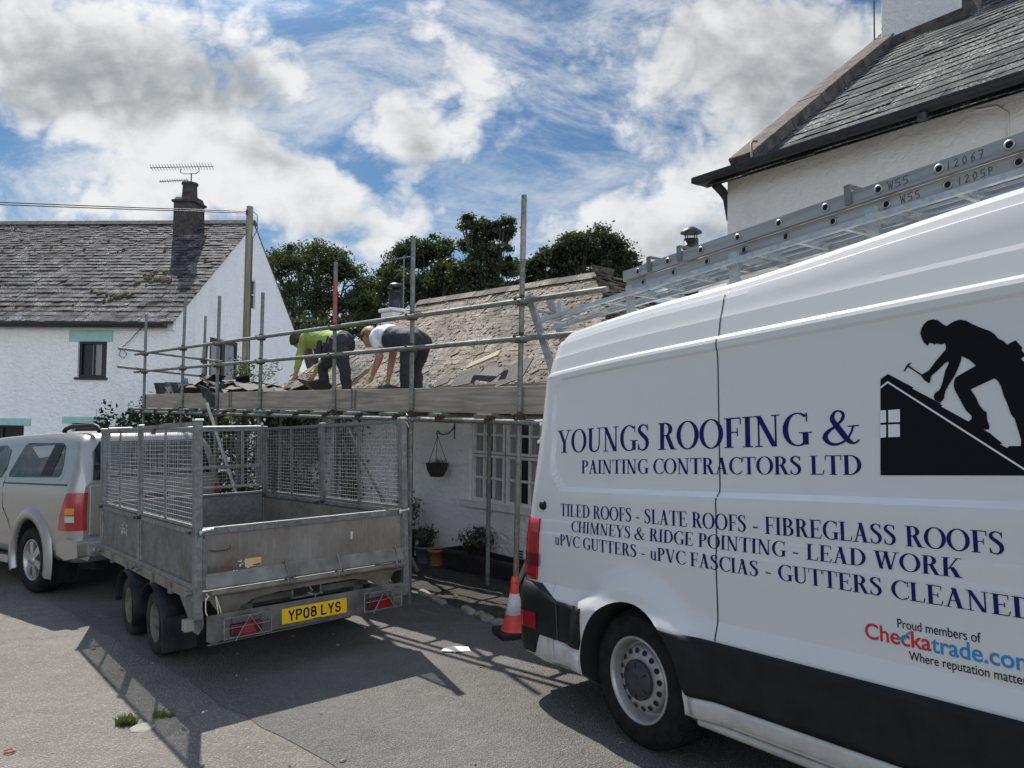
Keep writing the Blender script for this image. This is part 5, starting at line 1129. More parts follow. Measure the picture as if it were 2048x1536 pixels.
b = MB(); rings = [pk_ring(y, insf(y)) for y in ys]; b.grid(rings, True, True); n = len(rings[0]); b.add(rings[0], [tuple(range(n))]); b.add(rings[-1], [tuple(range(n))])
bd = b.build('body', M['silver'], PK, merge=True); cut_wheels(bd, [('X', 0, .42), ('X', 3.085, .42)], .425, -.2, .34, M['void'])
me = bd.data; bd.data.materials[1] = M['void']
sx = lambda z: pk_x(z, 1.8)
def side_patch(name, pts, mat, parent=None, off=.006, both=True):
    b = MB(); n = len(pts)
    for sg in ((0, 1) if both else (0,)):
        f = lambda y, z, d: ((sx(z) - d) if sg == 0 else (PW - sx(z) + d), y, z)
        b.add([f(y, z, off) for y, z in pts], [tuple(range(n))])
        b.add([f(y, z, off) for y, z in pts] + [f(y, z, -.004) for y, z in pts], [(i, (i + 1) % n, n + (i + 1) % n, n + i) for i in range(n)])
    return b.build(name, mat, parent or PK)
wn = side_patch('side_window', [(-.60, 1.32), (.74, 1.30), (.76, 1.36), (.52, 1.68), (.46, 1.705), (-.46, 1.70), (-.56, 1.66), (-.66, 1.42), (-.67, 1.36)], M['glass_tint'])
side_patch('side_window_frame', [(-.66, 1.285), (.80, 1.265), (.84, 1.33), (.58, 1.71), (.50, 1.74), (-.50, 1.735), (-.62, 1.69), (-.73, 1.42), (-.73, 1.34)], M['silver'], None, .003)
side_patch('vent_panel', [(-.12, 1.335), (-.40, 1.335), (-.52, 1.68), (-.28, 1.69)], M['mudguard'], wn, .010)
side_patch('side_window', [(.98, 1.29), (1.78, 1.27), (1.74, 1.66), (1.05, 1.68), (.90, 1.62), (.88, 1.4)], M['glass_tint'])
side_patch('side_window', [(1.86, 1.27), (2.82, 1.24), (2.72, 1.30), (2.18, 1.62), (1.86, 1.655)], M['glass_tint'])
ln = MB()
for sg in (0, 1):
    f = lambda y, z, d=.003: ((sx(z) - d) if sg == 0 else (PW - sx(z) + d), y, z)
    def line(p, w=.006):
        for (y0, z0), (y1, z1) in zip(p[:-1], p[1:]):
            dy, dz = y1 - y0, z1 - z0; l = math.hypot(dy, dz); ny, nz = -dz / l * w, dy / l * w; ln.add([f(y0 - ny, z0 - nz), f(y1 - ny, z1 - nz), f(y1 + ny, z1 + nz), f(y0 + ny, z0 + nz)], [(0, 1, 2, 3)])
    line([(-.93, 1.243), (.86, 1.232)], .009); line([(.86, 1.72), (.84, 1.2), (.80, .95), (.62, .78), (.55, .52)]); line([(1.82, 1.66), (1.83, .9), (1.82, .5)]); line([(-.93, 1.24), (-.95, .60)])
ln.build('panel_gap', M['blackframe'], PK, recalc=False)
for sg, x in ((0, 0), (1, PW)):
    s_ = 1 if sg == 0 else -1
    for cy in (0, 3.085):
        b = MB(); rows = []
        for k in range(25):
            a = R(-22 + 224 * k / 24); c, q = math.cos(a), math.sin(a); rows.append([(x + s_ * (.02), cy + .425 * c, .42 + .425 * q), (x - s_ * .035, cy + .43 * c, .42 + .43 * q), (x - s_ * .038, cy + .50 * c, .42 + .51 * q), (x + s_ * .012, cy + .555 * c, .42 + .575 * q)])
        b.grid(rows, True); b.build('wheel_flare', M['silver'], PK)
        w = MB(); P_ = [(.235, .0), (.25, -.012), (.30, -.022), (.345, -.012), (.372, .03), (.378, .08), (.378, .20), (.35, .26), (.22, .26)]
        w.lathe([(r, h * s_) for r, h in P_], 34, 'X', (x + s_ * .02, cy, .378)); wo = w.build('wheel', M['rubber'], PK)
        w = MB(); w.lathe([(r, h * s_) for r, h in [(.236, .004), (.228, -.006), (.215, .0), (.205, .05), (.2, .12)]], 34, 'X', (x + s_ * .02, cy, .378)); w.lathe([(.205, .07 * s_), (0, .07 * s_)], 24, 'X', (x + s_ * .02, cy, .378))
        rim = w.build('rim', M['alloy'], wo); rim.data.materials.append(M['void'])
        for p in rim.data.polygons:
            if abs(p.center.x - (x + s_ * .09)) < .002: p.material_index = 1
        w = MB()
        for k in range(6):
            a = k * PI / 3 + .3; d = Vector((0, math.cos(a), math.sin(a))); t = Vector((0, -d.z, d.y)); c = Vector((x + s_ * .02, cy, .378)); o_ = Vector((s_, 0, 0))
            pr_ = [c + d * .05 + t * .032 + o_ * .004, c + d * .21 + t * .048 + o_ * .012, c + d * .21 - t * .048 + o_ * .012, c + d * .05 - t * .032 + o_ * .004]; w.add(pr_ + [p + o_ * .05 for p in pr_], [(0, 1, 2, 3), (0, 4, 5, 1), (1, 5, 6, 2), (2, 6, 7, 3), (3, 7, 4, 0)])
        w.lathe([(r, h * s_) for r, h in [(0, -.012), (.045, -.010), (.055, .004), (.06, .05)]], 18, 'X', (x + s_ * .02, cy, .378)); w.build('spoke', M['alloy'], rim)
        if cy == 0: f = MB(); f.bb((x + s_ * .03, -.47, .14), (x + s_ * .30, -.455, .55)); f.build('mud_flap', M['rubber'], PK)
    # tail lamp wrapping the rear corner
    def lamp(name, z0, z1, ya, yb, mat, parent, off):
        b = MB(); rows = []
        for z in np.linspace(z0, z1, 8):
            t = (z - .76) / .40; yl = -.78 - .22 * max(0, t) ** 1.5 if ya is None else ya
            rows.append([((sx(z) + insf(y) - off) if sg == 0 else (PW - sx(z) - insf(y) + off), y, z) for y in np.linspace(yl, yb, 9)] + [((sx(z) + .10 + q) if sg == 0 else (PW - sx(z) - .10 - q), -1.2 - off * .8, z) for q in (.0, .035)])
        if ya is not None: rows = [r[:-2] for r in rows]
        b.grid(rows, True); return b.build(name, mat, parent)
    L_ = lamp('tail_lamp', .76, 1.16, None, -1.195, M['lens_red'], PK, .014); lamp('amber_lens', .93, 1.00, -1.0, -1.14, M['lens_amber'], L_, .018); lamp('clear_lens', .85, .915, -1.0, -1.14, M['lens_clear'], L_, .018)
    b = MB(); b.bb((x - s_ * .0, .62, .33), (x + s_ * .16, 2.55, .37)); b.bb((x - s_ * .012, .60, .30), (x + s_ * .0, 2.57, .39)); b.build('side_step', M['alloy'], PK, bevel=.008)
    for y in (1.02, 2.0): b = MB(); b.bb((x - s_ * .03, y, 1.08), (x - s_ * .008, y + .17, 1.115)); b.build('door_handle', M['alloy'], PK, bevel=.008)
    b = MB(); b.bb((x - s_ * .22, 2.55, 1.22), (x + s_ * .02, 2.70, 1.40)); b.build('door_mirror', M['silver'], PK, bevel=.03)
# rear glass, tailgate, bumper
b = MB(); b.add([(.20, -1.215, 1.29), (PW - .20, -1.215, 1.29), (PW - .25, -1.10, 1.62), (PW - .32, -1.02, 1.70), (.32, -1.02, 1.70), (.25, -1.10, 1.62)], [(0, 1, 2, 5), (5, 2, 3, 4)]); o = b.build('rear_window', M['glass_tint'], PK); m_ = o.modifiers.new('s', 'SOLIDIFY'); m_.thickness = .012; m_.offset = 0
b = MB(); b.bb((.16, -1.222, .70), (PW - .16, -1.195, 1.235)); tgk = b.build('tailgate', M['silver'], PK, bevel=.012)
b = MB(); b.bb((PW / 2 - .14, -1.232, 1.04), (PW / 2 + .14, -1.2225, 1.12)); b.build('handle', M['plastic'], tgk, bevel=.006)
text_mesh('TOYOTA', .085, M['alloy'], 'lettering', tgk, Matrix.Translation((.22, -1.2225, 1.135)) @ Matrix.Rotation(PI / 2, 4, 'X'), .002, 1.15, 1.25)
b = MB(); b.prism([(-1.42, .50), (-1.40, .64), (-1.20, .69), (-1.15, .60), (-1.15, .46), (-1.36, .45)], 'X', .10, PW - .10); bmk = b.build('bumper', M['alloy'], PK, bevel=.01)
b = MB(); b.bb((.25, -1.40, .655), (PW - .25, -1.22, .672)); b.build('step_pad', M['plastic'], bmk)
for x in (.05, PW - .05):
    b = MB(); b.prism([(-1.38, .50), (-1.36, .66), (-1.0, .68), (-.74, .60), (-.74, .50), (-1.0, .45)], 'X', x - .06, x + .06); b.build('bumper_corner', M['silver'], bmk, bevel=.02)
b = MB(); b.tube((.17, -1.30, .56), (.17, -1.46, .56), .035, 12); b.build('tow_eye', M['alloy'], bmk)
b = MB(); b.bb((PW / 2 - .04, -1.62, .40), (PW / 2 + .04, -1.2, .46)); b.lathe([(0, .53), (.025, .51), (.028, .49), (.012, .46)], 12, 'Z', (PW / 2, -1.58, 0)); b.build('tow_bar', M['iron'], PK)
for x in (.34, PW - .34):
    b = MB(); b.path([(x, -.98, 1.815), (x, -.94, 1.86), (x, -.80, 1.885), (x, -.2, 1.885), (x, -.05, 1.86), (x, 0, 1.83)], .026, 10); b.build('roof_rail', M['plastic'], PK)
b = MB(); b.add([(.22, 2.26, 1.66), (PW - .22, 2.26, 1.66), (PW - .12, 2.93, 1.16), (.12, 2.93, 1.16)], [(0, 1, 2, 3)]); b.v = [(v[0], v[1] + .012, v[2] + .014) for v in b.v]; b.build('windscreen', M['glass_tint'], PK)
b = MB(); b.bb((.3, -1.0, .30), (.40, 3.7, .44)); b.bb((PW - .4, -1.0, .30), (PW - .3, 3.7, .44)); b.tube((.2, 0, .378), (PW - .2, 0, .378), .06, 8); b.tube((.2, 3.085, .378), (PW - .2, 3.085, .378), .05, 8); b.bb((.5, 1, .32), (1.2, 3.3, .46)); b.build('underbody', M['void'], PK)
for x in (.3, PW - .3):
    b = MB(); b.bb((x - .15, 3.70, .78), (x + .15, 3.93, .95)); b.build('headlight', M['lens_clear'], PK, bevel=.03)
for o in list(PK.children_recursive):             # shorter tail behind the rear axle
    if o.type == 'MESH':
        for v in o.data.vertices:
            if v.co.y < -.5: v.co.y = -.5 + (v.co.y + .5) * .77
# ---------------------------------------------------------------- white panel van
VM = Matrix.Translation((.6663, 3.9339, -1.4196)) @ Matrix.Rotation(-1.0127, 4, 'Z') @ Matrix.Rotation(-.0756, 4, 'Y') @ Matrix.Rotation(-.0034, 4, 'X')
vn = empty('van', VM, 'white high-roof panel van lettered for a roofing firm, black side trim', 'van')
VP = [(-.13, .12), (-.07, .03), (-.055, .0), (.03, -.012), (.31, -.018), (.33, -.018), (.405, .012), (.45, .015), (.71, .024), (.725, .030), (.79, .034), (.80, .038), (.955, .044), (.978, .048), (1.003, .070), (1.03, .074), (1.65, .106),
      (1.69, .104), (1.705, .098), (1.735, .098), (1.752, .104), (1.766, .121), (1.80, .128), (1.86, .141), (1.88, .150), (1.955, .172), (1.985, .186), (1.993, .212), (2.02, .222), (2.045, .25), (2.065, .32), (2.10, .5), (2.13, .8), (2.135, 1.02)]
VZ = np.array([p[0] for p in VP]); VY = np.array([p[1] for p in VP]); VW = 2.04
kz = np.linspace(-.13, 2.06, 440); ky = np.interp(kz, VZ, VY); kk = np.array([.25, .5, .25]); kk /= kk.sum(); kys = ky
sst = lambda a, b, x: (lambda t: t * t * (3 - 2 * t))(min(1, max(0, (x - a) / (b - a))))
def vy(x, z, far=False):
    """inset of the van's side at length x, height z: creases, window recess and wheel-arch flare"""
    y = float(np.interp(z, kz, kys)) if z < 2.05 else float(np.interp(z, VZ, VY))
    if .955 < z < 1.705:                          # the pillar stays proud of the recessed panel
        m = 1 - sst(-.79, -.765, x - max(0, 1.10 - z) * 1.1 - max(0, z - 1.60) * .8); y += (.044 + (z - .955) * .072 - y) * m
    if far: return y
    if z < .80:
        for cx in (0, 3.64):
            r = math.hypot(x - cx, z - .0)
            if r < .70: f = 1 - sst(.455, .61, r); y -= .036 * f
    return y
rear = lambda z: float(np.interp(z, [-.2, .1, .8, 1.4, 1.75, 1.95, 2.06, 2.14], [-1.20, -1.20, -1.15, -1.04, -1.0, -.97, -.93, -.88]))
RC = .20
def gsc(x):         # the roof falls slightly to the back, and to the bonnet at the front
    if x < .2: return 1 - .075 * ((.2 - x) / 1.2) ** 2
    return 1
def col_x(u, z):     # u in 0..1 rounds the rear corner, then runs along the side
    xr = rear(z)
    if u <= 1: a = u * PI / 2; return xr + RC * (1 - math.cos(a)), RC * (1 - math.sin(a))
    if u <= 2: return (xr + RC) + (-.66 - xr - RC) * (u - 1), 0.
    return -.66 + (u - 2), 0.
def front(x): return 1.0 if x < 2.75 else float(np.interp(x, [2.75, 3.1, 3.55, 4.15, 4.5, 4.62], [1, .90, .62, .44, .36, .28]))
def vpt(u, z, off=0., far=False):
    x, dy = col_x(u, z); y = vy(x, z, far) + dy * (1 if z < 1.9 else 1); zz = z if z < 1.4 else 1.4 + (z - 1.4) * gsc(x); zz += .06 * sst(.5, 2.1, x) * sst(1.87, 2.04, z); f = front(x)
    if f < 1: zz = -.13 + (zz + .13) * f if zz > .2 else zz; y += .22 * sst(3.6, 4.62, x) + .05 * (1 - f)
    return (x, y - off, zz)
us = list(np.linspace(0, 1, 12)) + list(np.linspace(1, 2, 9))[1:] + list(np.arange(2.02, 5.0, .02)) + list(np.arange(5.02, 7.281, .045))
zs = []
for (a, _), (b_, _) in zip(VP[:-1], VP[1:]):
    n = max(1, int(round((b_ - a) / .022))); zs += [a + (b_ - a) * i / n for i in range(n)]
zs.append(VP[-1][0])
near = [[vpt(u, z) for z in zs] for u in us]; zf = [p[0] for p in VP]; usf = us[::2] if len(us) % 2 else us[::2] + [us[-1]]
rows = []
for i, u in enumerate(us):
    fr_ = [vpt(u, z, far=True) for z in zf[:-1]]; rows.append(near[i] + [(x, VW - y, z) for x, y, z in fr_[::-1]])
b = MB(); b.grid(rows, True, True); n = len(rows[0]); b.add(rows[0], [tuple(range(n))]); b.add(rows[-1], [tuple(range(n))])
vb = b.build('body', M['van_white'], vn, merge=True); cut_wheels(vb, [('Y', 0, 0.), ('Y', 3.64, 0.)], .408, -.3, .42, M['void']); vb.data.set_sharp_from_angle(angle=R(9)); se = vb.data.attributes['sharp_edge'].data; vco = vb.data.vertices
for e_ in vb.data.edges:
    q = (vco[e_.vertices[0]].co + vco[e_.vertices[1]].co) / 2
    if q.y < .5 and q.z < .80 and any(.425 < math.hypot(q.x - cx, q.z) < .66 for cx in (0, 3.64)): se[e_.index].value = False
# strips that follow the side
def strip(name, xa, xb, za, zb, off, mat, parent=None, nx=None, skip=None, nz=8, edge=True):
    """a moulding of its own thickness following the side between two lengths and two heights"""
    b = MB(); nx = nx or max(2, int((xb - xa) / .03)); rows = []
    for i in range(nx + 1):
        x = xa + (xb - xa) * i / nx; z0 = za(x) if callable(za) else za; z1 = zb(x) if callable(zb) else zb
        col = [vpt(2 + x + .66, z0 + (z1 - z0) * j / nz, off) for j in range(nz + 1)]
        c0, c1 = col[0], col[-1]; rows.append([(c0[0], c0[1] + off + .012, c0[2])] + col + [(c1[0], c1[1] + off + .012, c1[2])])
    for i in range(nx):
        b.grid([rows[i], rows[i + 1]], True)
    if edge: b.add(rows[0], [tuple(range(len(rows[0])))]); b.add(rows[-1], [tuple(range(len(rows[-1])))])
    return b.build(name, mat, parent or vn, merge=True)
def arch_z(x, cx, r): return math.sqrt(max(0, r * r - (x - cx) ** 2))
# lower cladding, butted round the arches
T0, T1 = .045, .318
xa = -math.sqrt(.412 ** 2 - T1 ** 2); strip('side_trim', -.655, -.39, lambda x: max(.085, arch_z(x, 0, .412) if x > -.412 else .085), T1, .010, M['plastic'], nx=14)
strip('side_trim', .264, 3.37, lambda x: max(T0, arch_z(x, 0, .412), arch_z(x, 3.64, .412)) if arch_z(x, 0, .412) < T1 - .003 else T1 - .003, T1, .010, M['plastic'], nx=110)
b = MB(); rows = []
for u in list(np.linspace(0, 1, 10)) + list(np.linspace(1, 2, 6))[1:]:
    x, _ = col_x(u, .2); top = .40 if x < -.86 else .40 + (T1 - .40) * (x + .86) / .2; lo_ = -.04 if x < -.86 else .088
    rows.append([(lambda p: (p[0], p[1] + .03, p[2]))(vpt(u, lo_, .012))] + [vpt(u, lo_ + (top - lo_) * j / 8, .014) for j in range(9)] + [(lambda p: (p[0], p[1] + .03, p[2]))(vpt(u, top, .012))])
b.grid(rows, True); bm_ = b.build('rear_bumper', M['plastic'], vn)
b = MB(); b.bb((-1.27, .20, -.04), (-1.195, VW - .20, .22)); b.build('bumper_step', M['plastic'], bm_, bevel=.02)
b = MB(); rows = [[vpt(u, z, .018) for z in (.115, .15, .185, .215)] for u in np.linspace(.35, 1.35, 8)]; b.grid(rows, True); b.build('reflector', M['lens_red'], bm_)
b = MB(); rows = []
for u in np.linspace(.05, 1.22, 18): rows.append([(lambda p: (p[0], p[1] + .02, p[2]))(vpt(u, .415, .006))] + [vpt(u, .415 + .385 * j / 10, .016) for j in range(11)] + [(lambda p: (p[0], p[1] + .02, p[2]))(vpt(u, .80, .006))])
b.grid(rows, True); b.add(rows[-1], [tuple(range(len(rows[-1])))]); tlv = b.build('tail_lamp', M['lens_red'], vn)
b = MB(); rows = [[vpt(u, z, .0175) for z in np.linspace(.50, .58, 4)] for u in np.linspace(.1, 1.3, 12)]; b.grid(rows, True); b.build('dark_band', NT('deep_red_lens').set((.12, .004, .01), .15), tlv)
# sills below the cladding
strip('sill', .44, 3.2, -.062, lambda x: T0 - .004, .004, M['van_white'], nx=60, nz=4)
strip('sill', -.82, -.42, -.068, lambda x: .083 - .03 * (x + .82) / .4, .006, M['van_white'], nx=10, nz=4)
b = MB(); b.tube((.45, .02, -.085), (3.2, .02, -.085), .022, 8); b.build('sill_rail', M['van_white'], vn)
# shut lines, handles, fuel and lock details
def shut(pts, w=.008, mat=None):
    b = MB()
    for (x0, z0), (x1, z1) in zip(pts[:-1], pts[1:]):
        n = max(2, int(abs(z1 - z0) / .012) + int(abs(x1 - x0) / .03))
        for i in range(n):
            a = (x0 + (x1 - x0) * i / n, z0 + (z1 - z0) * i / n); e = (x0 + (x1 - x0) * (i + 1) / n, z0 + (z1 - z0) * (i + 1) / n); vert = abs(z1 - z0) > abs(x1 - x0)
            dx, dz = (w / 2, 0) if vert else (0, w / 2)
            q = [vpt(2 + a[0] - dx + .66, a[1] - dz, .0012), vpt(2 + a[0] + dx + .66, a[1] + dz, .0012), vpt(2 + e[0] + dx + .66, e[1] + dz, .0012), vpt(2 + e[0] - dx + .66, e[1] - dz, .0012)]; b.add(q, [(0, 1, 2, 3)])
    return b.build('shut_line', mat or M['blackframe'], vn, recalc=False)
shut([(.60, 2.04), (.60, 1.0), (.594, .96), (.60, .42), (.604, T1 + .004)]); shut([(2.05, 2.0), (2.05, T1 + .004)]); shut([(.60, -.004), (.606, -.062)])
shut([(-1.02, .0)] * 1 + [(-.83, .37), (-.83, .415)])
b = MB(); rows = [[vpt(2 + .0, z, 0) for z in (0, 1)]]; kx = vpt(1.35, .885, .0); b.lathe([(0, -.024), (.022, -.022), (.030, -.010), (.030, .004)], 16, 'Y', (kx[0] - .02, kx[1], .885)); b.build('door_buffer', M['plastic'], vn)
for z in (.52, 1.30, 1.42):
    p = vpt(.1, z, 0); b = MB(); b.bb((p[0] - .035, p[1] - .06, z - .03), (p[0] + .01, p[1] + .02, z + .03)); b.bb((p[0] - .05, p[1] - .07, z - .012), (p[0] - .036, p[1] + .0, z + .012)); b.build('door_hinge', M['van_white'], vn, bevel=.006)
b = MB(); b.bb((rear(.9) - .006, VW / 2 - .004, .42), (rear(.9) + .01, VW / 2 + .004, 1.2)); b.build('rear_door_gap', M['blackframe'], vn)
# wheels
def van_wheel(cx, y0, sg):
    c = (cx, y0, 0); q = lambda L_: [(r, h * sg) for r, h in L_]
    b = MB(); b.lathe(q([(.205, .02), (.222, .0), (.24, -.014), (.285, -.022), (.318, -.014), (.334, .006), (.352, .022), (.356, .04), (.356, .20), (.34, .225), (.20, .23)]), 56, 'Y', c); w = b.build('wheel', M['rubber'], vn)
    t = MB()
    for k in range(64):
        a = 2 * PI * k / 64; d = Vector((math.cos(a), 0, math.sin(a))); tt = Vector((-d.z, 0, d.x)); ctr = Vector(c)
        for (r0, h0, r1, h1) in ((.330, -.0025, .3545, .030), (.3565, .05, .3575, .19)):
            A, B = ctr + d * r0 + Vector((0, h0 * sg - .002, 0)), ctr + d * r1 + Vector((0, h1 * sg, 0)); n_ = (d * .5 + Vector((0, -sg, 0)) * .5) * .004 if r0 < .35 else d * .004
            t.add([A - tt * .011 + n_, A + tt * .011 + n_, B + tt * .011 + n_, B - tt * .011 + n_, A - tt * .013 - n_, A + tt * .013 - n_, B + tt * .013 - n_, B - tt * .013 - n_], [(0, 1, 2, 3), (0, 4, 5, 1), (1, 5, 6, 2), (2, 6, 7, 3), (3, 7, 4, 0)])
    t.build('tread', M['rubber'], w)
    b = MB(); b.lathe(q([(.222, .004), (.226, -.008), (.219, -.014), (.210, -.008), (.203, .012), (.198, .05), (.186, .07), (.178, .066)]), 48, 'Y', c); b.lathe(q([(.178, .066), (.168, .030), (.150, .014), (.118, .008), (.10, .006), (0, .02)]), 48, 'Y', c); rim = b.build('rim', M['rim_van'], w)
    b = MB()
    for k in range(16):
        a = 2 * PI * k / 16 + .1; r = .149; d = Vector((math.cos(a), 0, math.sin(a))); tt = Vector((-d.z, 0, d.x)); ctr = Vector(c) + d * r + Vector((0, .0125 * sg, 0)); ax = Vector((0, -sg, 0)) * 1.0; pl_ = (d + Vector((0, .42 * sg, 0))).normalized()
        b.add([ctr + (pl_ * math.cos(t_) * .0155 + tt * math.sin(t_) * .0155) + ax * .0035 for t_ in [2 * PI * j / 14 for j in range(14)]], [tuple(range(14))])
    b.build('vent_hole', M['void'], rim, recalc=False)
    b = MB(); b.lathe(q([(.104, .008), (.104, -.012), (.096, -.020), (.06, -.024), (.05, -.030), (.035, -.031), (.03, -.026), (0, -.026)]), 36, 'Y', c); hc = b.build('hub_cap', NT('dull_plastic').set((.030, .032, .038), .5) if not bpy.data.materials.get('dull_plastic') else bpy.data.materials['dull_plastic'], rim)
    b = MB()
    for k in range(6): a = k * PI / 3 + .5; b.box((cx + .078 * math.cos(a), y0 - .0235 * sg, .078 * math.sin(a)), (.030, .004, .005), Matrix.Rotation(-a, 3, 'Y'))
    b.build('cap_rib', M['plastic'], hc)
for cx in (0, 3.64): van_wheel(cx, .035, 1); van_wheel(cx, VW - .035, -1)
b = MB(); b.bb((-1.2, .45, -.14), (4.3, VW - .45, -.02)); b.tube((0, .2, 0), (0, VW - .2, 0), .06, 8); b.build('underbody', M['void'], vn)
b = MB(); b.bb((-.435, .03, -.10), (-.425, .28, .16)); b.build('mud_flap', M['mudguard'], vn)
b = MB(); b.add([vpt(2 + x + .66, z, .004) for x, z in ((2.2, 1.02), (3.05, 1.02), (2.95, 1.5), (2.2, 1.62))], [(0, 1, 2, 3)]); b.build('cab_window', M['glass_tint'], vn)
b = MB(); b.bb((2.85, -.26, 1.0), (2.98, -.02, 1.36)); b.build('door_mirror', M['plastic'], vn, bevel=.04)
b = MB(); fx = 4.63; b.bb((fx - .05, .5, .0), (fx + .02, VW - .5, .22)); b.build('front_bumper', M['plastic'], vn, bevel=.03)
ws_ = MB(); ws_.add([(3.12, .34, 1.88), (3.12, VW - .34, 1.88), (3.60, VW - .30, 1.25), (3.60, .30, 1.25)], [(0, 1, 2, 3)]); ws_.v = [(v[0] + .06, v[1], v[2] + .06) for v in ws_.v]; ws_.build('windscreen', M['glass_tint'], vn)

# ---- writing on the side, cut in vinyl and laid on the panel
T, t_ = .150, .050
def rect(x0, y0, x1, y1): return [(x0, y0), (x1, y0), (x1, y1), (x0, y1)]
def para(x0, y0, x1, y1, w): return [(x0, y0), (x0 + w, y0), (x1 + w, y1), (x1, y1)]
def stem(x, y0=0, y1=1, w=T, s=.075):
    L_ = [rect(x, y0, x + w, y1)]
    if y0 == 0: L_.append(rect(x - s, 0, x + w + s, .034))
    if y1 >= .6: L_.append(rect(x - s, y1 - .034, x + w + s, y1))
    return L_
def ring(cx, cy, rx, ry, tx, ty, a0, a1, n=20):
    L_ = []
    for i in range(n):
        A, B = R(a0 + (a1 - a0) * i / n), R(a0 + (a1 - a0) * (i + 1) / n); P = lambda a, ox, oy: (cx + (rx - ox) * math.cos(a), cy + (ry - oy) * math.sin(a)); L_.append([P(A, 0, 0), P(B, 0, 0), P(B, tx, ty), P(A, tx, ty)])
    return L_
def pen(pts, n=5):
    """stroke of varying width through (x, y, w)"""
    q = []
    for i in range(len(pts) - 1):
        p0, p1, p2, p3 = [np.array(pts[max(0, min(len(pts) - 1, i + k))]) for k in (-1, 0, 1, 2)]
        for j in range(n): t = j / n; q.append(.5 * (2 * p1 + (p2 - p0) * t + (2 * p0 - 5 * p1 + 4 * p2 - p3) * t * t + (3 * p1 - p0 - 3 * p2 + p3) * t ** 3))
    q.append(np.array(pts[-1])); L_ = []; e = []
    for i in range(len(q)):
        d = q[min(i + 1, len(q) - 1)][:2] - q[max(i - 1, 0)][:2]; d /= (np.linalg.norm(d) + 1e-9); nn = np.array([-d[1], d[0]]) * q[i][2] / 2; e.append((tuple(q[i][:2] - nn), tuple(q[i][:2] + nn)))
    return [[e[i][0], e[i + 1][0], e[i + 1][1], e[i][1]] for i in range(len(e) - 1)]
sf = lambda x0, x1, y: rect(x0, y, x1, y + .034)
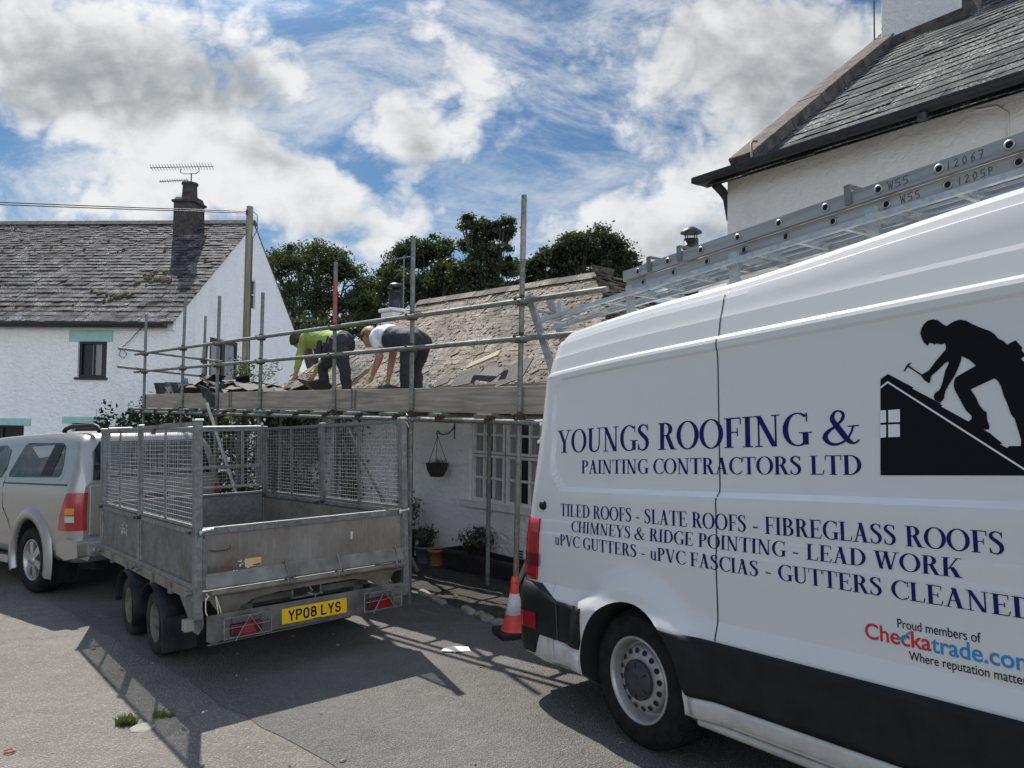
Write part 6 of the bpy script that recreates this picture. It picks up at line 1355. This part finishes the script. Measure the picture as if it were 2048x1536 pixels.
GL = {
 'A': (.74, [para(.10, 0, .345, 1, .055), para(.475, 0, .275, 1, T + .01), rect(.19, .33, .50, .375), sf(.0, .25, 0), sf(.42, .74, 0)]),
 'B': (.68, stem(.10) + ring(.30, .745, .27, .255, T, .045, -90, 90) + ring(.32, .265, .31, .265, T, .045, -90, 90) + [rect(.25, .955, .31, 1), rect(.25, .488, .33, .532), rect(.25, 0, .33, .045)]),
 'C': (.70, ring(.43, .5, .40, .515, T, .042, 52, 308, 26) + [rect(.655, .70, .69, .99), rect(.665, .10, .695, .24)]),
 'D': (.76, stem(.10) + ring(.30, .5, .43, .5, T, .045, -90, 90, 24) + [rect(.25, .955, .31, 1), rect(.25, 0, .31, .045)]),
 'E': (.64, stem(.10) + [rect(.25, .957, .57, 1), rect(.25, .487, .45, .53), rect(.25, 0, .57, .045), rect(.54, .78, .572, .957), rect(.425, .39, .455, .63), para(.545, .045, .59, .24, .035)]),
 'F': (.58, stem(.10) + [rect(.25, .957, .55, 1), rect(.25, .487, .45, .53), rect(.52, .77, .552, .957), rect(.425, .38, .455, .64)]),
 'G': (.76, ring(.43, .5, .40, .515, T, .042, 50, 315, 26) + [rect(.56, .03, .56 + T, .40), sf(.47, .80, .375), rect(.655, .72, .688, .99)]),
 'H': (.78, stem(.10) + stem(.53) + [rect(.25, .478, .53, .525)]), 'I': (.35, stem(.10)),
 'K': (.76, stem(.10) + [para(.25, .40, .55, 1, .055), para(.51, 0, .30, .52, T + .03), sf(.44, .76, 0), sf(.46, .72, .966)]),
 'L': (.62, stem(.10) + [rect(.25, 0, .56, .045), para(.535, .045, .575, .26, .035)]),
 'M': (.96, stem(.12, w=.05, s=.08) + stem(.70) + [para(.42, 0, .12, 1, T - .01), para(.44, 0, .71, 1, .055)]),
 'N': (.80, [rect(.13, 0, .178, 1), sf(.04, .27, 0), sf(.0, .20, .966), rect(.61, 0, .66, 1), sf(.52, .76, .966), para(.525, 0, .07, 1, T)]),
 'O': (.82, ring(.41, .5, .40, .515, T, .042, 0, 360, 36)),
 'P': (.62, stem(.10) + ring(.30, .735, .28, .265, T, .045, -90, 90) + [rect(.25, .955, .31, 1), rect(.25, .470, .31, .515)]),
 'R': (.72, stem(.10) + ring(.30, .75, .27, .25, T, .045, -90, 90) + [rect(.25, .955, .31, 1), rect(.25, .50, .32, .545), para(.50, 0, .29, .53, T + .01), sf(.50, .74, 0)]),
 'S': (.56, pen([(.45, .80, .04), (.40, .93, .05), (.27, .985, .05), (.13, .90, .10), (.12, .74, .135), (.26, .58, .15), (.40, .43, .15), (.435, .24, .135), (.36, .07, .09), (.23, .015, .05), (.11, .07, .05), (.065, .22, .04)]) + [rect(.437, .74, .465, .99), rect(.048, .01, .076, .27)]),
 'T': (.68, stem(.265, 0, .99) + [rect(.02, .955, .66, 1), rect(.02, .74, .052, .955), rect(.628, .74, .66, .955)]),
 'U': (.78, [rect(.12, .26, .12 + T, 1), sf(.03, .36, .966), rect(.60, .27, .65, 1), sf(.50, .76, .966)] + pen([(.195, .28, .15), (.22, .12, .13), (.32, .03, .07), (.44, .025, .06), (.56, .10, .055), (.625, .28, .05)])),
 'V': (.74, [para(.31, 0, .05, 1, T + .005), para(.37, 0, .60, 1, .05), sf(-.02, .33, .966), sf(.49, .75, .966)]),
 'W': (1.02, [para(.24, 0, .05, 1, T), para(.28, 0, .46, .96, .05), para(.60, 0, .40, 1, T), para(.66, 0, .87, 1, .05), sf(-.02, .60, .966), sf(.77, 1.02, .966)]),
 'Y': (.74, [para(.30, .42, .05, 1, T), para(.36, .42, .60, 1, .05), rect(.30, .02, .30 + T, .46), sf(.21, .54, 0), sf(-.02, .32, .966), sf(.48, .75, .966)]),
 '&': (.88, pen([(.86, .12, .04), (.74, .03, .06), (.60, .12, .13), (.40, .45, .15), (.25, .74, .12), (.30, .93, .07), (.40, .975, .05), (.50, .90, .07), (.49, .74, .08), (.34, .55, .06), (.13, .38, .10), (.06, .21, .13), (.16, .05, .10), (.34, .01, .07), (.55, .12, .06), (.68, .34, .05), (.73, .52, .05)]) + [sf(.60, .86, .50)]),
 'u': (.56, [rect(.10, .14, .10 + .11, .66), sf(.03, .16, .626), rect(.37, .0, .37 + .11, .66), sf(.30, .42, .626), sf(.42, .53, 0)] + pen([(.155, .16, .11), (.19, .05, .08), (.27, .035, .06), (.37, .10, .05)])),
 '-': (.40, [rect(.06, .29, .33, .37)]), ' ': (.30, [])}
KINKS = [.31, .33, .40, .45, .71, .725, .79, .80, .955, .965, 1.005, 1.03, 1.65]
def decal(name, polys, mat, off=.0016, parent=None):
    """flat outlines in (x, z) laid on the van's side, following its creases"""
    bm = bmesh.new(); k = 0
    for P in polys:
        tris = [(0, 1, 2, 3)] if len(P) == 4 else tessellate_polygon([[Vector((p[0], p[1], 0)) for p in P]])
        vs = [bm.verts.new((p[0], (k % 11) * 5e-5, p[1])) for p in P]; k += 1
        for f in tris:
            try: bm.faces.new([vs[i] for i in f])
            except ValueError: pass
    for z in KINKS + [z for z in np.arange(.3, 1.7, .05)]: bmesh.ops.bisect_plane(bm, geom=bm.verts[:] + bm.edges[:] + bm.faces[:], plane_co=(0, 0, z), plane_no=(0, 0, 1))
    for v in bm.verts:
        x, l, z = v.co; v.co = (x, vy(x, z) - off - l, z)
    for f in bm.faces:
        f.normal_update()
        if f.normal.y > 0: f.normal_flip()
    me = bpy.data.meshes.new(name); bm.to_mesh(me); bm.free(); me.materials.append(mat); o = bpy.data.objects.new(name, me); C.objects.link(o); o.parent = parent or vn; return o
def serif_line(s, x0, x1, z0, h, z1=None):
    """x0..x1 is the width the words fill, z0..z1 the baseline at both ends"""
    tw = sum(GL[c][0] for c in s); k = (x1 - x0) / tw; x = x0; z1 = z0 if z1 is None else z1; polys = []
    for c in s:
        w, P = GL[c]; zb = lambda X: z0 + (z1 - z0) * (X - x0) / (x1 - x0)
        for p in P: polys.append([(x + a * k, zb(x + a * k) + e * h) for a, e in p])
        x += w * k
    return decal('lettering', polys, M['navy'])
serif_line('YOUNGS ROOFING &', -.745, 1.335, 1.218, .142, 1.211)
serif_line('PAINTING CONTRACTORS LTD', -.497, 1.338, 1.088, .080)
serif_line('TILED ROOFS - SLATE ROOFS - FIBREGLASS ROOFS', -.675, 1.852, .828, .075)
serif_line('CHIMNEYS & RIDGE POINTING - LEAD WORK', -.556, 1.712, .7395, .065, .737)
serif_line('uPVC GUTTERS - uPVC FASCIAS - GUTTERS CLEANED', -.722, 1.935, .650, .067, .632)
LOGO_BODY = [(1.596, 1.62), (1.601, 1.636), (1.611, 1.651), (1.628, 1.662), (1.646, 1.663), (1.664, 1.656), (1.676, 1.642), (1.686, 1.633), (1.695, 1.63), (1.706, 1.637), (1.722, 1.643), (1.739, 1.645), (1.76, 1.638), (1.78, 1.622), (1.808, 1.604), (1.837, 1.587), (1.85, 1.575), (1.861, 1.557), (1.876, 1.547), (1.888, 1.532), (1.914, 1.543), (1.933, 1.515), (1.93, 1.507), (1.942, 1.487), (1.926, 1.478), (1.942, 1.457), (1.941, 1.382), (1.939, 1.3), (1.933, 1.186), (1.908, 1.185), (1.91, 1.207), (1.904, 1.236), (1.895, 1.278), (1.885, 1.293), (1.876, 1.33), (1.866, 1.36), (1.86, 1.39), (1.852, 1.41), (1.841, 1.421), (1.761, 1.39), (1.777, 1.361), (1.786, 1.334), (1.8, 1.312), (1.809, 1.307), (1.809, 1.281), (1.815, 1.257), (1.813, 1.246), (1.784, 1.246), (1.757, 1.26), (1.749, 1.278), (1.759, 1.286), (1.759, 1.297), (1.741, 1.318), (1.723, 1.359), (1.708, 1.392), (1.705, 1.41), (1.708, 1.428), (1.715, 1.439), (1.784, 1.472), (1.764, 1.495), (1.742, 1.51), (1.737, 1.512), (1.736, 1.498), (1.725, 1.473), (1.711, 1.445), (1.687, 1.412), (1.674, 1.39), (1.668, 1.364), (1.655, 1.351), (1.636, 1.362), (1.632, 1.376), (1.637, 1.387), (1.656, 1.4), (1.666, 1.423), (1.679, 1.467), (1.693, 1.492), (1.69, 1.499), (1.679, 1.494), (1.656, 1.474), (1.627, 1.452), (1.622, 1.43), (1.617, 1.427), (1.602, 1.439), (1.589, 1.459), (1.564, 1.48), (1.541, 1.497), (1.53, 1.481), (1.525, 1.484), (1.541, 1.508), (1.554, 1.512), (1.557, 1.511), (1.546, 1.502), (1.565, 1.485), (1.594, 1.462), (1.62, 1.474), (1.648, 1.507), (1.685, 1.544), (1.686, 1.555), (1.683, 1.567), (1.669, 1.565), (1.652, 1.571), (1.645, 1.567), (1.639, 1.574), (1.627, 1.577), (1.619, 1.565), (1.617, 1.571), (1.607, 1.581), (1.599, 1.603)]
LOGO_HOUSE = [(1.43, 1.461), (1.461, 1.479), (1.559, 1.416), (1.553, 1.413), (1.657, 1.347), (1.652, 1.345), (1.661, 1.341), (1.656, 1.337), (1.813, 1.234), (1.852, 1.196), (1.843, 1.194), (1.865, 1.181), (1.872, 1.187), (1.935, 1.186), (2.02, 1.089), (1.412, 1.087)]
lg = decal('roofer_logo', [LOGO_HOUSE], M['ink']); decal('figure', [LOGO_BODY], M['ink'], .0030, lg); decal('roof_line', [[(1.428, 1.430), (1.460, 1.451), (1.460, 1.443), (1.428, 1.423)], [(1.460, 1.451), (1.962, 1.077), (1.953, 1.076), (1.460, 1.443)]], M['vinyl_white'], .0034, lg)
decal('window_panes', [[(1.424, 1.339), (1.448, 1.338), (1.446, 1.291), (1.421, 1.29)], [(1.457, 1.338), (1.503, 1.338), (1.501, 1.289), (1.455, 1.29)], [(1.421, 1.282), (1.446, 1.282), (1.443, 1.233), (1.419, 1.232)], [(1.454, 1.282), (1.5, 1.281), (1.498, 1.233), (1.452, 1.233)]], M['vinyl_white'], .0034, lg)
def van_text(s, size, mat, x, z, name, xs=1.0, bold=0., sp=1.0):
    Mx = Matrix.Translation((x, vy(x, z + size * .3) - .0022, z)) @ Matrix.Rotation(PI / 2 - .03, 4, 'X'); return text_mesh(s, size, mat, name, vn, Mx, .0003, sp, xs, bold)
van_text('Proud members of', .0475, M['ink'], 1.468, .531, 'lettering', .80)
van_text('Checka', .082, M['vinyl_red'], 1.337, .470, 'lettering', 1.02, .0012)
van_text('trade.com', .082, M['vinyl_blue'], 1.592, .468, 'lettering', .97, .0012)
van_text('Where reputation matters', .046, M['ink'], 1.508, .4235, 'lettering', .80)
tk = decal('tick', [[(1.468, .497), (1.478, .487), (1.486, .494), (1.482, .499)], [(1.478, .487), (1.486, .480), (1.519, .522), (1.514, .524)]], M['vinyl_blue'], .0040)

# ---- rack and ladders on the roof
rk_ = MB()
for y, x_, w_ in ((.34, -1.29, .013), (.43, -1.26, .005), (.515, -1.26, .005), (.60, -1.49, .013)): rk_.bb((x_, y - w_, 2.191 - w_), (3.0, y + w_, 2.191 + w_))
for k in range(19):
    x = -1.45 + k * .245; rk_.bb((x + .15, .354, 2.182), (x + .172, .586, 2.198))
for x in (-.40, .44, 1.23, 2.1): rk_.bb((x, .405, 2.07), (x + .055, .430, 2.262)); rk_.bb((x, .431, 2.215), (x + .05, 1.7, 2.24)); rk_.bb((x, 1.66, 2.05), (x + .05, 1.70, 2.214))
rk_.bb((-1.08, .354, 2.19), (-1.03, .372, 2.29))
ro_ = rk_.build('roof_rack', M['galv_bright'], vn)
# ladders: two nested aluminium sections lying on edge along the near side
ld = empty('ladder', VM, 'long two-section aluminium extension ladder lying along the van roof rack', 'ladder')
b = MB()
LX0, LX1 = -.46, 3.4
def stile(z0, y0, name='stile'):
    b = MB(); h, d = .066, .028; P = [(y0, z0), (y0, z0 + h), (y0 + d, z0 + h), (y0 + d, z0 + h - .006), (y0 + .006, z0 + h - .008), (y0 + .006, z0 + .008), (y0 + d, z0 + .006), (y0 + d, z0)]
    b.prism(P, 'X', LX0, LX1); return b.build(name, M['alu'], ld)
HL = []
for zq, yq in ((2.312, .44), (2.244, .468)):
    s_ = stile(zq, yq); rg = MB(); ho = MB()
    for k in range(15):
        x = -.315 + k * .266 + (.015 if zq < 2.3 else 0)
        rg = MB(); ho = MB(); rg.lathe([(.0195, -.001), (.021, -.004), (.0145, -.006), (.0135, .0)], 16, 'Y', (x, yq, zq + .033)); HL.append((x, yq, zq + .033))
        ho.lathe([(.0137, -.0025), (0, -.002)], 14, 'Y', HL[-1]); rg.M = I4; n0 = len(rg.f); rg.v += ho.v; rg.f += [tuple(i + len(rg.v) - len(ho.v) for i in f_) for f_ in ho.f]; rg.sm += ho.sm; rgo = rg.build('rung_end', M['alu'], s_, recalc=False); rgo.data.materials.append(M['void'])
        for p_ in rgo.data.polygons[n0:]: p_.material_index = 1
for zq, yq in ((2.312, .86), (2.244, .832)): stile(zq, yq)
b = MB()
for k in range(15): x = -.315 + k * .266; b.tube((x, .468, 2.345), (x, .86, 2.345), .014, 8); b.tube((x + .015, .496, 2.277), (x + .015, .832, 2.277), .014, 8)
b.build('rung', M['alu'], ld)
for x in (-.225, .035, 1.12):
    b = MB(); b.bb((x, .4305, 2.32), (x + .032, .4385, 2.405)); b.bb((x, .4305, 2.406), (x + .032, .56, 2.413)); b.build('hook', M['galv'], ld)
HW = {'W': [[(0, 1), (.25, 0), (.5, .7), (.75, 0), (1, 1)]], 'S': [[(.9, 1), (.15, .95), (.1, .55), (.8, .5), (.85, .1), (.1, 0)]], '1': [[(.5, 1), (.4, 0)]], '2': [[(.1, .85), (.5, 1), (.8, .75), (.1, 0), (.9, .05)]], '0': [[(.5, 1), (.1, .6), (.3, 0), (.8, .3), (.8, .8), (.5, 1)]], '6': [[(.8, 1), (.2, .5), (.3, 0), (.8, .15), (.7, .5), (.2, .4)]], '7': [[(.1, 1), (.9, 1), (.4, 0)], [(.25, .5), (.75, .5)]], '5': [[(.9, 1), (.2, 1), (.15, .6), (.8, .5), (.8, .1), (.1, 0)]], 'P': [[(.1, 0), (.15, 1), (.8, .9), (.7, .5), (.15, .5)]]}
def scrawl(s, x, z, h, yq):
    b = MB()
    for i, c in enumerate(s): strokes(b, [[(x + i * h * .95 + p[0] * h * .62, z + p[1] * h) for p in q] for q in HW[c]], .0045, lambda u, v, l: (u, yq - .0006 - l, v))
    return b.build('lettering', M['marker'], ld, recalc=False)
scrawl('WSS', 1.325, 2.328, .036, .44); scrawl('12067', 1.575, 2.330, .033, .44); scrawl('WSS', 1.36, 2.260, .034, .468); scrawl('1205P', 1.60, 2.262, .031, .468)
# ---------------------------------------------------------------- traffic cone
cn = empty('traffic_cone', frame((.045, 6.32, gz(.04, 6.32)), .35) @ Matrix.Diagonal((.80, .80, .715, 1)), 'red and white traffic cone on a black base beside the van bumper', 'traffic cone')
b = MB(); b.bb((-.19, -.19, .0), (.19, .19, .075)); b.build('base', M['rubber_dusty'], cn, bevel=.012)
CR = lambda z: .132 - .118 * (z - .06) / .62 if z < .68 else .02
b = MB(); b.lathe([(.155, .061), (.145, .075), (.125, .12), (CR(.26) , .26)], 32); b.lathe([(CR(.26), .26), (CR(.50) , .50)], 32); b.lathe([(CR(.50), .50), (.042, .62), (.040, .625), (.044, .63), (.044, .655), (.036, .66), (.036, .69), (.030, .70), (0, .70)], 32); b.build('cone', M['cone_red'], cn)
b = MB(); b.lathe([(CR(.255) + .001, .262), (CR(.262) + .004, .264), (CR(.50) + .004, .50), (CR(.50), .502)], 32); b.build('reflective_sleeve', M['cone_white'], cn)

# ---------------------------------------------------------------- the two roofers
def flesh(name, bones, mat, parent, voxel=.012, smooth=6, extra=None, wrinkle=0.):
    """one continuous skin round a set of tapered limbs (p0, r0, p1, r1)"""
    bm = bmesh.new()
    for p0, r0, p1, r1 in bones:
        p0, p1 = Vector(p0), Vector(p1); d = p1 - p0; L_ = max(d.length, 1e-4); d /= L_; x = d.orthogonal().normalized(); y = d.cross(x); prof = []
        for k in range(5): a = PI / 2 * k / 4; prof.append((r0 * math.sin(a), -r0 * math.cos(a)))
        for k in range(5): a = PI / 2 * k / 4; prof.append((r1 * math.cos(a), L_ + r1 * math.sin(a)))
        rings = []
        for r, h in prof: rings.append([bm.verts.new(p0 + d * h + (x * math.cos(2 * PI * i / 16) + y * math.sin(2 * PI * i / 16)) * max(r, 1e-4)) for i in range(16)])
        for A, B in zip(rings[:-1], rings[1:]):
            for i in range(16): bm.faces.new((A[i], A[(i + 1) % 16], B[(i + 1) % 16], B[i]))
        bm.faces.new(rings[0][::-1]); bm.faces.new(rings[-1])
    if extra: extra(bm)
    bmesh.ops.recalc_face_normals(bm, faces=bm.faces)
    me = bpy.data.meshes.new(name); bm.to_mesh(me); bm.free(); o = bpy.data.objects.new(name, me); C.objects.link(o)
    m = o.modifiers.new('r', 'REMESH'); m.mode = 'VOXEL'; m.voxel_size = voxel; m = o.modifiers.new('s', 'SMOOTH'); m.factor = .5; m.iterations = smooth
    dg = bpy.context.evaluated_depsgraph_get(); me2 = bpy.data.meshes.new_from_object(o.evaluated_get(dg)); o.modifiers.clear(); o.data = me2; me2.name = name; me2.materials.clear(); me2.materials.append(mat)
    if wrinkle:
        for v in me2.vertices: v.co += v.normal * (mnoise.noise(v.co * 11 + Vector((len(name), 0, 0))) * wrinkle + mnoise.noise(v.co * 27) * wrinkle * .5)
    me2.polygons.foreach_set('use_smooth', [True] * len(me2.polygons)); o.parent = parent; return o
def person(name, label, J, hair, shirt, shirt_mat, sleeve_long, head_dir, glove=False, jacket=None):
    """J: joints in world space. One continuous body; hair and clothes are its children."""
    root = empty(name, Matrix.Translation(J['footN']), label, 'person'); inv = Matrix.Translation(J['footN']).inverted(); v3 = lambda p: inv @ Vector(p)
    j = {k: v3(p) for k, p in J.items() if k != 'face'}; lp = lambda a, b_, t: j[a].lerp(j[b_], t); fd = head_dir.normalized()
    f = Vector(J['face']).normalized(); hc = j['head']; up_ = (hc - j['neck']).normalized(); u = (up_ - f * up_.dot(f)).normalized(); s = f.cross(u)
    def sculpt(p):
        x, y, z = p                               # x side, y front, z up
        q = Vector((x * .086, y * .110, z * .130))
        if z < 0: q.x *= 1 - .28 * z * z; q.y *= 1 - .10 * z * z
        g = lambda cx, cz, w, h: math.exp(-((x - cx) / w) ** 2 - ((z - cz) / h) ** 2) if y > 0 else 0
        q.y += .030 * g(0, -.18, .13, .20) + .010 * g(0, -.62, .30, .16) + .010 * g(0, .16, .55, .10) - .013 * g(.36, .03, .2, .12) - .013 * g(-.36, .03, .2, .12) + .008 * g(0, -.42, .26, .05) - .006 * g(0, -.49, .24, .04) + .009 * g(0, -.85, .3, .15)
        for sx_ in (-1, 1):
            e = math.exp(-((y + .05) / .16) ** 2 - ((z + .05) / .22) ** 2) if x * sx_ > .7 else 0; q.x += sx_ * .022 * e
        return hc + s * q.x + f * q.y + u * q.z
    def head(bm):
        hb = bmesh.new(); bmesh.ops.create_icosphere(hb, subdivisions=4, radius=1); c = {v.index: bm.verts.new(sculpt(v.co)) for v in hb.verts}
        for fc in hb.faces: bm.faces.new([c[v.index] for v in fc.verts])
        hb.free()
    legs = lambda k, a: [(j['hip' + k], .098 * a, lp('hip' + k, 'kn' + k, .5), .080 * a), (lp('hip' + k, 'kn' + k, .5), .080 * a, j['kn' + k], .060 * a), (j['kn' + k], .060 * a, lp('kn' + k, 'foot' + k, .35), .057 * a), (lp('kn' + k, 'foot' + k, .35), .057 * a, lp('kn' + k, 'foot' + k, .92), .042 * a)]
    def torso(a, b_, r0, r1, t0=0., t1=1.):
        L_ = []
        for k in 'NF':
            h, c = j['hip' + k].lerp(j['pelvis'], .25), j['sh' + k].lerp(j['chest'], .45); L_.append((h.lerp(c, t0), r0, h.lerp(c, t1), r1))
        L_.append((j['pelvis'].lerp(j['chest'], t0), r0, j['pelvis'].lerp(j['chest'], t1), r1)); return L_
    arm = lambda k, a: [(j['sh' + k], .058 * a, lp('sh' + k, 'el' + k, .5), .048 * a), (lp('sh' + k, 'el' + k, .5), .048 * a, j['el' + k], .040 * a), (j['el' + k], .040 * a, lp('el' + k, 'wr' + k, .3), .041 * a), (lp('el' + k, 'wr' + k, .3), .041 * a, j['wr' + k], .026 * a)]
    bones = torso(0, 0, .105, .115) + [(lp('chest', 'neck', .3), .07, j['neck'], .058), (j['neck'], .058, hc - u * .03, .056)]
    for k in 'NF': bones += arm(k, 1.12) + legs(k, 1) + [(j['chest'], .08, j['sh' + k], .06), (lp('kn' + k, 'foot' + k, .92), .042, j['foot' + k], .036), (j['foot' + k] - Vector((0, 0, .03)), .035, j['foot' + k] + fd * .15 - Vector((0, 0, .04)), .026)]
    body = flesh('body', bones, M['skin'], root, .010, 3, head)
    for sd_k in 'NF':                             # hands: palm, four bent fingers of different lengths and a thumb from the palm's side
        a, w = j['el' + sd_k], j['wr' + sd_k]; d = (w - a).normalized(); sd = d.cross(f).normalized(); pn = sd.cross(d).normalized(); P, Q, rr = [], [], []
        def ad(p, r, pv=None):
            P.append(p); rr.append(r)
            if pv is not None: Q.append((pv, len(P) - 1))
            return len(P) - 1
        r0 = ad(w - d * .01, .026); pm = ad(w + d * .045, .033, r0)
        for o_, L_ in ((-.028, .066), (-.009, .076), (.010, .072), (.028, .056)):
            k0 = ad(w + d * .085 + sd * o_, .0115, pm); k1 = ad(P[k0] + (d * .85 + pn * .5).normalized() * L_ * .5, .0095, k0); ad(P[k1] + (d * .45 + pn * .9).normalized() * L_ * .5, .0082, k1)
        t0 = ad(w + d * .035 - sd * .034 + pn * .008, .0125, pm); t1 = ad(P[t0] + (d * .7 - sd * .5 + pn * .5).normalized() * .036, .0105, t0); ad(P[t1] + (d * .8 + pn * .6).normalized() * .03, .009, t1)
        hm = skin_mesh('glove', P, Q, rr, M['glove'] if glove else M['skin'], None, 1, 1)
        if glove: hm.parent = root
        else:
            bm = bmesh.new(); bm.from_mesh(body.data); bm.from_mesh(hm.data); bm.to_mesh(body.data); bm.free(); bpy.data.objects.remove(hm)
    body.data.polygons.foreach_set('use_smooth', [True] * len(body.data.polygons))
    for sx_ in (-1, 1):
        e = MB(); e.M = Matrix.Translation(hc + s * .029 * sx_ + f * .083 + u * .004); e.lathe([(0, -.010), (.008, -.007), (.011, 0), (.008, .007), (0, .010)], 10); e.build('eye', M['ink'], root)
    hb = bmesh.new(); bmesh.ops.create_icosphere(hb, subdivisions=4, radius=1); h2 = bmesh.new(); c2 = {}
    keep = lambda co: (co.z > .22 + .30 * max(0, co.y)) or (co.y < -.12 and co.z > -.52)
    for v in hb.verts:
        if keep(v.co): k = 1.12 + .07 * mnoise.noise(v.co * 6) + hair[1] * max(0, v.co.z); c2[v.index] = h2.verts.new(hc + (sculpt(v.co) - hc) * k)
    for fc in hb.faces:
        if all(v.index in c2 for v in fc.verts): h2.faces.new([c2[v.index] for v in fc.verts]).smooth = True
    hb.free(); me = bpy.data.meshes.new('hair'); h2.to_mesh(me); h2.free(); me.materials.append(hair[0]); o = bpy.data.objects.new('hair', me); C.objects.link(o); o.parent = root; m_ = o.modifiers.new('s', 'SOLIDIFY'); m_.thickness = .018; m_.offset = 0
    bn = torso(0, 0, .130, .138, .02, 1.0) + [(j['chest'], .12, lp('chest', 'neck', .55), .078)]
    for k in 'NF':
        bn.append((j['chest'], .10, j['sh' + k], .078)); A = lp('sh' + k, 'el' + k, .5 if sleeve_long else .48); bn.append((j['sh' + k], .078, A, .066))
        if sleeve_long: bn += [(A, .064, j['el' + k], .054), (j['el' + k], .054, lp('el' + k, 'wr' + k, .85), .040)]
    flesh(shirt, bn, shirt_mat, root, .012, 4, None, .010)
    bn = torso(0, 0, .132, .130, -.06, .06)
    for k in 'NF': bn += legs(k, 1.24)
    flesh('trousers', bn, M['charcoal'], root, .012, 4, None, .010)
    if jacket: flesh('gilet', torso(0, 0, .142, .150, .0, .60), jacket, root, .012, 4, None, .008)
    for k in 'NF':
        t_ = j['foot' + k]; flesh('boot', [(lp('kn' + k, 'foot' + k, .86), .056, t_, .056), (t_ - Vector((0, 0, .03)), .052, t_ + fd * .16 - Vector((0, 0, .045)), .040), (t_ - fd * .03 - Vector((0, 0, .03)), .05, t_, .05)], M['boot'], root, .012, 3)
    return root
L3 = lambda x, y, z: lw(x, y, z)       # lane frame joints
LEFT = Vector((-.698, .716, 0))
J1 = dict(head=L3(-3.17, .42, .93), neck=L3(-3.03, .50, .98), chest=L3(-2.84, .55, .98), pelvis=L3(-2.28, .55, .90), shN=L3(-2.93, .36, .95), shF=L3(-3.0, .74, .98), elN=L3(-3.03, .34, .71), wrN=L3(-3.10, .33, .50), elF=L3(-3.26, .86, .74), wrF=L3(-3.34, .74, .50), hipN=L3(-2.24, .46, .86), hipF=L3(-2.38, .64, .85), knN=L3(-2.00, .42, .51), footN=L3(-1.88, .40, .10), knF=L3(-3.08, .72, .58), footF=L3(-3.06, .78, .10))
J1['face'] = J1['footN'] * 0 + LEFT * .80 + Vector((0, 0, -.62)) - Vector((.716, .698, 0)) * .10
P1 = person('person', 'roofer in a lime long-sleeved top and dark trousers, lunging to lift slates', {**J1}, (M['hair_dark'], .05), 'shirt', M['lime'], True, LEFT)
J2 = dict(head=L3(-1.60, .53, .895), neck=L3(-1.47, .55, .93), chest=L3(-1.22, .55, .905), pelvis=L3(-.72, .55, .82), shN=L3(-1.24, .37, .86), shF=L3(-1.34, .74, .90), elN=L3(-1.09, .33, .62), wrN=L3(-1.24, .34, .42), elF=L3(-1.40, .72, .62), wrF=L3(-1.43, .70, .40), hipN=L3(-.66, .46, .78), hipF=L3(-.70, .64, .78), knN=L3(-.70, .43, .48), footN=L3(-.68, .41, .10), knF=L3(-.84, .68, .48), footF=L3(-.80, .70, .10))
J2['face'] = LEFT * .62 + Vector((0, 0, -.76)) - Vector((.716, .698, 0)) * .18
P2 = person('person', 'roofer with fair hair in a white T-shirt and dark gilet, bent double over slates', {**J2}, (M['hair_ginger'], .10), 'tshirt', M['white_cloth'], False, LEFT, True, M['vest'])
# tool belt of the left roofer
b = MB(); 
for (x, z, w, h) in ((-2.52, .80, .12, .22), (-2.36, .74, .13, .24), (-2.22, .82, .09, .2)): b.box((x, .36, z), (w, .06, h), Matrix.Rotation(.2, 3, 'Y'))
b.path([(-2.30, .345, .95), (-2.42, .34, .70)], .012, 6); b.path([(-2.20, .36, .70), (-2.16, .36, .5)], .014, 6)
o = b.build('tool_belt', M['charcoal'], None, bevel=.01); o.matrix_world = LF; tag(o, 'dark tool pouch belt with hanging tools on the left roofer\'s hip', 'tool belt')
